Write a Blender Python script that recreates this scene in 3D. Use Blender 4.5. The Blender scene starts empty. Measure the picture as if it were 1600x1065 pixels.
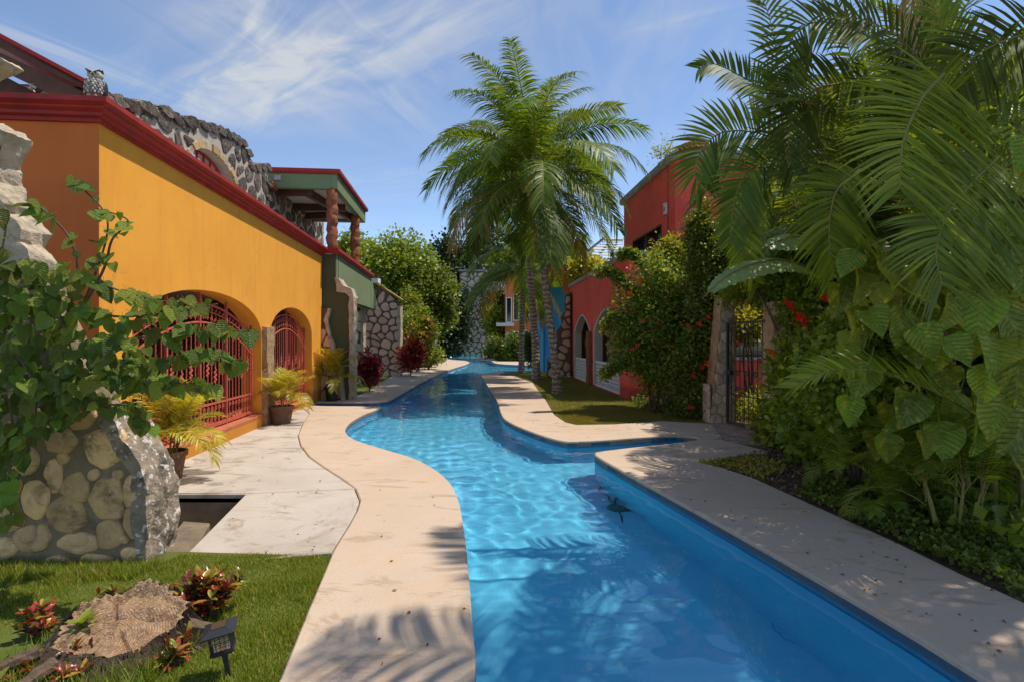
import bpy, math, random
import numpy as np
from mathutils import Vector, noise
from mathutils.geometry import tessellate_polygon

random.seed(7)
RNG = np.random.default_rng(7)
S = bpy.context.scene
COL = S.collection
PI = math.pi
R = math.radians

# ------------------------------------------------------------------ camera
F, CX, HY, CH = 850.0, 800.0, 535.0, 1.7      # focal length in photo pixels, horizon row, eye height
cam = bpy.data.cameras.new('camera')
co = bpy.data.objects.new('camera', cam); COL.objects.link(co); S.camera = co
cam.sensor_width = 36; cam.lens = F / 1600 * 36
cam.shift_y = -2.5 / 1600
cam.clip_start = 0.05; cam.clip_end = 3000
co.location = (0, 0, CH); co.rotation_euler = (PI / 2, 0, 0)

# ------------------------------------------------------------------ sun and sky
SUN_EL, SUN_AZ = R(65), R(10)                  # azimuth measured from +X towards +Y
sd = Vector((math.cos(SUN_AZ) * math.cos(SUN_EL), math.sin(SUN_AZ) * math.cos(SUN_EL), math.sin(SUN_EL)))
sl = bpy.data.lights.new('sun', 'SUN'); sl.energy = 3.4; sl.angle = R(0.53); sl.color = (1.0, 0.93, 0.82)
sl.cycles.is_caustics_light = True
so = bpy.data.objects.new('sun', sl); COL.objects.link(so)
so.rotation_euler = sd.to_track_quat('Z', 'Y').to_euler()
so.location = (20, 5, 30)

W = bpy.data.worlds.new('World'); S.world = W; W.use_nodes = True
wn = W.node_tree; wl = wn.links
bg = wn.nodes['Background']; bg.inputs[1].default_value = 0.14
sky = wn.nodes.new('ShaderNodeTexSky'); sky.sky_type = 'NISHITA'; sky.sun_disc = False
sky.sun_elevation = SUN_EL; sky.sun_rotation = R(90) - SUN_AZ
sky.air_density = 1.0; sky.dust_density = 0.0; sky.ozone_density = 0.5; sky.altitude = 2500


def wmath(op, a, b=None, c=None):
    n = wn.nodes.new('ShaderNodeMath'); n.operation = op
    for i, x in enumerate((a, b, c)):
        if x is None: continue
        if isinstance(x, (int, float)): n.inputs[i].default_value = x
        else: wl.new(x, n.inputs[i])
    return n.outputs[0]


tc = wn.nodes.new('ShaderNodeTexCoord'); sp = wn.nodes.new('ShaderNodeSeparateXYZ')
wl.new(tc.outputs['Generated'], sp.inputs[0])
zc = wmath('MAXIMUM', sp.outputs[2], 0.04)
cu = wmath('DIVIDE', sp.outputs[0], zc); cv = wmath('DIVIDE', sp.outputs[1], zc)   # the cloud layer seen as a plane overhead


def streak(A, B, wid, fibre, seed, strength, ends=0.35):
    dx, dy = B[0] - A[0], B[1] - A[1]; L = math.hypot(dx, dy); dx /= L; dy /= L
    u = wmath('SUBTRACT', cu, A[0]); v = wmath('SUBTRACT', cv, A[1])
    al = wmath('ADD', wmath('MULTIPLY', u, dx), wmath('MULTIPLY', v, dy))
    ac = wmath('SUBTRACT', wmath('MULTIPLY', v, dx), wmath('MULTIPLY', u, dy))
    cb = wn.nodes.new('ShaderNodeCombineXYZ')
    wl.new(wmath('MULTIPLY', al, 0.9), cb.inputs[0]); wl.new(wmath('MULTIPLY', ac, fibre), cb.inputs[1]); cb.inputs[2].default_value = seed
    nz = wn.nodes.new('ShaderNodeTexNoise'); nz.inputs['Scale'].default_value = 2.2; nz.inputs['Detail'].default_value = 9
    nz.inputs['Roughness'].default_value = 0.54; nz.inputs['Distortion'].default_value = 0.9
    wl.new(cb.outputs[0], nz.inputs['Vector'])
    wob = wmath('MULTIPLY', wmath('SUBTRACT', nz.outputs['Fac'], 0.5), wid * 1.6)
    g = wmath('DIVIDE', wmath('ADD', ac, wob), wid)
    g = wmath('EXPONENT', wmath('MULTIPLY', wmath('MULTIPLY', g, g), -1.0))
    s1 = wn.nodes.new('ShaderNodeMapRange'); s1.interpolation_type = 'SMOOTHSTEP'
    wl.new(al, s1.inputs[0]); s1.inputs[1].default_value = -ends; s1.inputs[2].default_value = ends
    s2 = wn.nodes.new('ShaderNodeMapRange'); s2.interpolation_type = 'SMOOTHSTEP'
    wl.new(al, s2.inputs[0]); s2.inputs[1].default_value = L + ends; s2.inputs[2].default_value = L - ends
    f = wn.nodes.new('ShaderNodeMapRange'); f.interpolation_type = 'SMOOTHSTEP'
    wl.new(nz.outputs['Fac'], f.inputs[0]); f.inputs[1].default_value = 0.25; f.inputs[2].default_value = 0.85
    m = wmath('MULTIPLY', wmath('MULTIPLY', g, f.outputs[0]), wmath('MULTIPLY', s1.outputs[0], s2.outputs[0]))
    return wmath('MULTIPLY', m, strength)


cl = streak((-1.35, 2.5), (-0.10, 1.50), 0.27, 2.2, 1.0, 1.3, 0.3)
for a in (((-1.75, 1.6), (-1.25, 2.5), 0.10, 5.0, 4.0, 0.55), ((-1.0, 1.45), (-0.55, 2.7), 0.38, 3.0, 7.0, 0.42),
          ((0.42, 1.75), (0.62, 1.68), 0.05, 5.0, 9.0, 0.6), ((-0.3, 3.2), (-1.6, 3.7), 0.35, 3.0, 12.0, 0.35),
          ((0.2, 1.3), (0.6, 3.2), 0.5, 3.0, 17.0, 0.28), ((1.5, -3), (-2.5, -1.2), 0.5, 3.0, 15.0, 0.6),
          ((-3, 0.5), (3, -0.8), 0.4, 3.0, 19.0, 0.4)):
    cl = wmath('ADD', cl, streak(*a))
cl = wmath('MINIMUM', cl, 0.85)
mx = wn.nodes.new('ShaderNodeMix'); mx.data_type = 'RGBA'
wl.new(cl, mx.inputs[0]); wl.new(sky.outputs[0], mx.inputs[6]); mx.inputs[7].default_value = (3.3, 3.4, 3.5, 1)
wl.new(mx.outputs[2], bg.inputs[0])

S.view_settings.view_transform = 'Standard'; S.view_settings.look = 'None'
S.view_settings.exposure = 0.55; S.view_settings.gamma = 1.0; S.view_settings.use_curve_mapping = False
S.cycles.max_bounces = 10; S.cycles.transparent_max_bounces = 12
S.cycles.sample_clamp_indirect = 10.0; S.cycles.blur_glossy = 0.5


# ------------------------------------------------------------------ pixel <-> place helpers
def G(px, py, z=0.0):
    Y = (CH - z) * F / (py - HY)
    return Vector(((px - CX) / F * Y, Y, z))


def P(px, py, Y):
    return Vector(((px - CX) / F * Y, Y, CH - (py - HY) / F * Y))


class Frame:                                    # a vertical plane: u along d, v up, w along the outward normal n
    def __init__(s, o, d, flip=1):
        s.o = Vector((o[0], o[1], 0)); s.d = Vector((d[0], d[1], 0)).normalized()
        s.n = Vector((s.d.y, -s.d.x, 0)) * flip

    def pt(s, u, v, w=0.0):
        return s.o + s.d * u + s.n * w + Vector((0, 0, v))

    def hit(s, px, py, w=0.0):
        a = (px - CX) / F; o = s.o + s.n * w
        u = (a * o.y - o.x) / (s.d.x - a * s.d.y); Y = o.y + s.d.y * u
        return (u, CH - (py - HY) / F * Y)

    def hits(s, L, w=0.0):
        return [s.hit(a, b, w) for a, b in L]


# ------------------------------------------------------------------ mesh helpers
class MB:
    def __init__(s): s.v = []; s.f = []

    def add(s, vs, fs):
        k = len(s.v); s.v.extend([tuple(x) for x in vs]); s.f.extend([tuple(i + k for i in f) for f in fs])

    def np(s, V, Fc):
        k = len(s.v); s.v.extend(V.tolist()); s.f.extend((np.asarray(Fc) + k).tolist())

    def box(s, a, b):
        x0, y0, z0 = a; x1, y1, z1 = b
        s.add([(x0, y0, z0), (x1, y0, z0), (x1, y1, z0), (x0, y1, z0), (x0, y0, z1), (x1, y0, z1), (x1, y1, z1), (x0, y1, z1)],
              [(0, 3, 2, 1), (4, 5, 6, 7), (0, 1, 5, 4), (1, 2, 6, 5), (2, 3, 7, 6), (3, 0, 4, 7)])

    def fbox(s, fr, u0, u1, v0, v1, w0, w1):
        c = [fr.pt(u, v, w) for w in (w0, w1) for (u, v) in ((u0, v0), (u1, v0), (u1, v1), (u0, v1))]
        s.add(c, [(0, 3, 2, 1), (4, 5, 6, 7), (0, 1, 5, 4), (1, 2, 6, 5), (2, 3, 7, 6), (3, 0, 4, 7)])

    def bar(s, a, b, w, h=None, up=(0, 0, 1)):
        a = Vector(a); b = Vector(b); h = h or w; t = (b - a).normalized(); up = Vector(up)
        if abs(t.dot(up)) > .98: up = Vector((1, 0, 0))
        x = t.cross(up).normalized() * w / 2; y = x.cross(t).normalized() * h / 2
        c = [p + q for p in (a, b) for q in (-x - y, x - y, x + y, -x + y)]
        s.add(c, [(0, 3, 2, 1), (4, 5, 6, 7), (0, 1, 5, 4), (1, 2, 6, 5), (2, 3, 7, 6), (3, 0, 4, 7)])

    def tube(s, pts, rad, n=6, cap=True, wob=0.0):
        pts = [Vector(p) for p in pts]; m = len(pts)
        if not hasattr(rad, '__len__'): rad = [rad] * m
        ref = Vector((0.3, 0.9, 0.2)); k = len(s.v); prev = None
        for i, p in enumerate(pts):
            t = (pts[min(i + 1, m - 1)] - pts[max(i - 1, 0)])
            t = t.normalized() if t.length > 1e-9 else Vector((0, 0, 1))
            x = (prev - t * prev.dot(t)) if prev is not None else t.cross(ref)
            if x.length < 1e-6: x = t.cross(Vector((1, 0, 0)))
            x.normalize(); prev = x; y = t.cross(x)
            for j in range(n):
                a = 2 * PI * j / n; r = rad[i] * (1 + wob * (random.random() - .5))
                s.v.append(tuple(p + x * math.cos(a) * r + y * math.sin(a) * r))
        for i in range(m - 1):
            for j in range(n):
                a = k + i * n + j; b = k + i * n + (j + 1) % n
                s.f.append((a, b, b + n, a + n))
        if cap:
            s.f.append(tuple(k + j for j in range(n))[::-1]); s.f.append(tuple(k + (m - 1) * n + j for j in range(n)))

    def lathe(s, prof, c=(0, 0, 0), n=16, cap=True):
        k = len(s.v)
        for r, z in prof:
            for j in range(n):
                a = 2 * PI * j / n; s.v.append((c[0] + r * math.cos(a), c[1] + r * math.sin(a), c[2] + z))
        for i in range(len(prof) - 1):
            for j in range(n):
                a = k + i * n + j; b = k + i * n + (j + 1) % n
                s.f.append((a, b, b + n, a + n))
        if cap:
            s.f.append(tuple(k + j for j in range(n))[::-1]); s.f.append(tuple(k + (len(prof) - 1) * n + j for j in range(n)))

    def ball(s, c, r, n=8, m=6, sq=(1, 1, 1)):
        V = []
        for i in range(m + 1):
            th = PI * i / m
            for j in range(n):
                a = 2 * PI * j / n
                V.append((c[0] + r * sq[0] * math.sin(th) * math.cos(a), c[1] + r * sq[1] * math.sin(th) * math.sin(a), c[2] - r * sq[2] * math.cos(th)))
        s.add(V, [(i * n + j, i * n + (j + 1) % n, (i + 1) * n + (j + 1) % n, (i + 1) * n + j) for i in range(m) for j in range(n)])

    def slab(s, fr, loops, w0, w1):               # extruded polygon with holes in a vertical frame
        flat = [q for L in loops for q in L]
        tri = tessellate_polygon([[Vector((a, b, 0)) for a, b in L] for L in loops])
        N = len(flat)
        s.add([fr.pt(a, b, w1) for a, b in flat] + [fr.pt(a, b, w0) for a, b in flat],
              [tuple(t) for t in tri] + [tuple(i + N for i in t[::-1]) for t in tri])
        k = len(s.v) - 2 * N; st = 0
        for L in loops:
            m = len(L)
            for i in range(m):
                a = st + i; b = st + (i + 1) % m
                s.f.append((k + a, k + b, k + b + N, k + a + N))
            st += m

    def prism(s, poly, z0, z1, holes=(), bev=0.0, bottom=False):   # horizontal polygon; z1 may be a function
        loops = [poly] + list(holes)
        flat = [q for L in loops for q in L]; N = len(flat)
        zf = z1 if callable(z1) else (lambda x, y: z1)
        tri = tessellate_polygon([[Vector((q[0], q[1], 0)) for q in L] for L in loops])
        inner = flat
        if bev:
            inner = []
            for L in loops:
                m = len(L); ar = sum(L[i][0] * L[(i + 1) % m][1] - L[(i + 1) % m][0] * L[i][1] for i in range(m)); sg = 1 if ar > 0 else -1
                for i in range(m):
                    a = Vector(L[i - 1][:2]); b = Vector(L[i][:2]); c = Vector(L[(i + 1) % m][:2])
                    t = (c - a); t = t.normalized() if t.length > 1e-9 else Vector((1, 0))
                    inner.append((b.x - t.y * sg * bev, b.y + t.x * sg * bev))
        k = len(s.v)
        s.v += [(q[0], q[1], zf(q[0], q[1])) for q in inner]
        for t in tri: s.f.append(tuple(k + i for i in t))
        st = 0
        if bev:
            k2 = len(s.v); s.v += [(q[0], q[1], zf(q[0], q[1]) - bev) for q in flat]
        else: k2 = k
        k3 = len(s.v); s.v += [(q[0], q[1], z0) for q in flat]
        for L in loops:
            m = len(L)
            for i in range(m):
                a = st + i; b = st + (i + 1) % m
                if bev: s.f.append((k + a, k + b, k2 + b, k2 + a))
                s.f.append((k2 + a, k2 + b, k3 + b, k3 + a))
            st += m
        if bottom:
            for t in tri: s.f.append(tuple(k3 + i for i in t[::-1]))

    def mesh(s, name, mat=None, smooth=False):
        me = bpy.data.meshes.new(name); me.from_pydata(s.v, [], s.f)
        if smooth: me.polygons.foreach_set('use_smooth', [True] * len(me.polygons))
        if mat:
            for x in (mat if isinstance(mat, (list, tuple)) else [mat]): me.materials.append(x)
        me.update(); return me


def npmesh(name, V, T, mat, smooth=False):         # fast path: V (n,3), T (m,k)
    me = bpy.data.meshes.new(name); V = np.ascontiguousarray(V, dtype=np.float32); T = np.ascontiguousarray(T, dtype=np.int32)
    m, k = T.shape
    me.vertices.add(len(V)); me.vertices.foreach_set('co', V.ravel())
    me.loops.add(m * k); me.loops.foreach_set('vertex_index', T.ravel())
    me.polygons.add(m); me.polygons.foreach_set('loop_start', np.arange(0, m * k, k, dtype=np.int32))
    me.polygons.foreach_set('loop_total', np.full(m, k, dtype=np.int32))
    if smooth: me.polygons.foreach_set('use_smooth', np.ones(m, dtype=bool))
    for x in (mat if isinstance(mat, (list, tuple)) else [mat]): me.materials.append(x)
    me.update(calc_edges=True); return me


def obj(name, me, parent=None, mat=None, kind=None, smooth=False, label=None, world=True):
    if isinstance(me, MB): me = me.mesh(name, mat, smooth)
    o = bpy.data.objects.new(name, me); COL.objects.link(o)
    if parent is not None:
        o.parent = parent
        if world and parent.type == 'EMPTY': o.location = -parent.location
    if kind: o['kind'] = kind
    if label: o['label'] = label
    return o


def thing(name, label, cat, loc=(0, 0, 0), group=None):
    o = bpy.data.objects.new(name, None); COL.objects.link(o); o.location = loc
    o.empty_display_size = .1
    o['label'] = label; o['category'] = cat
    if group: o['group'] = group
    return o


def tag(o, label, cat, group=None):
    o['label'] = label; o['category'] = cat
    if group: o['group'] = group
    return o


def struct(name, me, mat=None, smooth=False, parent=None):
    return obj(name, me, parent, mat, 'structure' if parent is None else None, smooth)


def chaikin(L, it=1, closed=True):
    for _ in range(it):
        o = []; m = len(L)
        for i in range(m if closed else m - 1):
            a = L[i]; b = L[(i + 1) % m]
            o.append(tuple(a[k] * .75 + b[k] * .25 for k in range(len(a)))); o.append(tuple(a[k] * .25 + b[k] * .75 for k in range(len(a))))
        L = o
    return L


def catmull(pts, n=8):
    pts = [Vector(p) for p in pts]; P_ = [pts[0] * 2 - pts[1]] + pts + [pts[-1] * 2 - pts[-2]]; out = []
    for i in range(1, len(P_) - 2):
        p0, p1, p2, p3 = P_[i - 1:i + 3]
        for k in range(n):
            t = k / n
            out.append(.5 * ((2 * p1) + (p2 - p0) * t + (2 * p0 - 5 * p1 + 4 * p2 - p3) * t * t + (3 * p1 - p0 - 3 * p2 + p3) * t ** 3))
    out.append(pts[-1]); return out


def inpoly(X, Y, poly):
    X = np.asarray(X); Y = np.asarray(Y); c = np.zeros(X.shape, bool); m = len(poly)
    for i in range(m):
        x1, y1 = poly[i][0], poly[i][1]; x2, y2 = poly[(i + 1) % m][0], poly[(i + 1) % m][1]
        if y1 == y2: continue
        t = ((y1 > Y) != (y2 > Y)) & (X < (x2 - x1) * (Y - y1) / (y2 - y1) + x1)
        c ^= t
    return c


# ------------------------------------------------------------------ materials
def newmat(name):
    m = bpy.data.materials.new(name); m.use_nodes = True
    return m, m.node_tree, m.node_tree.nodes['Principled BSDF']


def nd(t, typ, **kw):
    n = t.nodes.new(typ)
    for k, v in kw.items():
        if k in n.inputs: n.inputs[k].default_value = v
        else: setattr(n, k, v)
    return n


def mixc(t, fac, a, b, mode='MIX'):
    n = t.nodes.new('ShaderNodeMix'); n.data_type = 'RGBA'; n.blend_type = mode
    for i, x in ((0, fac), (6, a), (7, b)):
        if isinstance(x, (int, float)): n.inputs[i].default_value = x
        elif isinstance(x, tuple): n.inputs[i].default_value = (*x[:3], 1)
        else: t.links.new(x, n.inputs[i])
    return n.outputs[2]


def ramp(t, x, stops, interp='LINEAR'):
    n = t.nodes.new('ShaderNodeValToRGB'); n.color_ramp.interpolation = interp
    while len(n.color_ramp.elements) < len(stops): n.color_ramp.elements.new(.5)
    for e, (p, c) in zip(n.color_ramp.elements, stops):
        e.position = p; e.color = (*c, 1) if hasattr(c, '__len__') else (c, c, c, 1)
    t.links.new(x, n.inputs[0]); return n.outputs[0]


def pmat(name, c1, c2=None, scale=3.0, rough=.75, bump=.2, bscale=40.0, stain=None, sscale=1.2, samt=.5, spec=.3, objvar=0.0, metal=0.0,
         speck=None, speckscale=30.0, speckw=.1):
    m, t, b = newmat(name); L = t.links
    c2 = c2 or tuple(x * .8 for x in c1)
    tc = nd(t, 'ShaderNodeTexCoord')
    n1 = nd(t, 'ShaderNodeTexNoise', Scale=scale, Detail=6.0, Roughness=.6); L.new(tc.outputs['Object'], n1.inputs['Vector'])
    c = ramp(t, n1.outputs['Fac'], [(.3, c1), (.7, c2)])
    if stain:
        n2 = nd(t, 'ShaderNodeTexNoise', Scale=sscale, Detail=8.0, Roughness=.7, Distortion=.6); L.new(tc.outputs['Object'], n2.inputs['Vector'])
        f = ramp(t, n2.outputs['Fac'], [(.5, 0.), (.68, samt)])
        c = mixc(t, f, c, stain)
    if speck:
        n4 = nd(t, 'ShaderNodeTexNoise', Scale=speckscale, Detail=3.0, Roughness=.6); L.new(tc.outputs['Object'], n4.inputs['Vector'])
        c = mixc(t, ramp(t, n4.outputs['Fac'], [(.55, 0.), (.55 + speckw, 1.)]), c, speck)
    if objvar:
        oi = nd(t, 'ShaderNodeObjectInfo')
        h = nd(t, 'ShaderNodeHueSaturation'); L.new(c, h.inputs['Color'])
        mr = nd(t, 'ShaderNodeMapRange'); L.new(oi.outputs['Random'], mr.inputs[0]); mr.inputs[3].default_value = 1 - objvar; mr.inputs[4].default_value = 1 + objvar
        L.new(mr.outputs[0], h.inputs['Value']); c = h.outputs[0]
    L.new(c, b.inputs['Base Color']); b.inputs['Roughness'].default_value = rough
    b.inputs['Specular IOR Level'].default_value = spec; b.inputs['Metallic'].default_value = metal
    if bump:
        n3 = nd(t, 'ShaderNodeTexNoise', Scale=bscale, Detail=6.0, Roughness=.65); L.new(tc.outputs['Object'], n3.inputs['Vector'])
        bp = nd(t, 'ShaderNodeBump', Strength=bump, Distance=.02); L.new(n3.outputs['Fac'], bp.inputs['Height']); L.new(bp.outputs[0], b.inputs['Normal'])
    return m


def streaks(m, col, amt=.35, sc=5.0):
    t = m.node_tree; b = t.nodes['Principled BSDF']; src = b.inputs['Base Color'].links[0].from_socket
    tc = nd(t, 'ShaderNodeTexCoord'); mp = nd(t, 'ShaderNodeMapping'); mp.inputs['Scale'].default_value = (1, 1, .09); t.links.new(tc.outputs['Object'], mp.inputs[0])
    n = nd(t, 'ShaderNodeTexNoise', Scale=sc, Detail=7.0, Roughness=.65); t.links.new(mp.outputs[0], n.inputs['Vector'])
    n2 = nd(t, 'ShaderNodeTexNoise', Scale=2.3, Detail=9.0, Roughness=.7, Distortion=1.0); t.links.new(tc.outputs['Object'], n2.inputs['Vector'])
    c = mixc(t, ramp(t, n.outputs['Fac'], [(.52, 0.), (.75, amt)]), src, col); c = mixc(t, ramp(t, n2.outputs['Fac'], [(.60, 0.), (.66, amt * .8)]), c, tuple(x * .8 + .05 for x in col))
    sx = nd(t, 'ShaderNodeSeparateXYZ'); t.links.new(tc.outputs['Object'], sx.inputs[0]); ad = nd(t, 'ShaderNodeMath', operation='MULTIPLY_ADD'); t.links.new(n2.outputs['Fac'], ad.inputs[0]); ad.inputs[1].default_value = -.5; t.links.new(sx.outputs[2], ad.inputs[2])
    c = mixc(t, ramp(t, ad.outputs[0], [(0, .55), (.12, 0.)]), c, tuple(x * .5 for x in col))
    t.links.new(c, b.inputs['Base Color'])


def leafmat(name, stops, trans=.3, rough=.42, tcol=None, spec=.4, objv=.25, patch=None, pscale=3.0, veins=0):
    m = leafmat0(name, stops, trans, rough, tcol, spec, objv, patch, pscale)
    if veins:
        t = m.node_tree; b = t.nodes['Principled BSDF']; tc = nd(t, 'ShaderNodeTexCoord'); sx = nd(t, 'ShaderNodeSeparateXYZ'); t.links.new(tc.outputs['Object'], sx.inputs[0])
        def mt(op, a, b_, c_=None):
            n = nd(t, 'ShaderNodeMath', operation=op)
            for i, x in enumerate((a, b_, c_)):
                if x is None: continue
                if isinstance(x, (int, float)): n.inputs[i].default_value = x
                else: t.links.new(x, n.inputs[i])
            return n.outputs[0]
        ax_ = mt('ABSOLUTE', sx.outputs[0], 0); k = mt('SINE', mt('MULTIPLY', mt('SUBTRACT', sx.outputs[1], mt('MULTIPLY', ax_, .8)), veins), 0)
        k = mt('POWER', mt('MULTIPLY_ADD', k, .5, .5), 6.0); mid = mt('LESS_THAN', ax_, .018); v = mt('MAXIMUM', k, mid)
        src = b.inputs['Base Color'].links[0].from_socket; t.links.new(mixc(t, mt('MULTIPLY', v, .35), src, (.32, .38, .10)), b.inputs['Base Color'])
        nz = nd(t, 'ShaderNodeTexNoise', Scale=6., Detail=3.); t.links.new(tc.outputs['Object'], nz.inputs['Vector'])
        bp = nd(t, 'ShaderNodeBump', Strength=.7, Distance=.02); t.links.new(mt('ADD', mt('MULTIPLY', v, -1.0), mt('MULTIPLY', nz.outputs['Fac'], 1.5)), bp.inputs['Height']); t.links.new(bp.outputs[0], b.inputs['Normal'])
    return m


def leafmat0(name, stops, trans=.3, rough=.42, tcol=None, spec=.4, objv=.25, patch=None, pscale=3.0):
    m, t, b = newmat(name); L = t.links
    g = nd(t, 'ShaderNodeNewGeometry'); c = ramp(t, g.outputs['Random Per Island'], stops)
    oi = nd(t, 'ShaderNodeObjectInfo'); h = nd(t, 'ShaderNodeHueSaturation'); L.new(c, h.inputs['Color'])
    mr = nd(t, 'ShaderNodeMapRange'); L.new(oi.outputs['Random'], mr.inputs[0]); mr.inputs[3].default_value = 1 - objv; mr.inputs[4].default_value = 1 + objv
    L.new(mr.outputs[0], h.inputs['Value']); wn_ = nd(t, 'ShaderNodeTexWhiteNoise', noise_dimensions='1D'); L.new(oi.outputs['Random'], wn_.inputs['W'])
    m2 = nd(t, 'ShaderNodeMapRange'); L.new(wn_.outputs['Value'], m2.inputs[0]); m2.inputs[3].default_value = .5 - .1 * objv; m2.inputs[4].default_value = .5 + .03 * objv; L.new(m2.outputs[0], h.inputs['Hue']); c = h.outputs[0]
    if patch:
        tcn = nd(t, 'ShaderNodeTexCoord'); n = nd(t, 'ShaderNodeTexNoise', Scale=pscale, Detail=4.0, Roughness=.6)
        L.new(tcn.outputs['Object'], n.inputs['Vector'])
        c = mixc(t, ramp(t, n.outputs['Fac'], [(.48, 0.), (.66, .85)]), c, patch)
    L.new(c, b.inputs['Base Color']); b.inputs['Roughness'].default_value = rough; b.inputs['Specular IOR Level'].default_value = spec
    tr = nd(t, 'ShaderNodeBsdfTranslucent'); L.new(mixc(t, 1.0, c, tcol or (1.9, 1.65, .5), 'MULTIPLY'), tr.inputs['Color'])
    ms = nd(t, 'ShaderNodeMixShader'); ms.inputs[0].default_value = trans
    L.new(b.outputs[0], ms.inputs[1]); L.new(tr.outputs[0], ms.inputs[2]); L.new(ms.outputs[0], t.nodes['Material Output'].inputs['Surface'])
    return m


M = {}
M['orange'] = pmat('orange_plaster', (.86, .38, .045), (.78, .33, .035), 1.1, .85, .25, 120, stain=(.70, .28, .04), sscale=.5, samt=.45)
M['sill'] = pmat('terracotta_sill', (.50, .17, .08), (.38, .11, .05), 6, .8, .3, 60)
M['brown'] = pmat('shaded_orange_plaster', (.72, .19, .045), (.66, .17, .04), 1.3, .85, .2, 100)  # orange building's end wall, its shade put into the colour as brown
M['cornice'] = pmat('red_paint', (.42, .035, .025), (.30, .02, .016), 2.5, .55, .25, 50, stain=(.16, .03, .02), sscale=3, samt=.6)
M['red'] = pmat('red_plaster', (.90, .13, .085), (.84, .11, .07), .8, .85, .2, 120, stain=(.5, .04, .03), sscale=.6, samt=.4)
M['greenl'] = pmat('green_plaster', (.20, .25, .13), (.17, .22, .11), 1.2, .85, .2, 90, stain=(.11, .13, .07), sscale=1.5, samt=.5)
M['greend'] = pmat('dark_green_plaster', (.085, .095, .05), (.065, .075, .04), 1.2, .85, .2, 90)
M['blue'] = pmat('blue_plaster', (.06, .36, .66), (.05, .30, .60), 1, .8, .15, 60)
M['blue2'] = pmat('pale_blue_plaster', (.16, .55, .78), (.14, .48, .72), 1, .8, .15, 60)
M['farorange'] = pmat('far_orange_plaster', (.66, .22, .06), (.58, .18, .05), 1, .85, .1, 30)
M['grey'] = pmat('grey_coping', (.40, .38, .35), (.30, .28, .26), 3, .85, .3, 60)
M['white'] = pmat('white_paint', (.78, .76, .72), (.68, .66, .62), 4, .6, .1, 60)
M['mortar'] = pmat('mortar', (.50, .44, .37), (.38, .33, .28), 6, .95, .8, 45)
M['mortard'] = pmat('brown_mortar', (.17, .11, .075), (.13, .085, .06), 6, .95, .8, 45)
M['mortarf'] = pmat('foreground_mortar', (.33, .25, .16), (.23, .175, .11), 5, .95, .9, 35, stain=(.05, .045, .03), sscale=2.5, samt=.7)
M['stone_dark'] = pmat('dark_lava_stone', (.05, .038, .03), (.15, .115, .09), 9, .9, 1.0, 28, objvar=.45, speck=(.32, .29, .26), speckscale=22, speckw=.12)
M['stone_pink'] = pmat('pink_stone', (.66, .43, .30), (.54, .34, .24), 7, .9, .6, 30, objvar=.2)
M['stone_pale'] = pmat('pale_stone', (.68, .60, .45), (.56, .49, .37), 4, .9, .3, 20, objvar=.25)
M['ochre_stone'] = pmat('ochre_stone', (.52, .36, .17), (.38, .26, .13), 7, .9, .6, 30, objvar=.3)
M['stone_cream'] = pmat('cream_stone', (.86, .56, .27), (.66, .42, .2), 7, .9, 1.0, 26, stain=(.075, .06, .04), sscale=5, samt=.9, objvar=.35)
M['rock'] = pmat('weathered_rock', (.36, .28, .20), (.20, .155, .115), 6, .92, 1.0, 22, stain=(.04, .036, .032), sscale=3.2, samt=.98, speck=(.62, .57, .50), speckscale=17, speckw=.08)
M['rock_light'] = pmat('pale_rock', (.60, .49, .35), (.38, .30, .21), 7, .92, 1.0, 20, stain=(.10, .09, .08), sscale=6, samt=.8)
M['pillar'] = pmat('carved_stone_pillar', (.50, .33, .17), (.34, .20, .10), 8, .9, 1.0, 30, stain=(.12, .08, .05), sscale=7, samt=.7)
M['brick_stone'] = pmat('gate_post_stone', (.58, .45, .31), (.42, .32, .22), 7, .9, .8, 40, stain=(.09, .08, .05), sscale=5, samt=.8, objvar=.25)
M['wood'] = pmat('brown_timber', (.13, .055, .03), (.08, .035, .02), 5, .6, .4, 30)
M['bark_col'] = pmat('red_log_column', (.36, .12, .055), (.20, .06, .03), 12, .85, 1.0, 22)
M['iron_red'] = pmat('salmon_iron', (.55, .12, .075), (.46, .09, .06), 5, .5, .2, 60)
M['iron_dark'] = pmat('dark_iron', (.05, .038, .032), (.03, .024, .02), 6, .5, .2, 60, spec=.5)
M['black'] = pmat('black_plastic', (.018, .018, .02), (.025, .025, .028), 6, .45, .1, 60, spec=.5)
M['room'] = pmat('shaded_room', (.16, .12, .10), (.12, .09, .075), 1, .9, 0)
M['ceiling'] = pmat('white_ceiling', (.55, .53, .47), (.48, .46, .42), 1, .9, .1)
M['pot'] = pmat('clay_pot', (.20, .105, .07), (.13, .07, .05), 8, .7, .3, 50)
M['soil'] = pmat('soil', (.13, .08, .05), (.065, .042, .028), 6, .95, 1.0, 40, stain=(.16, .11, .07), sscale=14, samt=.6)
M['earth'] = pmat('ground_earth', (.16, .12, .075), (.09, .08, .045), 1.5, .95, .6, 30)
M['turf'] = pmat('turf', (.13, .16, .025), (.09, .11, .016), 5, .95, .8, 90, stain=(.20, .16, .06), sscale=1.5, samt=.4)
M['stump'] = pmat('cut_wood', (.52, .32, .17), (.32, .18, .09), 18, .9, 1.0, 70, stain=(.09, .05, .03), sscale=9, samt=.9, speck=(.50, .38, .26), speckscale=55, speckw=.08)
M['barkd'] = pmat('stump_bark', (.20, .135, .085), (.07, .045, .03), 14, .95, 1.0, 30)
M['tile'] = pmat('red_clay_tile', (.40, .10, .05), (.28, .07, .035), 6, .8, .4, 30, objvar=.2)
M['rooftile'] = pmat('red_roof_sheet', (.42, .03, .02), (.34, .025, .018), 3, .6, .2, 30)
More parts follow.
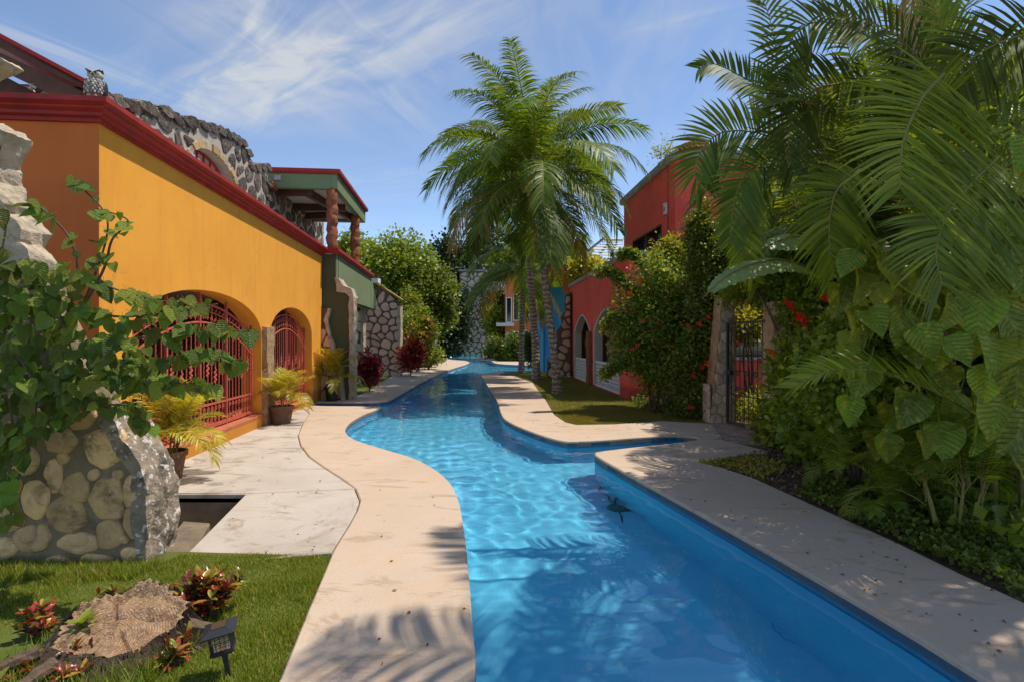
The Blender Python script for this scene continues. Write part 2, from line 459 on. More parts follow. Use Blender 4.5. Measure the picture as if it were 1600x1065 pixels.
M['ochre'] = pmat('ochre_tile', (.42, .30, .05), (.32, .22, .05), 6, .8, .3, 30)
M['paver'] = pmat('paver_brick', (.42, .30, .22), (.33, .23, .17), 8, .9, .5, 50, objvar=.2)
M['moss'] = pmat('mossy_concrete', (.28, .21, .14), (.13, .11, .07), 5, .95, .8, 40, stain=(.22, .15, .10), sscale=5, samt=.7)
M['glass'] = pmat('dark_window_glass', (.02, .025, .025), (.03, .035, .035), 2, .08, 0, spec=.6)
M['stem'] = pmat('green_stem', (.16, .15, .05), (.10, .10, .035), 8, .6, .2, 30)
M['cane'] = pmat('palm_cane', (.30, .25, .07), (.20, .17, .05), 8, .5, .3, 20)
M['twig'] = pmat('brown_twig', (.16, .10, .06), (.09, .06, .04), 10, .85, .5, 40)
M['coco'] = pmat('yellow_coconut', (.60, .33, .05), (.48, .24, .04), 4, .45, .1, 20, objvar=.2)
M['petal_red'] = leafmat('red_petals', [(0, (.85, .03, .01)), (1, (.92, .07, .02))], .25, .5, (1.3, .4, .2), objv=.1)
M['petal_yel'] = leafmat('orange_petals', [(0, (.75, .33, .03)), (1, (.8, .5, .1))], .25, .5, (1.2, 1, .6))

for k_, c_, a_ in (('orange', (.60, .22, .03), .45), ('red', (.52, .05, .035), .4), ('greenl', (.10, .115, .06), .5), ('brown', (.5, .13, .04), .4)): streaks(M[k_], c_, a_)
t = M['stump'].node_tree; b = t.nodes['Principled BSDF']; src = b.inputs['Base Color'].links[0].from_socket
tcn = nd(t, 'ShaderNodeTexCoord'); mp = nd(t, 'ShaderNodeMapping'); _c = G(182, 1022, -.045); mp.inputs['Location'].default_value = (-_c.x, -_c.y, 0); mp.inputs['Scale'].default_value = (1, 1.05, .001); t.links.new(tcn.outputs['Object'], mp.inputs[0])
wv = nd(t, 'ShaderNodeTexWave', wave_type='RINGS', rings_direction='Z', Scale=24., Distortion=1.6, Detail=4.0); wv.inputs['Detail Scale'].default_value = 1.5; t.links.new(mp.outputs[0], wv.inputs['Vector'])
t.links.new(mixc(t, ramp(t, wv.outputs['Fac'], [(.1, .5), (.5, 0.)]), src, (.14, .08, .045)), b.inputs['Base Color'])
# concrete deck: warm smooth coping and whiter, weathered patio
def deckmat(name, c1, c2, stain, dark, warm=.5):
    m, t, b = newmat(name); L = t.links; tc = nd(t, 'ShaderNodeTexCoord')
    def nz(s, d=8., r=.62, dist=.3, vec=None):
        n = nd(t, 'ShaderNodeTexNoise', Scale=s, Detail=d, Roughness=r, Distortion=dist); L.new(vec or tc.outputs['Object'], n.inputs['Vector']); return n.outputs['Fac']
    c = ramp(t, nz(.55), [(.35, c1), (.65, c2)])
    c = mixc(t, ramp(t, nz(1.4, dist=1.2), [(.52, 0.), (.72, .75 * warm * 2)]), c, stain)
    mp = nd(t, 'ShaderNodeMapping'); mp.inputs['Scale'].default_value = (1, 2.6, 1); mp.inputs['Rotation'].default_value = (0, 0, .5); L.new(tc.outputs['Object'], mp.inputs[0])
    c = mixc(t, ramp(t, nz(1.1, 10., .72, 1.5, mp.outputs[0]), [(.54, 0.), (.61, .6), (.75, .85)]), c, dark)
    c = mixc(t, ramp(t, nz(60, 3.), [(.3, .35), (.5, 0.)]), c, tuple(x * .6 for x in c1))
    c = mixc(t, ramp(t, nz(9, 2., .5), [(.22, .9), (.27, 0.)]), c, tuple(x * .55 for x in c1))
    L.new(c, b.inputs['Base Color']); b.inputs['Roughness'].default_value = .82; b.inputs['Specular IOR Level'].default_value = .25
    bp = nd(t, 'ShaderNodeBump', Strength=.35, Distance=.01); L.new(nz(70, 6.), bp.inputs['Height']); L.new(bp.outputs[0], b.inputs['Normal'])
    return m
M['deck'] = deckmat('warm_concrete', (.56, .43, .32), (.50, .38, .27), (.56, .38, .24), (.36, .25, .16), .6)
M['patio'] = deckmat('weathered_concrete', (.56, .49, .41), (.45, .38, .31), (.34, .265, .19), (.22, .165, .12), .75)

m, t, b = newmat('pool_paint'); L = t.links; tcn = nd(t, 'ShaderNodeTexCoord')
n = nd(t, 'ShaderNodeTexNoise', Scale=.8, Detail=5.0); L.new(tcn.outputs['Object'], n.inputs['Vector'])
L.new(ramp(t, n.outputs['Fac'], [(.3, (.11, .51, .72)), (.7, (.14, .57, .78))]), b.inputs['Base Color']); b.inputs['Roughness'].default_value = .7
M['pool'] = m
m, t, b = newmat('water')
b.inputs['Base Color'].default_value = (.88, .97, 1, 1); b.inputs['Transmission Weight'].default_value = 1; b.inputs['IOR'].default_value = 1.33; b.inputs['Roughness'].default_value = 0
M['water'] = m
M['band'] = pmat('waterline_paint', (.025, .20, .36), (.02, .16, .30), 6, .6, .1, 60, stain=(.12, .22, .26), sscale=8, samt=.5)
M['poolcrack'] = pmat('pool_crack', (.05, .33, .52), (.04, .28, .46), 5, .8, 0)
m, t, b = newmat('lamp_glass')
b.inputs['Transmission Weight'].default_value = .85; b.inputs['Roughness'].default_value = .25; b.inputs['Base Color'].default_value = (.95, .92, .8, 1)
M['lglass'] = m
# palm trunk with leaf-scar rings
m, t, b = newmat('palm_trunk'); L = t.links; tcn = nd(t, 'ShaderNodeTexCoord')
wv = nd(t, 'ShaderNodeTexWave', bands_direction='Z', Scale=2.0, Distortion=6.5, Detail=4.0); wv.inputs['Detail Scale'].default_value = 1.8; L.new(tcn.outputs['Object'], wv.inputs['Vector'])
nn = nd(t, 'ShaderNodeTexNoise', Scale=14., Detail=6.); L.new(tcn.outputs['Object'], nn.inputs['Vector'])
c = mixc(t, ramp(t, nn.outputs['Fac'], [(.35, 0.), (.7, .6)]), ramp(t, wv.outputs['Fac'], [(.1, (.19, .135, .09)), (.55, (.36, .28, .20)), (.9, (.44, .36, .27))]), (.12, .09, .06))
L.new(c, b.inputs['Base Color']); b.inputs['Roughness'].default_value = .9
bp = nd(t, 'ShaderNodeBump', Strength=.8, Distance=.03); L.new(wv.outputs['Fac'], bp.inputs['Height']); L.new(bp.outputs[0], b.inputs['Normal'])
M['ptrunk'] = m

M['coconut_leaf'] = leafmat('coconut_leaf', [(0, (.07, .125, .014)), (.6, (.105, .185, .021)), (.95, (.20, .26, .035)), (1, (.36, .30, .05))], .38, .45, spec=.25)
M['coconut_yellow'] = leafmat('yellowing_leaf', [(0, (.20, .17, .025)), (.6, (.34, .24, .03)), (1, (.5, .28, .04))], .35, .45)
M['areca_leaf'] = leafmat('areca_leaf', [(0, (.10, .17, .016)), (.6, (.19, .28, .03)), (1, (.30, .37, .04))], .45, .45, spec=.28)
M['areca_dark'] = leafmat('dark_areca_leaf', [(0, (.07, .11, .018)), (.7, (.12, .18, .028)), (1, (.2, .25, .035))], .36, .5, spec=.2)
M['areca_yel'] = leafmat('young_areca_leaf', [(0, (.26, .27, .025)), (.6, (.40, .37, .033)), (1, (.55, .45, .045))], .35, .4)
M['vine_leaf'] = leafmat('heart_vine_leaf', [(0, (.10, .18, .022)), (1, (.17, .26, .035))], .38, .42, spec=.3, objv=.55, veins=46)
M['pothos'] = leafmat('variegated_leaf', [(0, (.13, .23, .028)), (1, (.24, .35, .045))], .45, .34, spec=.4, objv=.5, patch=(.50, .46, .07), pscale=3.5, veins=42)
M['banana'] = leafmat('banana_leaf', [(0, (.24, .36, .14)), (1, (.28, .40, .16))], .35, .35, spec=.5)
M['bush'] = leafmat('bush_leaf', [(0, (.09, .15, .016)), (.6, (.18, .26, .028)), (1, (.33, .37, .045))], .42, .42)
M['hibiscus'] = leafmat('hibiscus_leaf', [(0, (.09, .15, .018)), (.6, (.16, .24, .028)), (.9, (.30, .33, .045)), (1, (.44, .40, .07))], .42, .42)
M['bush_dark'] = leafmat('dark_bush_leaf', [(0, (.05, .085, .013)), (.7, (.105, .16, .024)), (1, (.22, .27, .04))], .35, .42)
M['bush_lime'] = leafmat('lime_bush_leaf', [(0, (.17, .22, .022)), (.6, (.25, .30, .03)), (1, (.40, .38, .045))], .42, .48)
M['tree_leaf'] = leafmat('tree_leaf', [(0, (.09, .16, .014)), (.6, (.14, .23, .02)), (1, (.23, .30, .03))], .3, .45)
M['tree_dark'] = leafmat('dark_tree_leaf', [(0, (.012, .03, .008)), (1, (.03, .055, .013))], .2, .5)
M['croton_far'] = leafmat('red_croton_leaf', [(0, (.10, .012, .015)), (.5, (.30, .02, .02)), (.8, (.45, .05, .03)), (1, (.40, .25, .03))], .3, .35, (1.3, .8, .5))
M['croton'] = leafmat('croton_leaf', [(0, (.05, .01, .015)), (1, (.05, .01, .015))], .25, .28, (1.3, .9, .5), spec=.5, objv=.1)
# croton leaves differ from leaf to leaf: per-object colour
t = M['croton'].node_tree; hs = [x for x in t.nodes if x.type == 'HUE_SAT'][0]; oi = [x for x in t.nodes if x.type == 'OBJECT_INFO'][0]
cr = ramp(t, oi.outputs['Random'], [(0, (.06, .01, .015)), (.22, (.14, .015, .02)), (.38, (.45, .03, .03)), (.5, (.36, .09, .03)), (.64, (.42, .30, .03)), (.8, (.16, .20, .025)), (1, (.06, .12, .02))])
tcn = nd(t, 'ShaderNodeTexCoord'); nn = nd(t, 'ShaderNodeTexNoise', Scale=22.); t.links.new(tcn.outputs['Object'], nn.inputs['Vector'])
t.links.new(mixc(t, ramp(t, nn.outputs['Fac'], [(.5, 0.), (.65, .7)]), cr, (.34, .22, .03)), hs.inputs['Color'])
M['grass'] = leafmat('grass_blade', [(0, (.11, .175, .016)), (.6, (.17, .235, .022)), (.92, (.27, .30, .035)), (1, (.46, .37, .11))], .3, .5)
M['grass_dry'] = leafmat('short_grass_blade', [(0, (.20, .20, .02)), (.6, (.28, .27, .03)), (1, (.42, .34, .07))], .3, .5)
M['litter'] = leafmat('dry_leaf', [(0, (.10, .055, .03)), (.6, (.20, .11, .05)), (1, (.34, .2, .09))], .1, .7)
M['cover'] = leafmat('ground_cover_leaf', [(0, (.08, .14, .018)), (.8, (.12, .20, .025)), (1, (.28, .28, .05))], .35, .45)

#@@STRUCTURE
# ------------------------------------------------------------------ pool outline
POOL_PX = [(747, 1065), (738, 980), (733, 900), (724, 820), (713, 770), (692, 745), (655, 722), (600, 706), (560, 694), (542, 684), (538, 674),
           (548, 662), (570, 650), (590, 643), (600, 639), (480, 638.5), (474, 635), (478, 632), (598, 634), (620, 624), (640, 612), (665, 598), (700, 582),
           (728, 574), (735, 570.5), (728, 568), (693, 566), (693, 557), (718, 557), (757, 557), (757, 561), (741, 566.5), (768, 567.5), (774, 574), (862, 575.5),
           (905, 575.5), (905, 582), (857, 583), (790, 585), (757, 587), (751, 589), (756, 598), (765, 612), (778, 632), (782, 650), (790, 662), (830, 679),
           (870, 692), (897, 695), (1040, 684), (1086, 686), (1094, 690), (1080, 694), (934, 709), (927, 713), (940, 722), (1000, 755), (1100, 809), (1300, 920), (1545, 1065)]
pool = [tuple(G(a, b)[:2]) for a, b in POOL_PX] + [(2.75, -1.0), (2.8, -3.0), (-0.3, -3.0), (-0.2, -0.5)]


def near_pool(i_from, i_to):                     # slice of the smoothed outline between two original vertices
    def near(p): return min(range(len(POOL)), key=lambda k: (POOL[k][0] - p[0]) ** 2 + (POOL[k][1] - p[1]) ** 2)
    a = near(pool[i_from]); b = near(pool[i_to])
    return POOL[a:b + 1] if a <= b else POOL[a:] + POOL[:b + 1]


POOL = chaikin(pool, 2)
POOL = [q for i, q in enumerate(POOL) if math.hypot(q[0] - POOL[i - 1][0], q[1] - POOL[i - 1][1]) > 1e-4]
PIT = [(-4.9, 4.45), (-1.72, 4.45), (-1.72, 6.02), (-4.9, 6.02)]
mb = MB(); mb.prism([(-400, -60), (400, -60), (400, 900), (-400, 900)], -.0601, -.06, holes=[POOL, PIT])
struct('ground', mb, M['earth'])
mb = MB(); mb.prism([(-4.9, 4.4), (-1.6, 4.4), (-1.6, 6.05), (-4.9, 6.05)], -.5, -.46); obj('ground_hollow', mb, None, M['moss'], 'structure')
mb = MB(); mb.fbox(Frame((-4.9, 6.02), (1, 0)), 0, 2.2, -.46, -.055, 0, -.1); obj('hollow_wall', mb, None, M['moss'], 'structure')

# pool shell
mb = MB(); N = len(POOL)
mb.v = [(x, y, -.045) for x, y in POOL] + [(x, y, -1.15) for x, y in POOL]
mb.f = [(i, (i + 1) % N, (i + 1) % N + N, i + N) for i in range(N)]
for i in range(N): mb.v[i] = (mb.v[i][0], mb.v[i][1], -.15)
k = len(mb.v); mb.add([(-13, -3.2, -1.15), (8, -3.2, -1.15), (8, 80, -1.15), (-13, 80, -1.15)], [(0, 1, 2, 3)])
ps = struct('pool_shell', mb, M['pool']); ps.cycles.is_caustics_receiver = True
mb = MB(); mb.v = [(x, y, -.035) for x, y in POOL] + [(x, y, -.15) for x, y in POOL]; mb.f = [(i, (i + 1) % N, (i + 1) % N + N, i + N) for i in range(N)]
o = obj('waterline_band', mb, ps, M['band']); o.cycles.is_caustics_receiver = True

# water with real ripples (dense near the camera)
ys = [-3.0]
while ys[-1] < 75: ys.append(ys[-1] + max(.028, .0065 * max(ys[-1], 0)))
ys = np.array(ys); xs = np.arange(-9.5, 3.2, .034)
X, Y = np.meshgrid(xs, ys)
inside = np.zeros(X.shape, bool)
for dx, dy in ((0, 0), (.12, 0), (-.12, 0), (0, .2), (0, -.2), (0, .6), (0, -.6)): inside |= inpoly(X + dx, Y + dy, POOL)
Z = np.zeros_like(X); rg = np.random.default_rng(3)
for i in range(46):
    lam = rg.uniform(.11, .5) if i < 34 else rg.uniform(.8, 2.2)
    k = 2 * PI / lam; a = rg.normal(.9, .9); Z += (.0085 if i < 34 else .006) / k * np.sin(k * (X * np.cos(a) + Y * np.sin(a)) + rg.uniform(0, 6) + .8 * np.sin(X * rg.uniform(.5, 1.5) + Y * rg.uniform(.4, 1.2)))
calm = .55 + .45 * np.sin(X * 1.1 + Y * .45 + 1.2 * np.sin(Y * .6))
Z = -.112 + Z * (.38 + .4 * np.clip(calm, 0, 1)) * (.9 + 1.0 * np.clip((Y - 4.2) / 2.5, 0, 1))
idx = -np.ones(X.shape, int); idx[inside] = np.arange(inside.sum())
V = np.stack([X[inside], Y[inside], Z[inside]], -1)
q = np.stack([idx[:-1, :-1], idx[:-1, 1:], idx[1:, 1:], idx[1:, :-1]], -1).reshape(-1, 4); q = q[(q >= 0).all(1)]
wo = obj('water', npmesh('water', V, q, M['water'], True), None, None, 'structure'); wo.cycles.is_caustics_caster = True

# ------------------------------------------------------------------ decks, patio, lawns
g2 = lambda L, z=0: [tuple(G(a, b, z)[:2]) for a, b in L]
JOINT = g2([(520, 866), (532, 846), (546, 824), (558, 802), (563, 786), (556, 768), (535, 752), (508, 735), (484, 718), (470, 700), (466, 684), (474, 664), (484, 650), (474, 641)])
LAWN_R = g2([(520, 866), (508, 895), (482, 955), (437, 1065)]) + [(-1.32, 1.6), (-1.45, -3.0)]
inner = near_pool(len(pool) - 2, 15)
mb = MB(); mb.prism(inner + [JOINT[-1]] + JOINT[:-1][::-1] + LAWN_R[1:], -.09, 0, bev=.012)
struct('deck', mb, M['deck'])
gap = .014
JO = [(x - gap, y + gap * .3) for x, y in JOINT]
WLF = Frame((-4.5, 5.93), (-.0936, .9956))
wp = lambda u, w=0: tuple(WLF.pt(u, 0, w)[:2])
mb = MB(); mb.prism(JO[5:] + [wp(8.75, .02), wp(8.6, -.1), wp(.1, -.1), (-4.75, 6.02), (-2.94, 6.02)], -.1, -.002, bev=.014)
struct('patio', mb, M['patio'])
ra_, rb_ = G(385, 775), G(262, 876)
RP = [(ra_.x, 6.008)] + [(x, y - (.012 if k > 4 else 0)) for k, (x, y) in list(enumerate(JO))[5::-1]] + [tuple(G(400, 871)[:2]), tuple(rb_[:2])]
mb = MB(); mb.prism(RP, -.46, lambda x, y: -.004 - .12 * max(0, min(1, (6.0 - y) / 1.7)) * max(0, min(1, (-1.75 - x) / 1.0)), bev=.01)
struct('ramp', mb, M['patio'])
mb = MB(); mb.prism([(ra_.x - .14, 5.55), (rb_.x - .02, 4.5), (rb_.x - .34, 4.5), (ra_.x - .45, 5.6)], -.46, -.17, bev=.01)
struct('step', mb, M['moss'])
# front lawn
LAWN1 = [LAWN_R[0], *LAWN_R[1:], (-9, -3), (-9, 4.6), (-2.75, 4.5)]
LAWN1 = [(x, y) for x, y in LAWN1]
lz = lambda x, y: -.035 - .02 * max(0, min(1, (-1.5 - x) / 1.5))
mb = MB(); mb.prism(LAWN1, -.08, lz); struct('lawn', mb, M['turf'])
# left far bank
inner = near_pool(17, 26)
LB = g2([(695, 570.5), (666, 576), (640, 583), (614, 591), (598, 600), (580, 612), (560, 622)])
mb = MB(); mb.prism(inner + LB + [(-5.2, 15.6), (-5.55, 15.6)], -.09, 0, bev=.012); struct('deck', mb, M['deck'])
mb = MB(); mb.prism(LB[::-1][:6] + [LB[0]] + [tuple(G(660, 566)[:2]), (-9, 34), (-9.5, 22), (-5.3, 16.2)], -.06, -.03); struct('lawn', mb, M['turf'])
# right far bank
inner = near_pool(38, 51)
RO = g2([(1112, 666), (1032, 662), (960, 667), (900, 668), (884, 664), (866, 652), (852, 628), (832, 602), (805, 592), (775, 589.5)])
mb = MB(); mb.prism(inner + g2([(1130, 689)]) + RO, -.09, 0, bev=.012); struct('deck', mb, M['deck'])
LAWN3 = RO[:-1][::-1] + [tuple(G(1160, 655)[:2]), (5.0, 15.5), (3.3, 15.6), (2.66, 25.2), tuple(G(857, 584)[:2]), tuple(G(800, 587)[:2])]
mb = MB(); mb.prism(LAWN3, -.06, -.028); struct('lawn', mb, M['turf'])
# right near bank
inner = near_pool(51, len(pool) - 3)
NO = [(3.45, -3.0)] + g2([(1600, 945), (1500, 900), (1400, 851), (1270, 793), (1180, 752), (1130, 735), (1094, 727), (1140, 718), (1203, 710), (1165, 700), (1128, 691)])
mb = MB(); mb.prism(inner + NO, -.09, 0, bev=.012); struct('deck', mb, M['deck'])
mb = MB(); mb.prism(NO[:-2] + [tuple(G(1225, 690)[:2]), (9.5, 8.8), (9.5, -3)], -.06, -.034); struct('soil_bed', mb, M['soil'])
# far decks
mb = MB(); mb.prism(near_pool(29, 35) + g2([(905, 571), (800, 569), (775, 564), (764, 560)]), -.09, 0); struct('deck', mb, M['deck'])
# pavers by the gate
pv = thing('brick_paving', 'sunlit brick pavers laid in front of the garden gate', 'paving', G(1150, 680)); del pv['category'], pv['label']; pv['kind'] = 'structure'
base = G(1100, 672); ax = Vector((1, -.25, 0)).normalized(); ay = Vector((.25, 1, 0)).normalized()
PR = g2([(1108, 667), (1128, 690), (1200, 709), (1222, 690), (1195, 676), (1150, 664)])
pc = 0; brk = MB(); brk.box((-.098, -.048, -.05), (.098, .048, 0)); brk = brk.mesh('brick', M['paver'])
for i in range(-4, 12):
    for j in range(-14, 16):
        c = base + ax * (i * .21 + (.105 if j % 2 else 0)) + ay * (j * .11)
        if inpoly([c.x], [c.y], PR)[0]:
            o = obj('brick', brk, pv, world=False); o.location = c - pv.location + Vector((0, 0, .002 + random.uniform(-.004, .004))); o.rotation_euler = (0, 0, math.atan2(ax.y, ax.x) + random.uniform(-.02, .02)); pc += 1
mb = MB(); mb.prism(PR, -.06, -.02); struct('path_bed', mb, M['earth'])


# ------------------------------------------------------------------ stone wall builder
def clip(poly, m, n):                            # keep (p-m).n <= 0
    out = []
    for i in range(len(poly)):
        a = poly[i - 1]; b = poly[i]
        da = (a[0] - m[0]) * n[0] + (a[1] - m[1]) * n[1]; db = (b[0] - m[0]) * n[0] + (b[1] - m[1]) * n[1]
        if (da <= 0) != (db <= 0):
            t = da / (da - db); out.append((a[0] + (b[0] - a[0]) * t, a[1] + (b[1] - a[1]) * t))
        if db <= 0: out.append(b)
    return out


def cells(outline, size, gap, asp=1.0, seed=1, jit=.8, extra=.0, holes=()):
    rg = random.Random(seed); us = [p[0] for p in outline]; vs = [p[1] for p in outline]
    u0, u1, v0, v1 = min(us), max(us), min(vs), max(vs); su, sv = size * asp, size
    seeds = []; j = 0; v = v0 + sv * .35
    while v < v1 + sv * .3:
        u = u0 + su * (.1 if j % 2 else .55)
        while u < u1 + su * .3:
            if rg.random() > .12: seeds.append((u + rg.uniform(-.5, .5) * su * jit, v + rg.uniform(-.5, .5) * sv * jit))
            u += su
        v += sv; j += 1
    box = [(u0 + gap / 2, v0), (u1 - gap / 2, v0), (u1 - gap / 2, v1), (u0 + gap / 2, v1)]
    out = []
    for i, s in enumerate(seeds):
        if not inpoly([s[0]], [s[1]], outline)[0]: continue
        if any(inpoly([s[0]], [s[1]], h)[0] for h in holes): continue
        c = box
        for k, q in enumerate(seeds):
            if k == i: continue
            dx, dy = q[0] - s[0], q[1] - s[1]; d = math.hypot(dx, dy)
            if d > 3.2 * max(su, sv) or d < 1e-5: continue
            n = (dx / d, dy / d); g = gap * (.35 + .3 * rg.random())
            c = clip(c, (s[0] + dx / 2 - n[0] * g, s[1] + dy / 2 - n[1] * g), n)
            if len(c) < 3: break
        # keep the stone inside the outline: pull corners that stick out towards the seed
        if len(c) >= 3:
            cc = []
            for p in c:
                t = 1.0
                for _ in range(6):
                    x, y = s[0] + (p[0] - s[0]) * t, s[1] + (p[1] - s[1]) * t
                    if inpoly([x], [y], outline)[0] and not any(inpoly([x], [y], h)[0] for h in holes): break
                    t -= .14
                cc.append((s[0] + (p[0] - s[0]) * max(t, .25), s[1] + (p[1] - s[1]) * max(t, .25)))
            ar = abs(sum(cc[a - 1][0] * cc[a][1] - cc[a][0] * cc[a - 1][1] for a in range(len(cc)))) / 2
            if ar > (size * .22) ** 2: out.append((s, cc))
    return out


def stone_mesh(mb, fr, cell, w, d, rg, rough=.5, square=False):
    s, c = cell; c = resample(c, .09) if square else chaikin([p for p in c], 1)
    n = len(c); cx = sum(p[0] for p in c) / n; cy = sum(p[1] for p in c) / n
    c = [(cx + (x - cx) * (1 + rg.uniform(-.05, .05)), cy + (y - cy) * (1 + rg.uniform(-.05, .05))) for x, y in c]
    r0 = [fr.pt(x, y, w - .01) for x, y in c]
    r1 = [fr.pt(cx + (x - cx) * .93, cy + (y - cy) * .93, w + d * (.7 + rg.uniform(-.3, .3) * rough)) for x, y in c]
    r2 = [fr.pt(cx + (x - cx) * .55, cy + (y - cy) * .55, w + d * (1 + rg.uniform(-.35, .5) * rough)) for x, y in c]
    mb.add([*r0, *r1, *r2, fr.pt(cx, cy, w + d * (1 + rg.uniform(-.3, .4) * rough))],
           [(i, (i + 1) % n, n + (i + 1) % n, n + i) for i in range(n)] + [(n + i, n + (i + 1) % n, 2 * n + (i + 1) % n, 2 * n + i) for i in range(n)] +
           [(2 * n + i, 2 * n + (i + 1) % n, 3 * n) for i in range(n)])


def stone_wall(root, fr, outline, size, gap, depth, mat, seed=1, asp=1.1, w=0., stuff=False, holes=(), jit=.8, name='stone', rough=.5, square=False):
    rg = random.Random(seed); big = MB(); n = 0
    for c in cells(outline, size, gap, asp, seed, jit, holes=holes):
        if stuff: stone_mesh(big, fr, c, w, depth, rg, rough)
        else:
            mb = MB(); stone_mesh(mb, fr, c, w, depth, rg, rough, square); obj(name, mb, root, mat); n += 1
    if stuff and big.v: obj('stonework', big, root, mat, kind='stuff')
    return n


def resample(L, step, closed=True):
    out = []; m = len(L)
    for i in range(m if closed else m - 1):
        a = L[i]; b = L[(i + 1) % m]; d = math.hypot(b[0] - a[0], b[1] - a[1]); k = max(1, round(d / step))
        for j in range(k): out.append((a[0] + (b[0] - a[0]) * j / k, a[1] + (b[1] - a[1]) * j / k))
    return out


def rocky(mb, fr, outline, w0, w1, step=.08, amp=.05, nd_=5, seed=0, bulge=.0):   # ragged slab: flat faces, rough rim
    o = resample(outline, step); n = len(o)
    def disp(u, v, w):
        q = Vector((u * 3.1 + seed, v * 3.1, w * 3.1)); return noise.noise(q * 1.3) * amp + noise.noise(q * 3.7) * amp * .6
    k = len(mb.v); ctr = (sum(p[0] for p in o) / n, sum(p[1] for p in o) / n)
    ar = sum(o[i - 1][0] * o[i][1] - o[i][0] * o[i - 1][1] for i in range(n)); sg = 1 if ar > 0 else -1
    nrm = []
    for i in range(n):
        tx, ty = o[(i + 1) % n][0] - o[i - 1][0], o[(i + 1) % n][1] - o[i - 1][1]; l = math.hypot(tx, ty) or 1
        nrm.append((ty / l * sg, -tx / l * sg))
    for j in range(nd_ + 1):
        t = j / nd_; w = w1 + (w0 - w1) * t
        for i, (u, v) in enumerate(o):
            e = disp(u, v, w * 2.0 + seed) + bulge * math.sin(PI * t)
            mb.v.append(tuple(fr.pt(u + nrm[i][0] * e, v + nrm[i][1] * e, w + noise.noise(Vector((u * 5, v * 5, seed))) * amp * .5)))
    for j in range(nd_):
        for i in range(n):
            a = k + j * n + i; b = k + j * n + (i + 1) % n
            mb.f.append((a, b, b + n, a + n))
    for ring, fl in ((0, 1), (nd_, -1)):
        pts = [Vector((*[mb.v[k + ring * n + i] for i in (0,)][0],)) for _ in (0,)]
        tri = tessellate_polygon([[Vector((u, v, 0)) for u, v in o]])
        for t_ in tri: mb.f.append(tuple(k + ring * n + i for i in (t_ if fl > 0 else t_[::-1])))


def sweep(mb, path, prof, side=1):               # cornice: profile (out, z) along a plan path with mitres
    pts = [Vector(p) for p in path]; m = len(pts); k = len(mb.v); q = len(prof)
    for i, p in enumerate(pts):
        a = (pts[i] - pts[i - 1]).normalized() if i else None; b = (pts[i + 1] - pts[i]).normalized() if i < m - 1 else None
        a = a or b; b = b or a
        na = Vector((a.y, -a.x)) * side; nb = Vector((b.y, -b.x)) * side; nn = (na + nb).normalized(); s = 1 / max(.3, nn.dot(na))
        for o_, z in prof: mb.v.append((p.x + nn.x * o_ * s, p.y + nn.y * o_ * s, z))
    for i in range(m - 1):
        for j in range(q):
            a = k + i * q + j; b = k + i * q + (j + 1) % q
            mb.f.append((a, a + q, b + q, b))
    mb.f.append(tuple(k + j for j in range(q))); mb.f.append(tuple(k + (m - 1) * q + j for j in range(q))[::-1])


def arch_loop(u0, u1, vb, vs, va, n=20, pointed=False):
    c = (u0 + u1) / 2; h = (u1 - u0) / 2; L = [(u0, vb), (u1, vb)]
    for i in range(n + 1):
        a = PI * i / n
        x = c + h * math.cos(a)
        if pointed:
            s = abs(math.cos(a)); y = vs + (va - vs) * (1 - s ** 1.6) ** .8
        else: y = vs + (va - vs) * math.sin(a)
        L.append((x, y))
    return L


# ------------------------------------------------------------------ orange building
WH = 4.07
bld = thing('orange_building', 'long orange building with two arched windows and a red moulded cornice', 'building', (-4.9, 6, 0))
A1 = arch_loop(.6, 4.84, .18, 1.8, 2.46); A2 = arch_loop(5.34, 8.5, .12, 1.8, 2.44)
mb = MB(); mb.slab(WLF, [[(0, -.1), (9.55, -.1), (9.55, WH), (0, WH)], A1, A2], -.36, 0); obj('wall', mb, bld, M['orange'])
WFF = Frame((-4.5, 5.93), (-.9956, -.0936), -1)
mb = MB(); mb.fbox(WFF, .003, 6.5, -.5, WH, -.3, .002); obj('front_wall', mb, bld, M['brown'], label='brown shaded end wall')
for o_ in (bld,): pass
mb = MB(); mb.fbox(WLF, .58, 4.95, .18, .225, -.34, .045); obj('sill', mb, bld, M['sill'])
mb = MB(); mb.fbox(WLF, 5.3, 8.52, .12, .15, -.34, .03); obj('sill', mb, bld, M['sill'])
mb = MB(); mb.fbox(WLF, .3, 4.95, -.1, .176, .002, .04); obj('curb', mb, bld, M['orange'])
PROF = [(0, WH - .02), (.04, WH - .02), (.04, WH + .02), (.085, WH + .035), (.085, WH + .07), (.13, WH + .10), (.13, WH + .12), (.185, WH + .15), (.185, WH + .205), (0, WH + .215)]
mb = MB(); sweep(mb, [WFF.pt(6.5, 0, 0)[:2], (-4.5, 5.93), WLF.pt(9.55, 0, 0)[:2]], PROF, 1)
obj('cornice', mb, bld, M['cornice'])
mb = MB(); mb.prism([wp(9.5, -.02), wp(.02, -.02), tuple(WFF.pt(6.4, 0, -.1)[:2]), (-11, 15.5)], WH + .06, WH + .12, bottom=True); obj('terrace_floor', mb, bld, M['grey'])
mb = MB(); mb.fbox(WLF, .35, 9.2, .0, .12, -3.4, -.36); obj('room_floor', mb, bld, M['sill'])
mb = MB(); mb.fbox(WLF, .35, 9.2, 2.75, 2.85, -3.4, -.36); obj('room_ceiling', mb, bld, M['ceiling'])
mb = MB(); mb.fbox(WLF, .35, 9.2, .1, 2.8, -3.5, -3.4); mb.fbox(WLF, .25, .35, .1, 2.8, -3.4, -.36); mb.fbox(WLF, 9.2, 9.3, .1, 2.8, -3.4, -.36); obj('room_wall', mb, bld, M['room'])

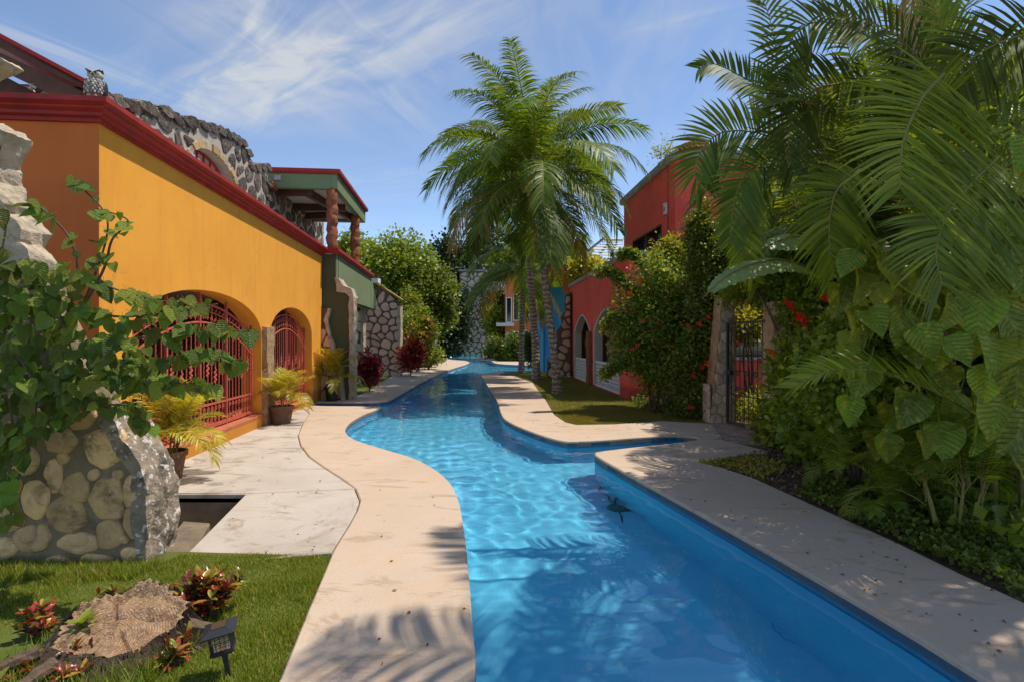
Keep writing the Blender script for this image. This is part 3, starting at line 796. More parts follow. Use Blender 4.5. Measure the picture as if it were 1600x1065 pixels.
# stone pillar between the arches
pl = thing('stone_pillar', 'rough tan stone pillar standing between the two arched windows', 'pillar', WLF.pt(5.09, 0, 0))
mb = MB(); rocky(mb, WLF, [(4.86, -.08), (5.32, -.08), (5.32, .62), (5.27, .7), (5.30, 1.95), (4.86, 1.95), (4.9, .7), (4.86, .6)], -.30, .1, .09, .03, 4, 3)
obj('shaft', mb, pl, M['pillar'])
mb = MB(); rocky(mb, WLF, [(4.84, .62), (5.33, .62), (5.33, .7), (4.84, .7)], -.2, .13, .08, .02, 3, 5); obj('moulding', mb, pl, M['pillar'])


# ironwork
def spiral(mb, c, r0, turns, sgn, r, fx, n=14, a0=0):
    pts = []
    for i in range(n + 1):
        t = i / n; a = a0 + sgn * turns * 2 * PI * t; rr = r0 * (1 - .78 * t)
        pts.append(fx(c[0] + rr * math.cos(a), c[1] + rr * math.sin(a)))
    mb.tube(pts, r, 4)


bar_m = MB(); bar_m.box((-.007, -.007, 0), (.007, .007, 1)); bar_m = bar_m.mesh('bar', M['iron_red'])
tw = MB(); k = 0
for i in range(49):
    a = i * .75; r = .0105
    for j in range(4): tw.v.append((r * math.cos(a + j * PI / 2), r * math.sin(a + j * PI / 2), i / 48))
for i in range(48):
    for j in range(4): tw.f.append((i * 4 + j, i * 4 + (j + 1) % 4, i * 4 + 4 + (j + 1) % 4, i * 4 + 4 + j))
tw_m = tw.mesh('twisted_bar', M['iron_red'])
sc = MB(); fx = lambda x, z: (x, 0, z)
spiral(sc, (.022, .26), .04, 1.2, 1, .006, fx, a0=PI * .9); spiral(sc, (-.022, .07), .04, 1.2, 1, .006, fx, a0=-PI * .1)
sc.tube([fx(-.018, .27), fx(-.028, .22), fx(0, .165), fx(.028, .11), fx(.018, .06)], .006, 4); sc_m = sc.mesh('scroll', M['iron_red'])
orn = MB()
for i, (dx, z, r) in enumerate([(-.028, .02, .02), (.028, .05, .022), (-.03, .09, .024), (.03, .13, .024), (-.026, .17, .022), (.024, .21, .02), (0, .245, .018), (0, .0, .016), (0, .11, .022), (0, .285, .012), (0, .18, .02), (0, .06, .018)]):
    orn.ball((dx, 0, z), r, 6, 4, (1, .6, 1.2))
orn_m = orn.mesh('ornament', M['iron_red'])


def grille(label, u0, u1, outer, inner_, posts, zb, z2, nb):
    fr = WLF; w = -.17; c = (u0 + u1) / 2
    root = thing('window_grille', label, 'window grille', fr.pt(c, zb, w), 'iron grilles in the arches of the orange building')
    ang = math.atan2(fr.d.y, fr.d.x)
    mb = MB()
    pts = lambda f: [fr.pt(u0 + (u1 - u0) * i / 26, f(u0 + (u1 - u0) * i / 26 - c), w) for i in range(27)]
    mb.tube(pts(outer), .019, 4); mb.tube(pts(inner_), .017, 4)
    mb.tube(pts(lambda x: (outer(x) + inner_(x)) / 2 + .03), .010, 4)
    for z in (zb, zb + .03, z2): mb.bar(fr.pt(u0, z, w), fr.pt(u1, z, w), .03, .03)
    obj('frame', mb, root, M['iron_red'])
    for p in posts:
        mb = MB(); mb.bar(fr.pt(p, .13, w), fr.pt(p, outer(p - c) + .17, w), .04, .04, up=fr.d); obj('post', mb, root, M['iron_red'])
    for i in range(nb):
        u = u0 + (u1 - u0) * (i + .5) / nb
        if min(abs(u - p) for p in posts) < .045: continue
        top = outer(u - c) if i % 4 == 1 else inner_(u - c)
        o = obj('bar', tw_m if i % 2 else bar_m, root, world=False); o.location = fr.pt(u, zb, w) - root.location; o.rotation_euler = (0, 0, ang); o.scale = (1, 1, top - zb)
        if i % 2 == 0:
            o = obj('ornament', orn_m, root, world=False); o.location = fr.pt(u, .98 + (.12 if i % 4 == 0 else 0), w) - root.location; o.rotation_euler = (0, 0, ang)
        o = obj('scroll', sc_m, root, world=False); o.location = fr.pt(u, zb + .02, w + .005) - root.location; o.rotation_euler = (0, 0, ang); o.scale = (1, 1, (z2 - zb) / .34)
        o = obj('scroll', sc_m, root, world=False); o.location = fr.pt(u, inner_(u - c) + .015, w + .005) - root.location; o.rotation_euler = (0, 0, ang); h = outer(u - c) - inner_(u - c); o.scale = (.85, 1, max(.3, (h - .03) / .33))
    return root


grille('salmon iron grille in the nearer and wider arch, partly behind the vine', .66, 4.8, lambda x: 2.27 - .115 * x * x, lambda x: 1.97 - .135 * x * x, [.7, 1.68, 2.66, 3.63, 4.78], .27, .64, 30)
grille('salmon iron grille in the farther narrow arch beside the potted palm', 5.4, 8.44, lambda x: 2.27 - .20 * x * x, lambda x: 1.95 - .225 * x * x, [5.44, 6.92, 8.4], .2, .55, 22)

# ------------------------------------------------------------------ ruin walls on the terrace
WU = Frame(WLF.pt(0, 0, -.9)[:2], (-.0936, .9956))
r1 = WU.hits([(150, 200), (165, 152), (185, 158), (200, 162), (222, 166), (235, 172), (258, 174), (275, 186), (300, 190), (318, 198), (345, 206), (362, 214), (378, 224), (388, 240), (392, 262), (418, 264), (419, 335)]); r1 = [(u, v) for u, v in r1] + [(r1[-1][0], WH + .1), (r1[0][0], WH + .1)]
rw = thing('ruined_stone_wall', 'dark stone ruin wall with an arched window, stepping down on the orange roof', 'ruin', WU.pt(3, WH + .1, 0))
wc = WU.hit(337, 256); wl_ = WU.hit(300, 290)[0]; wr_ = WU.hit(367, 300)[0]
hole = arch_loop(wl_ - .1, wr_, WH + .2, 4.86, 5.33, 14)
mb = MB(); mb.slab(WU, [resample(r1, .3), hole], -.4, 0); obj('wall_core', mb, rw, M['mortar'])
stone_wall(rw, WU, r1, .36, .075, .03, M['stone_dark'], seed=4, asp=1.3, holes=[arch_loop(wl_ - .25, wr_ + .12, WH + .1, 4.86, 5.48, 14)])
# rough boulders crowning the wall
for i, (u, v) in enumerate(resample(r1[1:-2], .34, False)):
    mb = MB(); rocky(mb, WU, [(u + (.17 + random.random() * .05) * math.cos(a) * 1.0, v - .06 + .085 * math.sin(a) * random.uniform(.7, 1.25)) for a in np.linspace(0, 2 * PI, 9)[:-1]], -.42, .06, .12, .035, 3, i * 3.3)
    obj('capstone', mb, rw, M['stone_dark'])
mb = MB(); uu, vv = r1[-3]; rocky(mb, WU, [(uu + .02, WH + .1), (uu + .2, WH + .1), (uu + .22, vv), (uu + .02, vv)], -.42, .04, .1, .05, 4, 8); obj('end_stone', mb, rw, M['rock_light'])
na = 11
for i in range(na):
    a0 = PI * i / na + .02; a1 = PI * (i + 1) / na - .02; h = (hole[1][0] - hole[0][0]) / 2; c = (hole[1][0] + hole[0][0]) / 2; vs_ = 4.86; rv = .47
    q = [(c + (h + e) * math.cos(a), vs_ + (rv + e) * math.sin(a)) for a, e in ((a0, .01), (a1, .01), (a1, .15), (a0, .15))]
    mb = MB(); mb.slab(WU, [q], -.1, .03 + .01 * (i % 3)); obj('arch_stone', mb, rw, M['ochre_stone'] if i % 3 else M['rock_light'])
gr = thing('window_grille', 'rusty red iron grille set in the small arch of the dark ruin wall', 'window grille', WU.pt(c, WH + .2, -.2)); ang = math.atan2(WU.d.y, WU.d.x)
mb = MB(); mb.tube([WU.pt(c + h * .95 * math.cos(PI * i / 16), vs_ + rv * .95 * math.sin(PI * i / 16), -.2) for i in range(17)], .03, 4); mb.tube([WU.pt(c + h * .6 * math.cos(PI * i / 16), vs_ + rv * .55 * math.sin(PI * i / 16), -.2) for i in range(17)], .02, 4)
obj('frame', mb, gr, M['cornice'])
for i in range(7):
    x = -.84 + .28 * i; mb = MB(); mb.bar(WU.pt(c + h * x, WH + .15, -.2), WU.pt(c + h * x, vs_ + rv * .93 * math.sqrt(max(0, 1 - x * x)), -.2), .03); obj('bar', mb, gr, M['cornice'])
    o = obj('scroll', sc_m, gr, world=False); o.location = WU.pt(c + h * x + .1, vs_ - .05, -.19) - gr.location; o.rotation_euler = (0, 0, ang); o.scale = (1.6, 1, 1.2)

r2 = WU.hits([(419, 335), (419, 292), (432, 290), (447, 293), (455, 302), (468, 312), (471, 320), (484, 321), (487, 338), (502, 340), (503, 388)])
r2 = r2 + [(r2[-1][0], WH + .1), (r2[0][0], WH + .1)]
rw = thing('ruined_stone_wall', 'lower stepped dark stone ruin wall in front of the green roof pavilion', 'ruin', WU.pt(11, WH + .1, 0))
W2 = Frame(WU.pt(0, 0, -.5)[:2], (-.0936, .9956))
r2 = [W2.hit(*p) for p in [(400, 335), (412, 292), (432, 290), (447, 293), (455, 302), (468, 312), (471, 320), (484, 321), (487, 338), (502, 340), (503, 388)]]; r2 = r2 + [(r2[-1][0], WH + .1), (r2[0][0], WH + .1)]
mb = MB(); rocky(mb, W2, r2, -.42, 0, .2, .05, 4, 5); obj('wall_core', mb, rw, M['mortar'])
stone_wall(rw, W2, r2, .42, .08, .03, M['stone_dark'], seed=9, asp=1.5)
uu, vv = r2[-3]; mb = MB(); rocky(mb, W2, [(uu - .05, WH + .1), (uu + .2, WH + .1), (uu + .2, vv + 1.6), (uu, vv + 1.6)], -.42, .03, .1, .05, 4, 12); obj('end_stone', mb, rw, M['rock_light'])
# little tiled canopy between the ruins
ca = thing('tiled_canopy', 'small red clay tile canopy tucked between the two dark ruin walls', 'canopy', P(432, 300, 14.5))
c0 = P(420, 293, 14.6); c1 = P(447, 312, 17.0)
mb = MB(); mb.bar(c0 + Vector((-.25, 0, .05)), c1 + Vector((-.25, 0, .05)), .55, .05, up=(.5, 0, 1)); obj('board', mb, ca, M['wood'])
for i in range(9):
    t = i / 8; p = c0.lerp(c1, t); mb = MB(); mb.tube([p + Vector((-.45, 0, .25)), p + Vector((.04, 0, .02))], .085, 7); obj('tile', mb, ca, M['tile'])

# ------------------------------------------------------------------ timber roof over the terrace, upper left
rf = thing('terrace_roof', 'red roof on brown timber rafters rising at the upper left corner', 'roof', P(70, 158, 7))
def slope(px, py, Y): return P(px, py, Y)
for Y0, Y1 in ((6.75, 8.6),):
    e0, e1 = P(-140, -12, Y0), P(137, 136, Y0)
    off = Vector((-.35, Y1 - Y0, .0))
    for i in range(7):
        a = e0.lerp(e1, i / 7); b2 = e0.lerp(e1, (i + 1) / 7); mb = MB()
        up_ = Vector((0, 0, .045)); q = [a, b2, b2 + off, a + off]
        mb.add([*q, *[x + up_ for x in q]], [(0, 1, 2, 3), (4, 7, 6, 5), (0, 4, 5, 1), (1, 5, 6, 2), (2, 6, 7, 3), (3, 7, 4, 0)]); obj('roof_panel', mb, rf, M['rooftile'])
for (a, b2, Y, w_, h_) in (((-140, 34), (128, 162), 6.95, .13, .20), ((-120, 70), (62, 166), 7.6, .13, .2), ((-100, 96), (30, 160), 8.3, .12, .18)):
    mb = MB(); mb.bar(P(*a, Y), P(*b2, Y), w_, h_, up=(0, 0, 1)); obj('rafter', mb, rf, M['wood'])
mb = MB(); mb.bar(P(-140, 5, 6.9), P(132, 141, 6.9), .10, .06); obj('batten', mb, rf, M['wood'])
bw = thing('terrace_back_wall', 'low pinkish stone wall under the timber rafters behind the red cornice', 'wall', P(60, 160, 8.6))
fb = Frame(P(-60, 160, 8.6)[:2], (1, .05)); L_ = (P(136, 160, 8.6) - P(-60, 160, 8.6)).length
ob = [(0, WH + .1), (L_, WH + .1), (L_, 5.75), (0, 5.75)]
mb = MB(); mb.slab(fb, [ob], -.25, 0); obj('wall_core', mb, bw, M['mortard']); stone_wall(bw, fb, ob, .33, .04, .03, M['stone_pink'], seed=21)
bulb = thing('light_bulb', 'clear light bulb hanging from the timber rafters above the red cornice', 'light bulb', P(51, 140, 6.9))
mb = MB(); p = P(51, 140, 6.9); mb.ball(p, .036, 10, 8, (1, 1, 1.25)); obj('bulb', mb, bulb, M['lglass'], smooth=True)
mb = MB(); mb.tube([p + Vector((0, 0, .04)), p + Vector((0, 0, .09))], .018, 8); obj('socket', mb, bulb, M['black'])
mb = MB(); mb.tube([p + Vector((0, 0, .09)), p + Vector((0, 0, .22))], .004, 5); obj('cord', mb, bulb, M['black'])

# ------------------------------------------------------------------ green building
gb = thing('green_building', 'sage green building with red cornice and a columned roof pavilion', 'building', (-5.2, 16, 0))
GS = Frame((-5.0, 15.45), (-.0936, .9956))
mb = MB(); o_ = GS.hits([(524, 440), (538, 458), (556, 478), (589, 489), (589, 484), (579, 445)]); top = 4.12
mb.slab(GS, [[(.06, 2.93), (7.7, 2.93), (7.7, 3.2), (6.2, top), (.06, top)]], -.25, 0); obj('parapet', mb, gb, M['greenl'])
fg = Frame((-5.42, 15.47), (1, 0), 1)
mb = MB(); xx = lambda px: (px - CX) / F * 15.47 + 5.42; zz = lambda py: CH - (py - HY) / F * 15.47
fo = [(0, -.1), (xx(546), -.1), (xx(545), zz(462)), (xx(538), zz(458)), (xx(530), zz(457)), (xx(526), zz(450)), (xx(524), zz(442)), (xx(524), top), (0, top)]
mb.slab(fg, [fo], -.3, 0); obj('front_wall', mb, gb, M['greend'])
mb = MB(); lip = [(xx(546), -.1), (xx(546), zz(470)), (xx(540), zz(463)), (xx(527), zz(461)), (xx(524), zz(440)), (xx(530), zz(440)), (xx(538), zz(452)), (xx(549), zz(456)), (xx(554), zz(470)), (xx(552), zz(540)), (xx(553), zz(600)), (xx(552), -.1)]
rocky(mb, fg, lip, -.36, .05, .09, .035, 4, 17); obj('ragged_edge', mb, gb, M['rock_light'], label='ragged pale stone edge of the front wall')
PR2 = [(0, top), (.04, top), (.06, top + .05), (.1, top + .07), (.1, top + .16), (0, top + .16)]
mb = MB(); sweep(mb, [(-6.2, 15.47), (-5.0, 15.45), GS.pt(6.2, 0)[:2]], PR2, 1); obj('cornice', mb, gb, M['cornice'])
mb = MB(); mb.prism([(-9, 15.6), (-5.1, 15.6), tuple(GS.pt(7.4, 0, -.1)[:2]), (-9.5, 23)], 2.95, 3.05, bottom=True); mb.prism([(-9, 15.6), (-5.1, 15.6), tuple(GS.pt(6.2, 0, -.1)[:2]), (-9.5, 22)], top - .1, top, bottom=True); obj('floor_slab', mb, gb, M['ceiling'])
mb = MB(); mb.slab(GS, [GS.hits([(579, 450), (590, 452), (590, 482), (584, 482)])], -.5, -.3); obj('side_window', mb, gb, M['glass'])
# pavilion roof
RZ0, RZ1 = 5.95, 6.36
def rot(L): return [tuple(GS.pt(u, 0, w)[:2]) for u, w in L]
mb = MB(); mb.prism(rot([(-.05, .05), (4.5, .05), (4.5, -.12), (-.05, -.12)]), RZ0, RZ1, bottom=True); mb.prism(rot([(-.05, -.123), (.12, -.123), (.12, -4.2), (-.05, -4.2)]), RZ0, RZ1, bottom=True); mb.prism(rot([(4.33, -.123), (4.5, -.123), (4.5, -4.2), (4.33, -4.2)]), RZ0, RZ1, bottom=True); obj('fascia', mb, gb, M['greenl'])
mb = MB(); mb.prism(rot([(.12, -.123), (4.33, -.123), (4.33, -4.2), (.12, -4.2)]), RZ0 + .1, RZ0 + .16, bottom=True); obj('pavilion_ceiling', mb, gb, M['ceiling'])
PR3 = [(.0, RZ1), (.05, RZ1), (.09, RZ1 + .04), (.09, RZ1 + .13), (0, RZ1 + .15), (-.3, RZ1 + .15), (-.3, RZ1)]
mb = MB(); sweep(mb, rot([(-.05, -4.2), (-.05, .05), (4.5, .05), (4.5, -4.2)]), PR3, 1); obj('roof_cornice', mb, gb, M['cornice'])
mb = MB(); mb.prism(rot([(.2, -.2), (4.2, -.2), (4.2, -4), (.2, -4)]), RZ1 + .02, RZ1 + .1); obj('pavilion_roof', mb, gb, M['grey'])
for (u, w) in ((.06, -.12), (3.45, -.12), (3.5, -3.4)):
    p = GS.pt(u, 0, w); mb = MB()
    mb.tube([p + Vector((.02 * math.sin(i * 1.7), .02 * math.cos(i), top + .15 + (RZ0 - top - .15) * i / 18)) for i in range(19)], [.15 + .006 * math.sin(i * 2.3) for i in range(19)], 14, wob=.12); obj('column', mb, gb, M['bark_col'])
for (a, b2) in (((.3, -.9), (3.9, -.25)), ((3.3, -.9), (3.9, -3.6)), ((.25, -.7), (.9, -3.9)), ((2.2, -.2), (2.2, -3.9))):
    mb = MB(); mb.bar(GS.pt(a[0], RZ0 - .02, a[1]), GS.pt(b2[0], RZ0 - .02, b2[1]), .14, .2); obj('beam', mb, gb, M['wood'])
fl = thing('floodlight', 'small grey floodlight fixed to the green fascia of the pavilion', 'floodlight', P(433, 287, 15.2))
mb = MB(); p = P(436, 285, 15.3); mb.box((p.x - .09, p.y - .12, p.z - .06), (p.x + .09, p.y, p.z + .08)); obj('housing', mb, fl, M['grey'])
mb = MB(); mb.bar(p + Vector((0, 0, .02)), p + Vector((.05, .14, .02)), .04); obj('bracket', mb, fl, M['black'])
bx = thing('roof_tank', 'white box shaped roof unit behind the end of the green parapet', 'roof unit', P(585, 440, 23))
mb = MB(); p = P(585, 443, 23.5); mb.box((p.x - .35, p.y, p.z - .1), (p.x + .15, p.y + .5, p.z + .1)); obj('box', mb, bx, M['white'])
mb = MB(); mb.tube([p + Vector((.3, 0, -.5)), p + Vector((.3, 0, .15))], .03, 6); mb.tube([p + Vector((-.4, -.02, .12)), p + Vector((.4, -.02, .12))], .03, 5); obj('pipe', mb, bx, M['black'])


def px_wall(name, label, cat, Y, poly, thick, core, smat, size, gap, seed, edge=None, asp=1.1, depth=.03, stuff=False, amp=.03, rim=None, st=.1):
    fr = Frame((-0, Y), (1, 0), 1)
    L = [((a - CX) / F * Y, CH - (b_ - HY) / F * Y) for a, b_ in poly]
    root = thing(name, label, cat, fr.pt(sum(p[0] for p in L) / len(L), 0, 0))
    mb = MB(); rocky(mb, fr, L, -thick, 0, st, amp, 4, seed); obj('wall_core', mb, root, core)
    stone_wall(root, fr, L, size, gap, depth, smat, seed, asp, w=amp * .3, stuff=stuff)
    return root, fr, L


fin, fr_, L_ = px_wall('stone_fin_wall', 'tapering pinkish stone fin wall rising behind the black potted palm', 'wall', 15.4,
    [(499, 632), (499, 487), (515, 487), (513, 499), (508, 506), (514, 525), (520, 548), (527, 575), (533, 600), (536, 632)], .35, M['mortard'], M['stone_pink'], .26, .03, 31)
mb = MB(); e = [((a - CX) / F * 15.4, CH - (b_ - HY) / F * 15.4) for a, b_ in [(513, 487), (517, 488), (512, 505), (518, 528), (524, 550), (531, 577), (537, 602), (539, 632), (534, 632), (531, 600), (525, 576), (518, 548), (512, 525), (507, 506)]]
rocky(mb, fr_, e, -.38, .05, .08, .03, 4, 44); obj('ragged_edge', mb, fin, M['rock_light'])
fin, fr_, L_ = px_wall('stone_pier', 'narrow pale stone pier with white edge beside the green wall', 'wall', 21.5,
    [(553, 606), (553, 480), (567, 480), (567, 606)], .35, M['mortard'], M['stone_pale'], .33, .04, 33)
mb = MB(); rocky(mb, fr_, [((a - CX) / F * 21.5, CH - (b_ - HY) / F * 21.5) for a, b_ in [(564, 606), (564, 478), (568, 478), (568, 606)]], -.38, .05, .12, .03, 3, 47); obj('ragged_edge', mb, fin, M['rock_light'])
fin, fr_, L_ = px_wall('stone_gable_wall', 'tall crazy-paved pinkish stone wall with a sloping ochre tile edge', 'wall', 25.6,
    [(557, 594), (557, 486), (590, 486), (590, 452), (598, 451), (606, 460), (614, 470), (624, 482), (625, 594)], .45, M['mortard'], M['stone_pink'], .36, .06, 35)
fz = lambda a, b_: ((a - CX) / F * 25.6, CH - (b_ - HY) / F * 25.6)
for i in range(8):
    a = Vector(fz(590, 449)).lerp(Vector(fz(628, 474)), i / 8); b2 = Vector(fz(590, 449)).lerp(Vector(fz(628, 474)), (i + .96) / 8)
    mb = MB(); mb.bar(fr_.pt(a.x, a.y, -.2), fr_.pt(b2.x, b2.y, -.2), .6, .07); obj('tile', mb, fin, M['ochre'])
mb = MB(); rocky(mb, fr_, [fz(622, 594), fz(621, 484), fz(626, 484), fz(626, 594)], -.5, .05, .15, .03, 3, 49); obj('ragged_edge', mb, fin, M['rock_light'])
bwall = thing('boundary_wall', 'short plain beige wall behind the yellow flowering shrub', 'wall', P(672, 560, 46))
mb = MB(); a = P(655, 560, 46); b2 = P(681, 531, 46); mb.box((a.x, 46, -.1), (b2.x, 46.3, b2.z)); obj('panel', mb, bwall, M['ceiling'])
mb = MB(); mb.box((a.x - .05, 45.95, b2.z), (b2.x + .05, 46.35, b2.z + .08)); obj('coping', mb, bwall, M['grey'])

# ------------------------------------------------------------------ stone tower and far buildings
tw_root = thing('stone_tower', 'tall pale crazy-paved stone tower standing at the far end of the water', 'tower', P(739, 559, 58))
TZ = 60.0; x0, x1 = P(718, 500, TZ).x, P(758, 500, TZ).x
mb = MB(); mb.box((x0, TZ, -1.1), (x1, TZ + 4, 9.2)); obj('wall_core', mb, tw_root, M['mortard'])
frt = Frame((x0, TZ), (1, 0)); stone_wall(tw_root, frt, [(0, -.2), (x1 - x0, -.2), (x1 - x0, 9.2), (0, 9.2)], .52, .10, .05, M['stone_pale'], 51, 1.15, stuff=True)
mb = MB(); mb.box((x0 - .1, TZ - .1, 9.2), (x1 + .1, TZ + 4.1, 9.35)); obj('coping', mb, tw_root, M['grey'])
sb = thing('stone_house', 'stone faced house wing with dark openings beside the tower', 'building', P(770, 555, 61))
x2 = P(800, 500, 62).x
mb = MB(); frs = Frame((x1, 61.5), (1, 0)); WN = [[(.25, 4.2), (1.5, 4.2), (1.5, 5.9), (.25, 5.9)], [(.25, 1.0), (1.6, 1.0), (1.6, 3.0), (.25, 3.0)]]
mb.slab(frs, [[(0, -.1), (x2 - x1, -.1), (x2 - x1, 8.2), (0, 8.2)], *WN], -.4, 0); obj('wall', mb, sb, M['mortar'])
stone_wall(sb, frs, [(0, 0), (x2 - x1, 0), (x2 - x1, 8.2), (0, 8.2)], .42, .08, .04, M['stone_pale'], 53, 1.15, stuff=True, holes=WN)
for q in WN:
    mb = MB(); mb.slab(frs, [q], -.38, -.3); wd = obj('window', mb, sb, M['glass'])
    mb = MB(); mb.fbox(frs, q[0][0], q[1][0], q[3][1] - .12, q[3][1], -.3, .03); mb.fbox(frs, q[0][0], q[1][0], q[0][1], q[0][1] + .08, -.3, .03); obj('frame', mb, wd, M['cornice'])

fo_ = thing('orange_apartment_house', 'distant orange house with white framed windows behind the palm trunks', 'building', P(815, 550, 46))
x0, x1 = P(789, 500, 46).x, P(848, 500, 46).x; frf = Frame((x0, 46), (1, 0)); zf = lambda py: CH - (py - HY) / F * 46; uf = lambda px: (px - 789) / F * 46
WN = []
for (a, b2, c, d) in ((792, 471, 798.5, 508), (803, 466, 810, 505), (792, 525, 797, 541), (803, 524, 810, 541), (820, 522, 825, 534), (831, 520, 837, 540), (820, 470, 826, 502), (832, 470, 838, 502)):
    WN.append([(uf(a), zf(d)), (uf(c), zf(d)), (uf(c), zf(b2)), (uf(a), zf(b2))])
mb = MB(); mb.slab(frf, [[(0, -.1), (x1 - x0, -.1), (x1 - x0, zf(425)), (0, zf(440))], *WN], -.3, 0); mb.box((x0, 46.3, 0), (x0 + .3, 54, zf(440))); obj('wall', mb, fo_, M['farorange'])
for q in WN:
    mb = MB(); mb.slab(frf, [q], -.28, -.22); wd = obj('window', mb, fo_, M['glass'])
    mb = MB(); a, b2 = q[0], q[2]
    for (p, r_) in (((a[0] - .07, a[1] - .07), (b2[0] + .07, a[1])), ((a[0] - .07, b2[1]), (b2[0] + .07, b2[1] + .07)), ((a[0] - .07, a[1]), (a[0], b2[1])), ((b2[0], a[1]), (b2[0] + .07, b2[1]))): mb.fbox(frf, p[0], r_[0], p[1], r_[1], -.05, .05)
    obj('frame', mb, wd, M['white'])
mb = MB(); mb.box((P(776, 500, 46).x, 45.0, zf(515)), (P(803, 500, 46).x, 45.99, zf(510))); obj('balcony_slab', mb, fo_, M['white'])
mb = MB(); mb.box((x0 - .2, 45.8, zf(432)), (x1 + .2, 46.6, zf(427))); obj('cornice', mb, fo_, M['cornice'])

# blue archway building
bb = thing('blue_archway', 'bright blue building with a tall pointed arch standing in the water', 'building', P(870, 580, 29))
YB = 29.0; frb = Frame((P(846, 500, YB).x, YB), (1, 0)); ub = lambda px: (px - 846) / F * YB; zb_ = lambda py: CH - (py - HY) / F * YB
ar = [(ub(849), -.3), (ub(863), -.3), (ub(863.5), zb_(520)), (ub(862), zb_(505)), (ub(858.5), zb_(493)), (ub(854), zb_(501)), (ub(851), zb_(512)), (ub(849), zb_(528))]
mb = MB(); mb.slab(frb, [[(0, -.3), (ub(900), -.3), (ub(900), zb_(452)), (ub(846), zb_(456))], ar], -.5, 0); obj('wall', mb, bb, M['blue'])
mb = MB(); mb.slab(frb, [[(ub(845), -.3), (ub(849), -.3)] + ar[2:][::-1] + [(ub(863), -.3), (ub(866), -.3), (ub(866), zb_(520)), (ub(864), zb_(500)), (ub(858.5), zb_(486)), (ub(852), zb_(498)), (ub(848), zb_(510)), (ub(845), zb_(530))]], .003, .06); obj('arch_surround', mb, bb, M['blue2'])
mb = MB(); mb.box((frb.o.x, YB + 1.6, -.3), (frb.o.x + 2.2, YB + 1.7, 4.5)); obj('inner_wall', mb, bb, M['blue2'])
mb = MB(); mb.box((frb.o.x, YB + .5, zb_(456) - .1), (frb.o.x + 2, YB + 4, zb_(456))); mb.box((frb.o.x, YB + .5, -.3), (frb.o.x + .2, YB + 4, zb_(456) - .1)); obj('side_wall', mb, bb, M['blue'])
px_wall('ragged_stone_wall', 'brown stone buttress with a ragged stepped edge beside the red wall', 'wall', 24.6,
    [(892, 592), (892, 462), (885, 466), (883, 480), (885, 490), (877, 500), (879, 512), (870, 522), (871, 535), (866, 545), (864, 560), (856, 566), (855, 594)], .5, M['mortard'], M['stone_pink'], .38, .07, 61, depth=.05)

# ------------------------------------------------------------------ red building
rb = thing('red_building', 'two-storey red house with grey copings, pointed arches and white lattice railings', 'building', (4.2, 16.5, 0))
WR = Frame((3.36, 15.6), (-.0687, .9976), -1); RH = 4.08
B1 = arch_loop(5.3, 8.8, .0, 2.0, 2.75, 18, True); B2 = arch_loop(1.0, 4.84, .0, 2.0, 2.78, 18, True)
mb = MB(); mb.slab(WR, [[(0, -.1), (9.6, -.1), (9.6, RH), (0, RH)], B1, B2], -.35, 0); obj('wall', mb, rb, M['red'])
mb = MB(); sweep(mb, [(9.5, 15.58), (3.36, 15.58), WR.pt(9.7, 0)[:2]], [(-.32, RH), (.06, RH), (.09, RH + .03), (.09, RH + .15), (-.32, RH + .17)], -1); obj('coping', mb, rb, M['grey'])
FRO = Frame((3.36, 15.6), (1, 0)); hu = lambda px: (px - CX) / F * 15.6 - 3.36
op = [(hu(1140), 1.2), (hu(1230), 1.2), (hu(1230), 2.3), (hu(1140), 2.3)]
mb = MB(); mb.slab(FRO, [[(.003, -.1), (7.5, -.1), (7.5, RH), (.003, RH)], op], -.35, 0); obj('front_wall', mb, rb, M['red'])
mb = MB(); mb.fbox(FRO, op[0][0] - .3, op[1][0] + .3, 1.0, 2.5, -.8, -.75); obj('opening_back', mb, rb, M['glass'])
mb = MB(); mb.fbox(FRO, op[0][0] - .05, op[1][0] + .05, 1.12, 1.2, -.2, .06); obj('sill', mb, rb, M['ceiling'])
mb = MB(); mb.prism([tuple(WR.pt(9.4, 0, -.2)[:2]), (3.5, 15.8), (10, 15.8), (10, 25)], RH - .06, RH - .01, bottom=True); obj('terrace_floor', mb, rb, M['grey'])
# arch rims
for Lp in (B1, B2):
    c = (Lp[0][0] + Lp[1][0]) / 2; arc = Lp[2:]
    outer_ = [(c + (x - c) * 1.0, y) for x, y in arc]; inn = [(c + (x - c) * .90, y - .09 if y > 2.05 else y) for x, y in arc]
    lp = [(Lp[1][0], .02)] + outer_ + [(Lp[0][0], .02)] + [(c + (Lp[0][0] - c) * .90, .02)] + inn[::-1] + [(c + (Lp[1][0] - c) * .9, .02)]
    mb = MB(); mb.slab(WR, [lp], -.33, -.02); obj('arch_lining', mb, rb, M['ceiling'])
# lattice railings: every rail and bar a piece of the panel
for (u0, u1, hh) in ((5.42, 8.68, .92), (1.1, 4.74, .92)):
    ra = obj('railing', (lambda m_: (m_.fbox(WR, u0, u1, .0, .07, -.16, -.06), m_.fbox(WR, u0, u1, hh - .07, hh, -.16, -.06), m_.fbox(WR, u0, u0 + .07, .07, hh - .07, -.16, -.06), m_.fbox(WR, u1 - .07, u1, .07, hh - .07, -.16, -.06), m_)[-1])(MB()), rb, M['white'])
    nu = 20; nv = 6
    for i in range(1, nu):
        u = u0 + (u1 - u0) * i / nu; mb = MB(); mb.fbox(WR, u - .022, u + .022, .07, hh - .07, -.14, -.09); obj('bar', mb, ra, M['white'])
    for j in range(1, nv):
        v = .07 + (hh - .14) * j / nv; mb = MB(); mb.fbox(WR, u0 + .07, u1 - .07, v - .02, v + .02, -.137, -.093); obj('rail', mb, ra, M['white'])
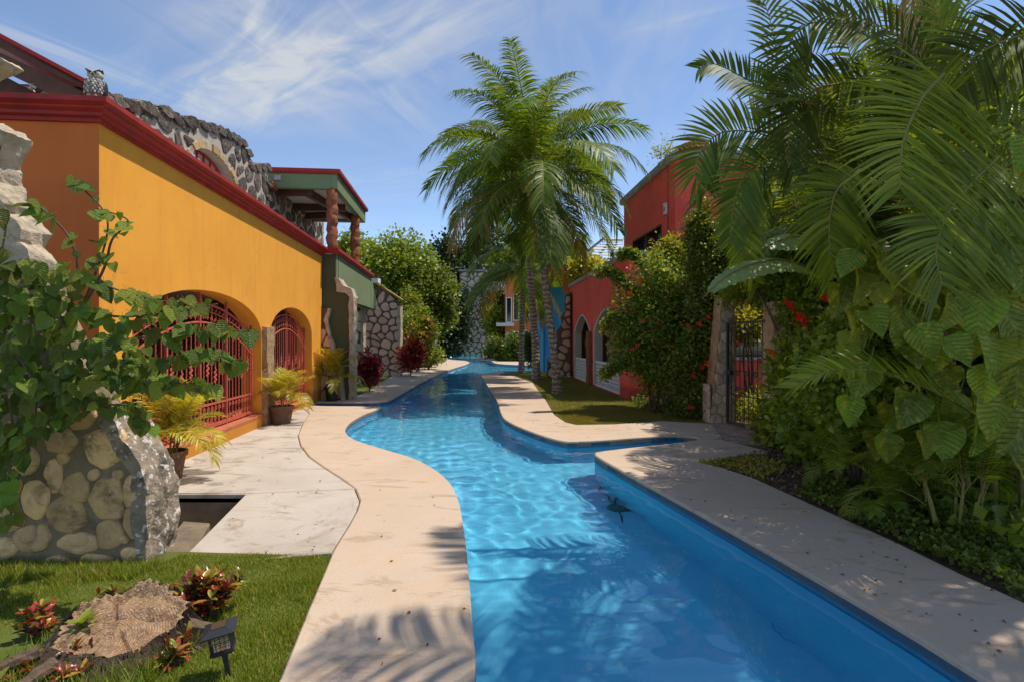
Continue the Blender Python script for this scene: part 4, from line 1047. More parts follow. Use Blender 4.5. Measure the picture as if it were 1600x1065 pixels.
mb = MB(); mb.tube([WR.pt(5.07 + .03 * math.sin(i), -.05 + 2.05 * i / 9, .05) for i in range(10)], [.16 + .02 * math.sin(i * 2) for i in range(10)], 9, wob=.15); obj('rough_pillar', mb, rb, M['bark_col'])
WI = Frame(WR.pt(0, 0, -1.6)[:2], (-.0687, .9976), -1); oi_ = [(.2, 0), (9.2, 0), (9.2, 3.4), (.2, 3.4)]
mb = MB(); mb.slab(WI, [oi_], -.2, 0); ir = obj('inner_wall', mb, rb, M['mortard'])
rg = random.Random(5)
for c in cells(oi_, .55, .08, 1.1, 71):
    mb = MB(); stone_mesh(mb, WI, c, 0, .04, rg); o = obj('stone', mb, ir, M['stone_pink'])
for a in (9.15, .4):
    mb = MB(); mb.fbox(WR, a, a + .1, 0, 3.3, -1.6, -.36); obj('porch_end_wall', mb, rb, M['mortard'])
mb = MB(); mb.fbox(WR, .3, 9.5, 3.3, 3.4, -1.6, -.36); obj('porch_ceiling', mb, rb, M['ceiling'])
# upper storey
UR = Frame((4.8, 16.0), (-.0741, .9973), -1); UH = 6.98
wo_ = UR.hits([(989, 398), (1034, 398), (1034, 352), (989, 380)]); z0 = 4.25; z1 = UR.hit(1010, 372)[1]
ww = [(UR.hit(1034, 390)[0], z0), (UR.hit(989, 390)[0], z0), (UR.hit(989, 390)[0], UR.hit(989, 382)[1]), (UR.hit(1034, 390)[0], UR.hit(989, 382)[1])]
mb = MB(); mb.slab(UR, [[(0, RH), (5.4, RH), (5.4, UH), (0, UH)], ww], -.3, 0); obj('upper_wall', mb, rb, M['red'])
mb = MB(); mb.slab(UR, [ww], -.25, -.2); wd = obj('window', mb, rb, M['glass'])
u0, u1 = sorted((ww[0][0], ww[1][0]))
for (a, b2, c, d) in ((u0, u1, z0, z0 + .05), (u0, u1, ww[2][1] - .06, ww[2][1]), (u0, u0 + .05, z0 + .05, ww[2][1] - .06), (u1 - .05, u1, z0 + .05, ww[2][1] - .06), ((u0 + u1) / 2 - .03, (u0 + u1) / 2 + .03, z0 + .05, ww[2][1] - .06)):
    mb = MB(); mb.fbox(UR, a, b2, c, d, -.2, .02); obj('frame', mb, wd, M['wood'])
FU = Frame((4.8, 16.0), (1, 0)); mb = MB(); mb.slab(FU, [[(.003, RH), (3.2, RH), (3.2, UH), (.003, UH)]], -.3, 0); obj('upper_front_wall', mb, rb, M['red'])
mb = MB(); sweep(mb, [(8.0, 15.98), (4.8, 15.98), UR.pt(5.5, 0)[:2], UR.pt(5.5, 0, -4)[:2]], [(-.32, UH), (.07, UH), (.12, UH + .06), (.12, UH + .22), (-.32, UH + .24)], -1); obj('upper_coping', mb, rb, M['grey'])
mb = MB(); mb.prism([tuple(UR.pt(5.3, 0, -.1)[:2]), (5, 16.2), (8, 16.2), (8, 21)], UH, UH + .1, bottom=True); mb.box((7.9, 16.2, RH), (8, 21, UH)); obj('flat_roof', mb, rb, M['grey'])
for (px, py, lab) in ((1041, 332, 'white wall light higher up near the corner of the red upper wall'), (978, 371, 'white wall light at the far end of the red upper wall')):
    u, v = UR.hit(px, py); p = UR.pt(u, v, 0); wlr = thing('wall_light', lab, 'wall light', p, 'white wall lights on the red upper wall')
    mb = MB(); mb.fbox(UR, u - .08, u + .08, v - .15, v + .15, .001, .06); mb.fbox(UR, u - .1, u + .1, v + .15, v + .17, .001, .08); mb.fbox(UR, u - .1, u + .1, v - .17, v - .15, .001, .08); obj('housing', mb, wlr, M['white'])
    mb = MB(); mb.fbox(UR, u - .035, u - .01, v - .06, v + .06, .06, .066); mb.fbox(UR, u + .01, u + .035, v - .06, v + .06, .06, .066); obj('slot', mb, wlr, M['black'])
# woven red dome on the roof
dm = thing('woven_dome', 'red woven dome on the roof corner of the tall red wall', 'roof ornament', P(1082, 236, 17))
c = P(1083, 250, 17.2); mb = MB(); mb.lathe([(.62 * math.cos(a), .42 * math.sin(a)) for a in np.linspace(0, PI / 2 - .05, 8)], c, 20); obj('shell', mb, dm, M['tile'])
for s in (1, -1):
    for i in range(22):
        a0 = i * 2 * PI / 22; mb = MB(); mb.tube([c + Vector((.64 * math.cos(t) * math.cos(a0 + s * t * .8), .64 * math.cos(t) * math.sin(a0 + s * t * .8), .44 * math.sin(t))) for t in np.linspace(0, 1.5, 8)], .014, 4, False); obj('strand', mb, dm, M['cornice'])
# slatted roof on dark posts behind the lower wall
pg = thing('pergola', 'open shade roof of pale slats on dark metal posts behind the red coping', 'pergola', P(935, 415, 27))
q = [P(903, 412, 25.5), P(973, 413, 25.5), P(973, 379, 30), P(944, 379, 30)]
for i in range(9):
    a = q[0].lerp(q[3], i / 8); b2 = q[1].lerp(q[2], i / 8); mb = MB(); mb.bar(a, b2, .40, .03, up=(0, -.3, 1)); obj('slat', mb, pg, M['ceiling'])
for (i, j, w_) in ((0, 3, .09), (0, 1, .07), (3, 2, .07)):
    mb = MB(); mb.bar(q[i] + Vector((0, 0, .07 if w_ > .08 else -.06)), q[j] + Vector((0, 0, .07 if w_ > .08 else -.06)), w_); obj('beam', mb, pg, M['black'])
for t_ in (.35, .7):
    mb = MB(); mb.bar(q[0].lerp(q[1], t_) + Vector((0, 0, -.07)), q[3].lerp(q[2], t_) + Vector((0, 0, -.07)), .09); obj('beam', mb, pg, M['black'])
for p in (q[0] + Vector((.4, .1, 0)), P(955, 412, 26), P(950, 412, 28), P(925, 412, 29), P(968, 411, 27)):
    mb = MB(); mb.bar((p.x, p.y, RH - .3), (p.x, p.y, p.z + .1), .08); obj('post', mb, pg, M['black'])
tl = thing('tiled_ledge', 'terracotta tiled parapet under the slatted shade roof', 'parapet', P(925, 425, 25.5))
p0, p1 = P(880, 425, 25.9), P(950, 425, 25.9)
mb = MB(); mb.box((p0.x, 25.9, 3.9), (p1.x + 1.5, 26.2, p0.z + .05)); obj('wall', mb, tl, M['farorange'])
for i in range(12):
    x = p0.x + (p1.x + 1.4 - p0.x) * i / 12; mb = MB(); mb.tube([(x + .15, 25.8, p0.z + .1), (x + .15, 26.3, p0.z + .14)], .14, 7); obj('tile', mb, tl, M['tile'])
# bits of a far roof seen through the palms
fr2 = thing('far_house', 'stone house with red roof edge glimpsed through the palm fronds', 'building', P(1350, 250, 14))
mb = MB(); a = P(1235, 180, 14); b2 = P(1420, 180, 14)
mb.box((a.x, 14, 4), (b2.x, 18, P(1300, 190, 14).z)); obj('wall', mb, fr2, M['stone_pink'])
mb = MB(); mb.bar(P(1238, 192, 13.8), P(1290, 143, 13.8), .7, .14, up=(0, 0, 1)); mb.bar(P(1290, 143, 13.8), P(1390, 150, 13.8), .7, .14); obj('roof_edge', mb, fr2, M['rooftile'])
for i in range(5):
    z = P(1300, 180 + i * 17, 13.9).z; mb = MB(); mb.box((P(1255, 200, 13.9).x, 13.72, z), (P(1380, 200, 13.9).x, 13.99, z + .1)); obj('ledge', mb, fr2, M['ceiling'])

# ------------------------------------------------------------------ garden gate with stone posts
def post(label, c0, Y, w_bot, w_top, h, dep, seed):
    root = thing('gate_post', label, 'gate post', (c0, Y, 0), 'stone posts of the garden gate')
    mb = MB(); a = w_bot / 2; t_ = w_top / 2
    mb.add([(c0 - a, Y, -.1), (c0 + a, Y, -.1), (c0 + a, Y + dep, -.1), (c0 - a, Y + dep, -.1), (c0 + a - 2 * t_, Y, h), (c0 + a, Y, h), (c0 + a, Y + dep, h), (c0 + a - 2 * t_, Y + dep, h)],
           [(0, 3, 2, 1), (4, 5, 6, 7), (0, 1, 5, 4), (1, 2, 6, 5), (2, 3, 7, 6), (3, 0, 4, 7)]); obj('post_core', mb, root, M['pillar'])
    fr = Frame((c0 - a, Y), (1, 0)); o = [(0, 0), (2 * a, 0), (2 * a, h), (2 * a - 2 * t_, h)]
    stone_wall(root, fr, o, .21, .014, .02, M['brick_stone'], seed, 1.1, jit=.3, square=True)
    fr = Frame((c0 + a, Y), (0, 1)); stone_wall(root, fr, [(0, 0), (dep, 0), (dep, h), (0, h)], .21, .014, .02, M['brick_stone'], seed + 1, 1.1, jit=.3, square=True)
    fr = Frame((c0 - a, Y + dep), ((2 * a - 2 * t_) * 0, -1)); stone_wall(root, fr, [(0, 0), (dep, 0), (dep, .8), (0, .8)], .21, .014, .02, M['brick_stone'], seed + 2, 1.1, jit=.3, square=True)
    return root
gx = (P(1130, 600, 11.0).x)
post('leaning stone gate post left of the iron gate, wider at the foot', gx, 11.05, .50, .26, 2.55, .4, 81)
post('square stone gate post right of the iron gate, wrapped in vine', P(1224, 600, 9.45).x, 9.4, .42, .40, 2.35, .4, 85)
ga = thing('garden_gate', 'dark wrought iron gate with curled bars between the stone posts', 'gate', (4.4, 10.3, 0))
g0, g1 = Vector((P(1137, 600, 10.9).x, 10.9, 0)), Vector((P(1207, 600, 9.55).x, 9.55, 0)); frg = Frame(g0[:2], (g1 - g0)[:2]); gl = (g1 - g0).length
mb = MB()
for (a, b2) in (((0, .06), (0, 2.02)), ((gl, .06), (gl, 2.02)), ((0, 2.02), (gl, 2.02)), ((0, .06), (gl, .06))): mb.bar(frg.pt(*a), frg.pt(*b2), .045, .045, up=frg.n)
obj('frame', mb, ga, M['iron_dark'])
for v in (.62, 1.1):
    mb = MB(); mb.bar(frg.pt(0, v), frg.pt(gl, v), .02, .025, up=frg.n); obj('rail', mb, ga, M['iron_dark'])
gang = math.atan2(frg.d.y, frg.d.x)
for i in range(1, 10):
    u = gl * i / 10; mb = MB(); mb.tube([frg.pt(u, .06), frg.pt(u, 2.0)], .009, 5); obj('bar', mb, ga, M['iron_dark'])
for (v, sgn) in ((.62, 1), (1.18, -1), (1.75, -1)):
    for i in range(5):
        u = gl * (i + .5) / 5; mb = MB(); fx2 = lambda x, z: frg.pt(x, z, .01)
        spiral(mb, (u - .06, v + .12 * sgn), .06, 1.1, sgn, .01, fx2, 12); spiral(mb, (u + .07, v - .12 * sgn), .06, 1.1, sgn, .01, fx2, 12, PI)
        mb.tube([fx2(u - .0, v + .12 * sgn), fx2(u + .01, v - .12 * sgn)], .01, 5); obj('scroll', mb, ga, M['iron_dark'])
mb = MB(); mb.fbox(frg, .02, .14, 1.0, 1.1, -.04, .04); obj('lock', mb, ga, M['black'])
#@@PART2
# ================================================================== plants
def leaf_cloud(blobs, n, size, rg, shell=.55, up=.35, clump=0.0, nclump=0, asp=.42, droop=0.0, cull=None):
    """n small folded leaves spread through a set of ellipsoid blobs -> (V, T)"""
    B = np.array(blobs, float); vol = B[:, 3] * B[:, 4] * B[:, 5]; pr = vol ** .75; pr /= pr.sum()
    if nclump:
        bi = rg.choice(len(B), nclump, p=pr); d = rg.normal(size=(nclump, 3)); d /= np.linalg.norm(d, axis=1)[:, None]
        r = rg.uniform(shell, 1.0, nclump) ** .6; cc = B[bi, :3] + d * r[:, None] * B[bi, 3:6]; cd = d
        ci = rg.integers(0, nclump, n); off = rg.normal(size=(n, 3)) * clump; pos = cc[ci] + off; out = cd[ci] + off / max(clump, 1e-3) * .5
    else:
        bi = rg.choice(len(B), n, p=pr); d = rg.normal(size=(n, 3)); d /= np.linalg.norm(d, axis=1)[:, None]
        r = rg.uniform(shell ** 2, 1.0, n) ** .5; pos = B[bi, :3] + d * r[:, None] * B[bi, 3:6]; out = d
    if cull is not None:
        k = cull(pos); pos = pos[k]; out = out[k]; n = len(pos)
    a = rg.normal(size=(n, 3)) * .75 + out * .7; a[:, 2] -= droop; a /= np.linalg.norm(a, axis=1)[:, None]        # leaf direction
    nn = rg.normal(size=(n, 3)) * .6 + out * .5 + np.array([.25, -.1, up + .5]); nn -= a * (nn * a).sum(1)[:, None]; nn /= np.linalg.norm(nn, axis=1)[:, None]
    s = np.cross(a, nn); L = size * rg.uniform(.6, 1.25, n)[:, None]; w = L * asp
    V = np.stack([pos, pos + a * L * .45 + s * w + nn * L * .10, pos + a * L - nn * L * .05, pos + a * L * .45 - s * w + nn * L * .10], 1).reshape(-1, 3)
    i = np.arange(n)[:, None] * 4; T = np.concatenate([i + np.array([0, 1, 2]), i + np.array([0, 2, 3])], 0)
    return V, T


def cloud_obj(name, root, blobs, n, size, mat, seed=0, **kw):
    rg = np.random.default_rng(seed); V, T = leaf_cloud(blobs, n, size, rg, **kw)
    return obj(name, npmesh(name, V, T, mat), root, kind='stuff')


def lumps(c, r, n, rg, k=.42, flat=.9):
    out = [(*c, r[0] * .72, r[1] * .72, r[2] * .72)]
    for _ in range(n):
        d = rg.normal(size=3); d /= np.linalg.norm(d); q = rg.uniform(.55, .82); s = rg.uniform(.7, 1.25) * k
        out.append((c[0] + d[0] * r[0] * q, c[1] + d[1] * r[1] * q, c[2] + d[2] * r[2] * q, r[0] * s, r[1] * s, r[2] * s * flat))
    return out


# ---- fronds ---------------------------------------------------------------
def frond_arrays(path, n, llen, lw, up, rg, vang=.35, fwd=.55, droop=.35, t0=.12, seg=3, tip=.45, base=.5, rr=.012, jit=.08, sidevar=.0, broken=.03):
    pts = [Vector(p) for p in path]; pts = catmull(pts, 8) if len(pts) < 9 else pts
    A = np.array([tuple(p) for p in pts]); seglen = np.linalg.norm(np.diff(A, axis=0), axis=1); cum = np.concatenate([[0], np.cumsum(seglen)]); Ltot = cum[-1]
    t = np.repeat(np.linspace(t0, 1, n), 2); sg = np.tile([1., -1.], n); t = np.clip(t + rg.normal(size=2 * n) * .2 / n, 0, 1)
    s = t * Ltot; pos = np.stack([np.interp(s, cum, A[:, k]) for k in range(3)], 1); e = .02 * Ltot
    T = np.stack([np.interp(np.minimum(s + e, Ltot), cum, A[:, k]) - np.interp(np.maximum(s - e, 0), cum, A[:, k]) for k in range(3)], 1); T /= np.linalg.norm(T, axis=1)[:, None]
    U = np.array(up, float); Sd = np.cross(T, U); Sd /= np.maximum(np.linalg.norm(Sd, axis=1), 1e-6)[:, None]; Nn = np.cross(Sd, T)
    tt = (t - t0) / (1 - t0); prof = np.where(tt < .3, base + (1 - base) * np.sin(tt / .3 * PI / 2), 1 - (1 - tip) * ((tt - .3) / .7) ** 1.6)
    L = llen * prof * rg.uniform(.9, 1.08, 2 * n); L[rg.random(2 * n) < broken] *= .45
    f = fwd + .55 * tt ** 2
    D = Sd * sg[:, None] + T * f[:, None] + Nn * (vang + rg.normal(size=2 * n) * jit)[:, None] + rg.normal(size=(2 * n, 3)) * jit * .6; D /= np.linalg.norm(D, axis=1)[:, None]
    Wd = T - D * (T * D).sum(1)[:, None]; Wd /= np.linalg.norm(Wd, axis=1)[:, None]
    dr = droop * rg.uniform(.7, 1.3, 2 * n); m = 2 * n
    wp_ = [.55, 1.0, .8, 0.0] if seg == 3 else [.5, .95, 1.0, .6, 0.0]
    V = []; 
    for k in range(seg + 1):
        q = k / seg; c = pos + D * (L * q)[:, None]; c = c + np.array([0, 0, -1.]) * (dr * L * q ** 2)[:, None]
        w = lw * wp_[k] * .5
        if k < seg: V += [c + Wd * w, c - Wd * w]
        else: V += [c]
    nv = 2 * seg + 1; V = np.stack(V, 1).reshape(-1, 3); i = np.arange(m)[:, None] * nv; Fc = []
    for k in range(seg - 1):
        a = 2 * k; Fc += [i + np.array([a, a + 1, a + 3]), i + np.array([a, a + 3, a + 2])]
    Fc.append(i + np.array([2 * seg - 2, 2 * seg - 1, 2 * seg])); Fc = np.concatenate(Fc)
    # rachis
    k0 = len(V); q = len(A); rad = np.linspace(rr, rr * .25, q); ref = np.array(up, float); RV = []
    for j in range(q):
        tv = A[min(j + 1, q - 1)] - A[max(j - 1, 0)]; tv /= np.linalg.norm(tv) + 1e-9; x = np.cross(tv, ref); x /= np.linalg.norm(x) + 1e-9; y = np.cross(tv, x)
        for a in range(4): RV.append(A[j] + rad[j] * (x * math.cos(a * PI / 2) + y * math.sin(a * PI / 2)))
    RF = []
    for j in range(q - 1):
        for a in range(4):
            b0 = k0 + j * 4 + a; b1 = k0 + j * 4 + (a + 1) % 4; RF += [(b0, b1, b1 + 4), (b0, b1 + 4, b0 + 4)]
    return np.concatenate([V, np.array(RV)]), Fc, np.array(RF)


def frond_mesh(name, path, mats, **kw):
    V, Fc, RF = frond_arrays(path, **kw)
    me = npmesh(name, V, np.concatenate([Fc, RF]), mats); idx = np.zeros(len(Fc) + len(RF), dtype=np.int32); idx[len(Fc):] = 1
    me.polygons.foreach_set('material_index', idx); return me


def arc(L, th, curl, n=14, side=0.0):             # frond spine leaving the origin at angle th and bending down
    p = Vector((0, 0, 0)); out = [p.copy()]; a = th
    for i in range(n):
        q = (i + .5) / n; a = th - curl * q ** 1.35
        p = p + Vector((math.cos(a) * math.cos(side * q), math.cos(a) * math.sin(side * q), math.sin(a))) * (L / n); out.append(p.copy())
    return out


def make_frond_set(name, L, specs, mats, **kw):
    out = []
    for i, (th, curl) in enumerate(specs):
        rg = np.random.default_rng(100 + i * 7)
        out.append(frond_mesh(name, arc(L * rg.uniform(.92, 1.05), R(th), R(curl), side=rg.uniform(-.3, .3)), mats, up=(0, 0, 1), rg=rg, **kw))
    return out


CF = [(76, 72), (66, 88), (55, 98), (42, 102), (28, 100), (12, 92), (-2, 78), (-18, 62), (-40, 42)]
coco_set = make_frond_set('frond', 4.1, CF, [M['coconut_leaf'], M['cane']], n=88, llen=.95, lw=.046, vang=.22, fwd=.5, droop=.55, t0=.12, rr=.03, jit=.10)
coco_old = make_frond_set('frond', 3.9, [(-10, 78), (-40, 45)], [M['coconut_yellow'], M['cane']], n=84, llen=.8, lw=.032, vang=.05, fwd=.5, droop=.8, t0=.16, rr=.03, jit=.12)
nut = MB(); nut.ball((0, 0, 0), .12, 10, 8, (1, 1, 1.2)); nut = nut.mesh('coconut', M['coco'], True)


def coconut_palm(label, pts, r0, r1, nf, scale, seed, nuts=14, old=4, group='coconut palms on the lawn'):
    pts = catmull(pts, 10); root = thing('coconut_palm', label, 'palm tree', pts[0], group); rg = random.Random(seed)
    fine = []; L = 0
    for i in range(len(pts) - 1):
        k = max(1, int((pts[i + 1] - pts[i]).length / .045)); fine += [pts[i].lerp(pts[i + 1], j / k) for j in range(k)]
    fine.append(pts[-1]); m = len(fine)
    rad = [(r0 + (r1 - r0) * min(1, i / m * 1.15)) * (1 + .45 * math.exp(-i / m * 26)) * (1 + (.07 if i % 3 == 0 else 0)) for i in range(m)]
    mb = MB(); mb.tube(fine, rad, 12); obj('trunk', mb, root, M['ptrunk'])
    top = pts[-1]
    mb = MB(); mb.lathe([(r1 * 1.05, -.35), (r1 * 1.6, -.1), (r1 * 2.0, .12), (r1 * 1.3, .4), (r1 * .4, .75)], top, 10); obj('leaf_sheath', mb, root, M['cane'])
    az = rg.uniform(0, 6)
    for i in range(nf):
        t = i / (nf - 1); az += 2.399963 + rg.uniform(-.2, .2); k = min(len(coco_set) - 1, int(t ** 1.1 * len(coco_set))); me = coco_set[k]
        if i >= nf - old: me = coco_old[i % 2]
        o = obj('frond', me, root, world=False); o.location = top - root.location + Vector((math.cos(az) * .1, math.sin(az) * .1, .45 - .5 * t)); o.rotation_euler = (rg.uniform(-.35, .35), rg.uniform(-.12, .12), az); s = scale * rg.uniform(.9, 1.06); o.scale = (s, s, s)
    for i in range(nuts):
        a = rg.uniform(0, 2 * PI) if i % 2 else rg.choice([-1.0, -1.9, -2.4]) + rg.uniform(-.3, .3); o = obj('coconut', nut, root, world=False)
        o.location = top - root.location + Vector((math.cos(a) * rg.uniform(.22, .42), math.sin(a) * rg.uniform(.25, .5), rg.uniform(-.35, .2))); o.rotation_euler = (rg.random(), rg.random(), rg.random())
    return root


def pxp(L, z=0): return [G(L[0][0], L[0][1], -.03)] + [P(a, b, L[0][2] if len(L[0]) > 2 else G(L[0][0], L[0][1], -.03).y) for a, b in L[1:]]


coconut_palm('tall leaning coconut palm nearest the pool with yellow nuts', pxp([(871, 619), (866, 560), (858, 500), (850, 430), (843, 360), (836, 305), (834, 288)]), .135, .10, 36, .94, 3, nuts=18, old=3)
coconut_palm('tall straight coconut palm standing just behind the leaning one', pxp([(838, 598), (836, 540), (831, 470), (827, 410), (824, 350), (818, 315), (812, 285)]), .17, .11, 36, 1.06, 8, old=2)
coconut_palm('shorter dark coconut palm farthest back, with its crown among the trunks', pxp([(815, 587), (815, 530), (817, 470), (818, 425)]), .16, .12, 26, .95, 15, nuts=4, old=3)

# ---- areca palms ------------------------------------------------------------
AF = [(86, 60), (78, 85), (70, 105), (60, 115), (48, 118), (34, 110)]
areca_set = make_frond_set('frond', 2.0, AF, [M['areca_leaf'], M['cane']], n=44, llen=.50, lw=.030, vang=.42, fwd=.62, droop=.28, t0=.22, rr=.013, jit=.06)
areca_dk = make_frond_set('frond', 2.0, AF, [M['areca_dark'], M['cane']], n=44, llen=.50, lw=.030, vang=.35, fwd=.6, droop=.34, t0=.22, rr=.013, jit=.07)
areca_yl = make_frond_set('frond', .78, AF, [M['areca_yel'], M['cane']], n=28, llen=.26, lw=.016, vang=.4, fwd=.6, droop=.3, t0=.25, rr=.006, jit=.08)
areca_sm = make_frond_set('frond', 1.0, AF, [M['areca_leaf'], M['cane']], n=34, llen=.30, lw=.017, vang=.4, fwd=.6, droop=.3, t0=.22, rr=.007, jit=.07)


def areca(name, label, loc, nst, h, nf, fset, scale, seed, spread=.35, group=None, cat='palm', caner=.022, custom=()):
    rg = random.Random(seed); loc = Vector(loc); root = thing(name, label, cat, loc, group)
    for s in range(nst):
        a = rg.uniform(0, 2 * PI); r = spread * math.sqrt(rg.random()); b = Vector((math.cos(a) * r, math.sin(a) * r, 0)); hh = h * rg.uniform(.75, 1.15); tp = b * 1.8 + Vector((0, 0, hh))
        mb = MB(); pts = [b + (tp - b) * q + Vector((0, 0, 0)) + b * (q * q * .3) for q in (0, .35, .7, 1)]; mb.tube(pts, [caner * 1.3, caner, caner * .95, caner * .8], 7); obj('cane', mb, root, M['cane'], world=False)
        az = rg.uniform(0, 6)
        for i in range(nf):
            az += 2.4 + rg.uniform(-.3, .3); o = obj('frond', rg.choice(fset[:5]) if i > 1 else fset[0], root, world=False)
            o.location = pts[-1] + Vector((0, 0, -.1 * i * scale * .4)); o.rotation_euler = (rg.uniform(-.4, .4), rg.uniform(-.1, .2), az); q = scale * rg.uniform(.82, 1.12); o.scale = (q, q, q)
    for (pth, kw) in custom:
        k2 = dict(n=46, llen=.5, lw=.03, up=(0, -1, .35), vang=.25, fwd=.5, droop=.25, t0=.06, rr=.013, jit=.05, seg=4); k2.update(kw); mats = k2.pop('mats', [M['areca_leaf'], M['cane']])
        me = frond_mesh('frond', [P(*p) for p in pth], mats, rg=np.random.default_rng(rg.randrange(9999)), **k2); obj('frond', me, root)
    return root


DK = dict(mats=[M['areca_dark'], M['cane']])
# the big dark fronds against the sky
areca('areca_palm', 'tall areca palm whose dark arching fronds stand out against the sky', (P(1350, 600, 6.8).x, 6.8, -.03), 4, 3.1, 8, areca_dk, 1.0, 5, .45, custom=[
    ([(1392, 80, 5.6), (1330, 50, 5.6), (1275, 40, 5.6), (1240, 62, 5.6), (1222, 110, 5.6), (1213, 165, 5.6)], dict(llen=.52, **DK)),
    ([(1375, 132, 5.6), (1320, 135, 5.6), (1270, 146, 5.6), (1240, 175, 5.6), (1232, 235, 5.6), (1240, 275, 5.6)], dict(llen=.58, up=(0, -1, .1), **DK)),
    ([(1235, 232, 6.0), (1180, 212, 6.0), (1130, 212, 6.0), (1100, 235, 6.0), (1085, 275, 6.0), (1098, 300, 6.0)], dict(llen=.56, n=52, up=(0, -1, .1), **DK)),
    ([(1240, 195, 6.2), (1190, 145, 6.2), (1150, 120, 6.2), (1115, 105, 6.2), (1092, 112, 6.2)], dict(llen=.42, **DK)),
    ([(1252, 275, 5.8), (1215, 255, 5.8), (1175, 268, 5.8), (1150, 310, 5.8), (1140, 380, 5.8)], dict(llen=.42, **DK)),
    ([(1245, 330, 5.6), (1225, 225, 5.6), (1218, 150, 5.6), (1212, 80, 5.6), (1198, 20, 5.6), (1175, -25, 5.6)], dict(llen=.5, **DK)),
    ([(1230, 290, 5.9), (1200, 275, 5.9), (1165, 320, 5.9), (1160, 400, 5.9), (1175, 440, 5.9)], dict(llen=.36, mats=[M['areca_leaf'], M['cane']])),
])
areca('areca_palm', 'areca palm with one broad bright green frond fanned out in the middle of the foliage', (P(1560, 700, 5.2).x, 5.3, -.03), 3, 1.7, 6, areca_set, .85, 12, .2, custom=[
    ([(1475, 120, 4.1), (1440, 160, 4.0), (1413, 220, 3.9), (1407, 262, 3.85), (1406, 300, 3.8)], dict(llen=.68, lw=.022, n=54, tip=.62, fwd=.45, base=.8, droop=.2, jit=.07)),
    ([(1560, 250, 4.0), (1510, 300, 3.9), (1478, 345, 3.85), (1463, 400, 3.8), (1472, 450, 3.8)], dict(llen=.62, lw=.020, n=56, tip=.5, fwd=.4, droop=.22, **DK)),
    ([(1345, 270, 4.8), (1310, 300, 4.7), (1298, 340, 4.7), (1296, 385, 4.7), (1302, 430, 4.7)], dict(llen=.5, n=40)),
    ([(1530, 655, 4.5), (1480, 626, 4.5), (1421, 600, 4.5), (1356, 583, 4.5), (1290, 585, 4.5), (1240, 610, 4.6)], dict(llen=.42, n=50, up=(0, -.4, 1), vang=.5)),
])
areca('areca_palm', 'areca palm rising at the right edge with fronds crossing the top right corner', (P(1620, 700, 5.6).x, 5.6, -.03), 5, 2.6, 6, areca_set, 1.05, 23, .5, custom=[
    ([(1640, 260, 4.6), (1560, 170, 4.6), (1510, 100, 4.6), (1470, 40, 4.6), (1445, -20, 4.6)], dict(llen=.55)),
    ([(1700, 60, 4.4), (1600, 60, 4.4), (1520, 95, 4.4), (1450, 160, 4.4)], dict(llen=.55, **DK)),
    ([(1680, 330, 4.6), (1600, 250, 4.6), (1540, 230, 4.6), (1480, 250, 4.6), (1440, 310, 4.6)], dict(llen=.5)),
    ([(1500, 300, 5.0), (1490, 200, 5.0), (1430, 90, 5.0), (1360, 40, 5.0), (1280, 30, 5.0)], dict(llen=.6, **DK)),
])
areca('areca_palm', 'tall areca palm filling the back behind the fanned frond', (P(1450, 600, 8.0).x, 8.0, -.03), 8, 3.9, 7, areca_dk, 1.2, 33, .6)
areca('areca_palm', 'areca palm between the gate and the tall back palms', (P(1330, 600, 9.5).x, 9.5, -.03), 5, 3.4, 7, areca_set, 1.1, 39, .5)
areca('young_areca_palm', 'light green young areca palm low at the right, above the ground cover', (P(1490, 760, 4.7).x, 4.7, -.03), 5, .55, 6, areca_sm, .85, 44, .15, caner=.012)
areca('young_areca_palm', 'small spiky young palm at the edge of the soil bed', (P(1375, 790, 5.2).x, 5.2, -.03), 3, .14, 6, areca_sm, .55, 49, .08, caner=.01)
areca('young_areca_palm', 'young palm behind the soil bed below the leafy hedge', (P(1320, 740, 6.1).x, 6.1, -.03), 3, .3, 5, areca_sm, .7, 53, .12, caner=.01)
# coconut palm overhead at the right whose crown shades the water

coconut_palm('coconut palm beyond the right edge whose fronds hang into the top right', [Vector((6.2, 4.6, -.03)), Vector((6.0, 4.5, 2)), Vector((5.6, 4.0, 4.6)), Vector((5.1, 3.3, 7.0))], .15, .11, 22, .86, 71, nuts=6, old=4, group=None)

# ---- potted palms -------------------------------------------------------------
def pot(label, loc, r, h, mat, seed, scale, nst, hst, fs):
    loc = Vector(loc); pr = thing('plant_pot', label[0], 'plant pot', loc)
    mb = MB(); mb.lathe([(r * .72, 0), (r * .92, h * .78), (r * .95, h * .8), (r * 1.04, h * .82), (r * 1.04, h), (r * .93, h), (r * .9, h * .88)], (0, 0, 0), 24, cap=False)
    mb.f.append(tuple(range(24))[::-1]); obj('body', mb, pr, mat, world=False, smooth=False)
    mb = MB(); mb.lathe([(r * .92, h * .89), (.001, h * .9)], (0, 0, 0), 20, cap=False); obj('soil', mb, pr, M['soil'], world=False)
    areca('potted_palm', label[1], loc + Vector((0, 0, h * .88)), nst, hst, 6, fs, scale, seed, r * .45, cat='potted palm', caner=.009)


pot(('brown clay pot on the patio beside the stone pillar', 'feathery yellow-green palm in the clay pot beside the stone pillar'), G(440, 666), .235, .36, M['pot'], 5, .88, 5, .22, areca_yl)
pot(('nearest clay pot, half hidden behind the broken wall end', 'bright yellow-green palm right behind the broken end of the foreground wall'), G(262, 752), .21, .34, M['pot'], 9, .92, 6, .26, areca_yl)
pot(('small black pot at the foot of the stone fin wall', 'thin yellow-green palm in the black pot by the stone fin wall'), G(519, 630.4), .2, .40, M['black'], 14, 1.15, 4, .35, areca_yl)

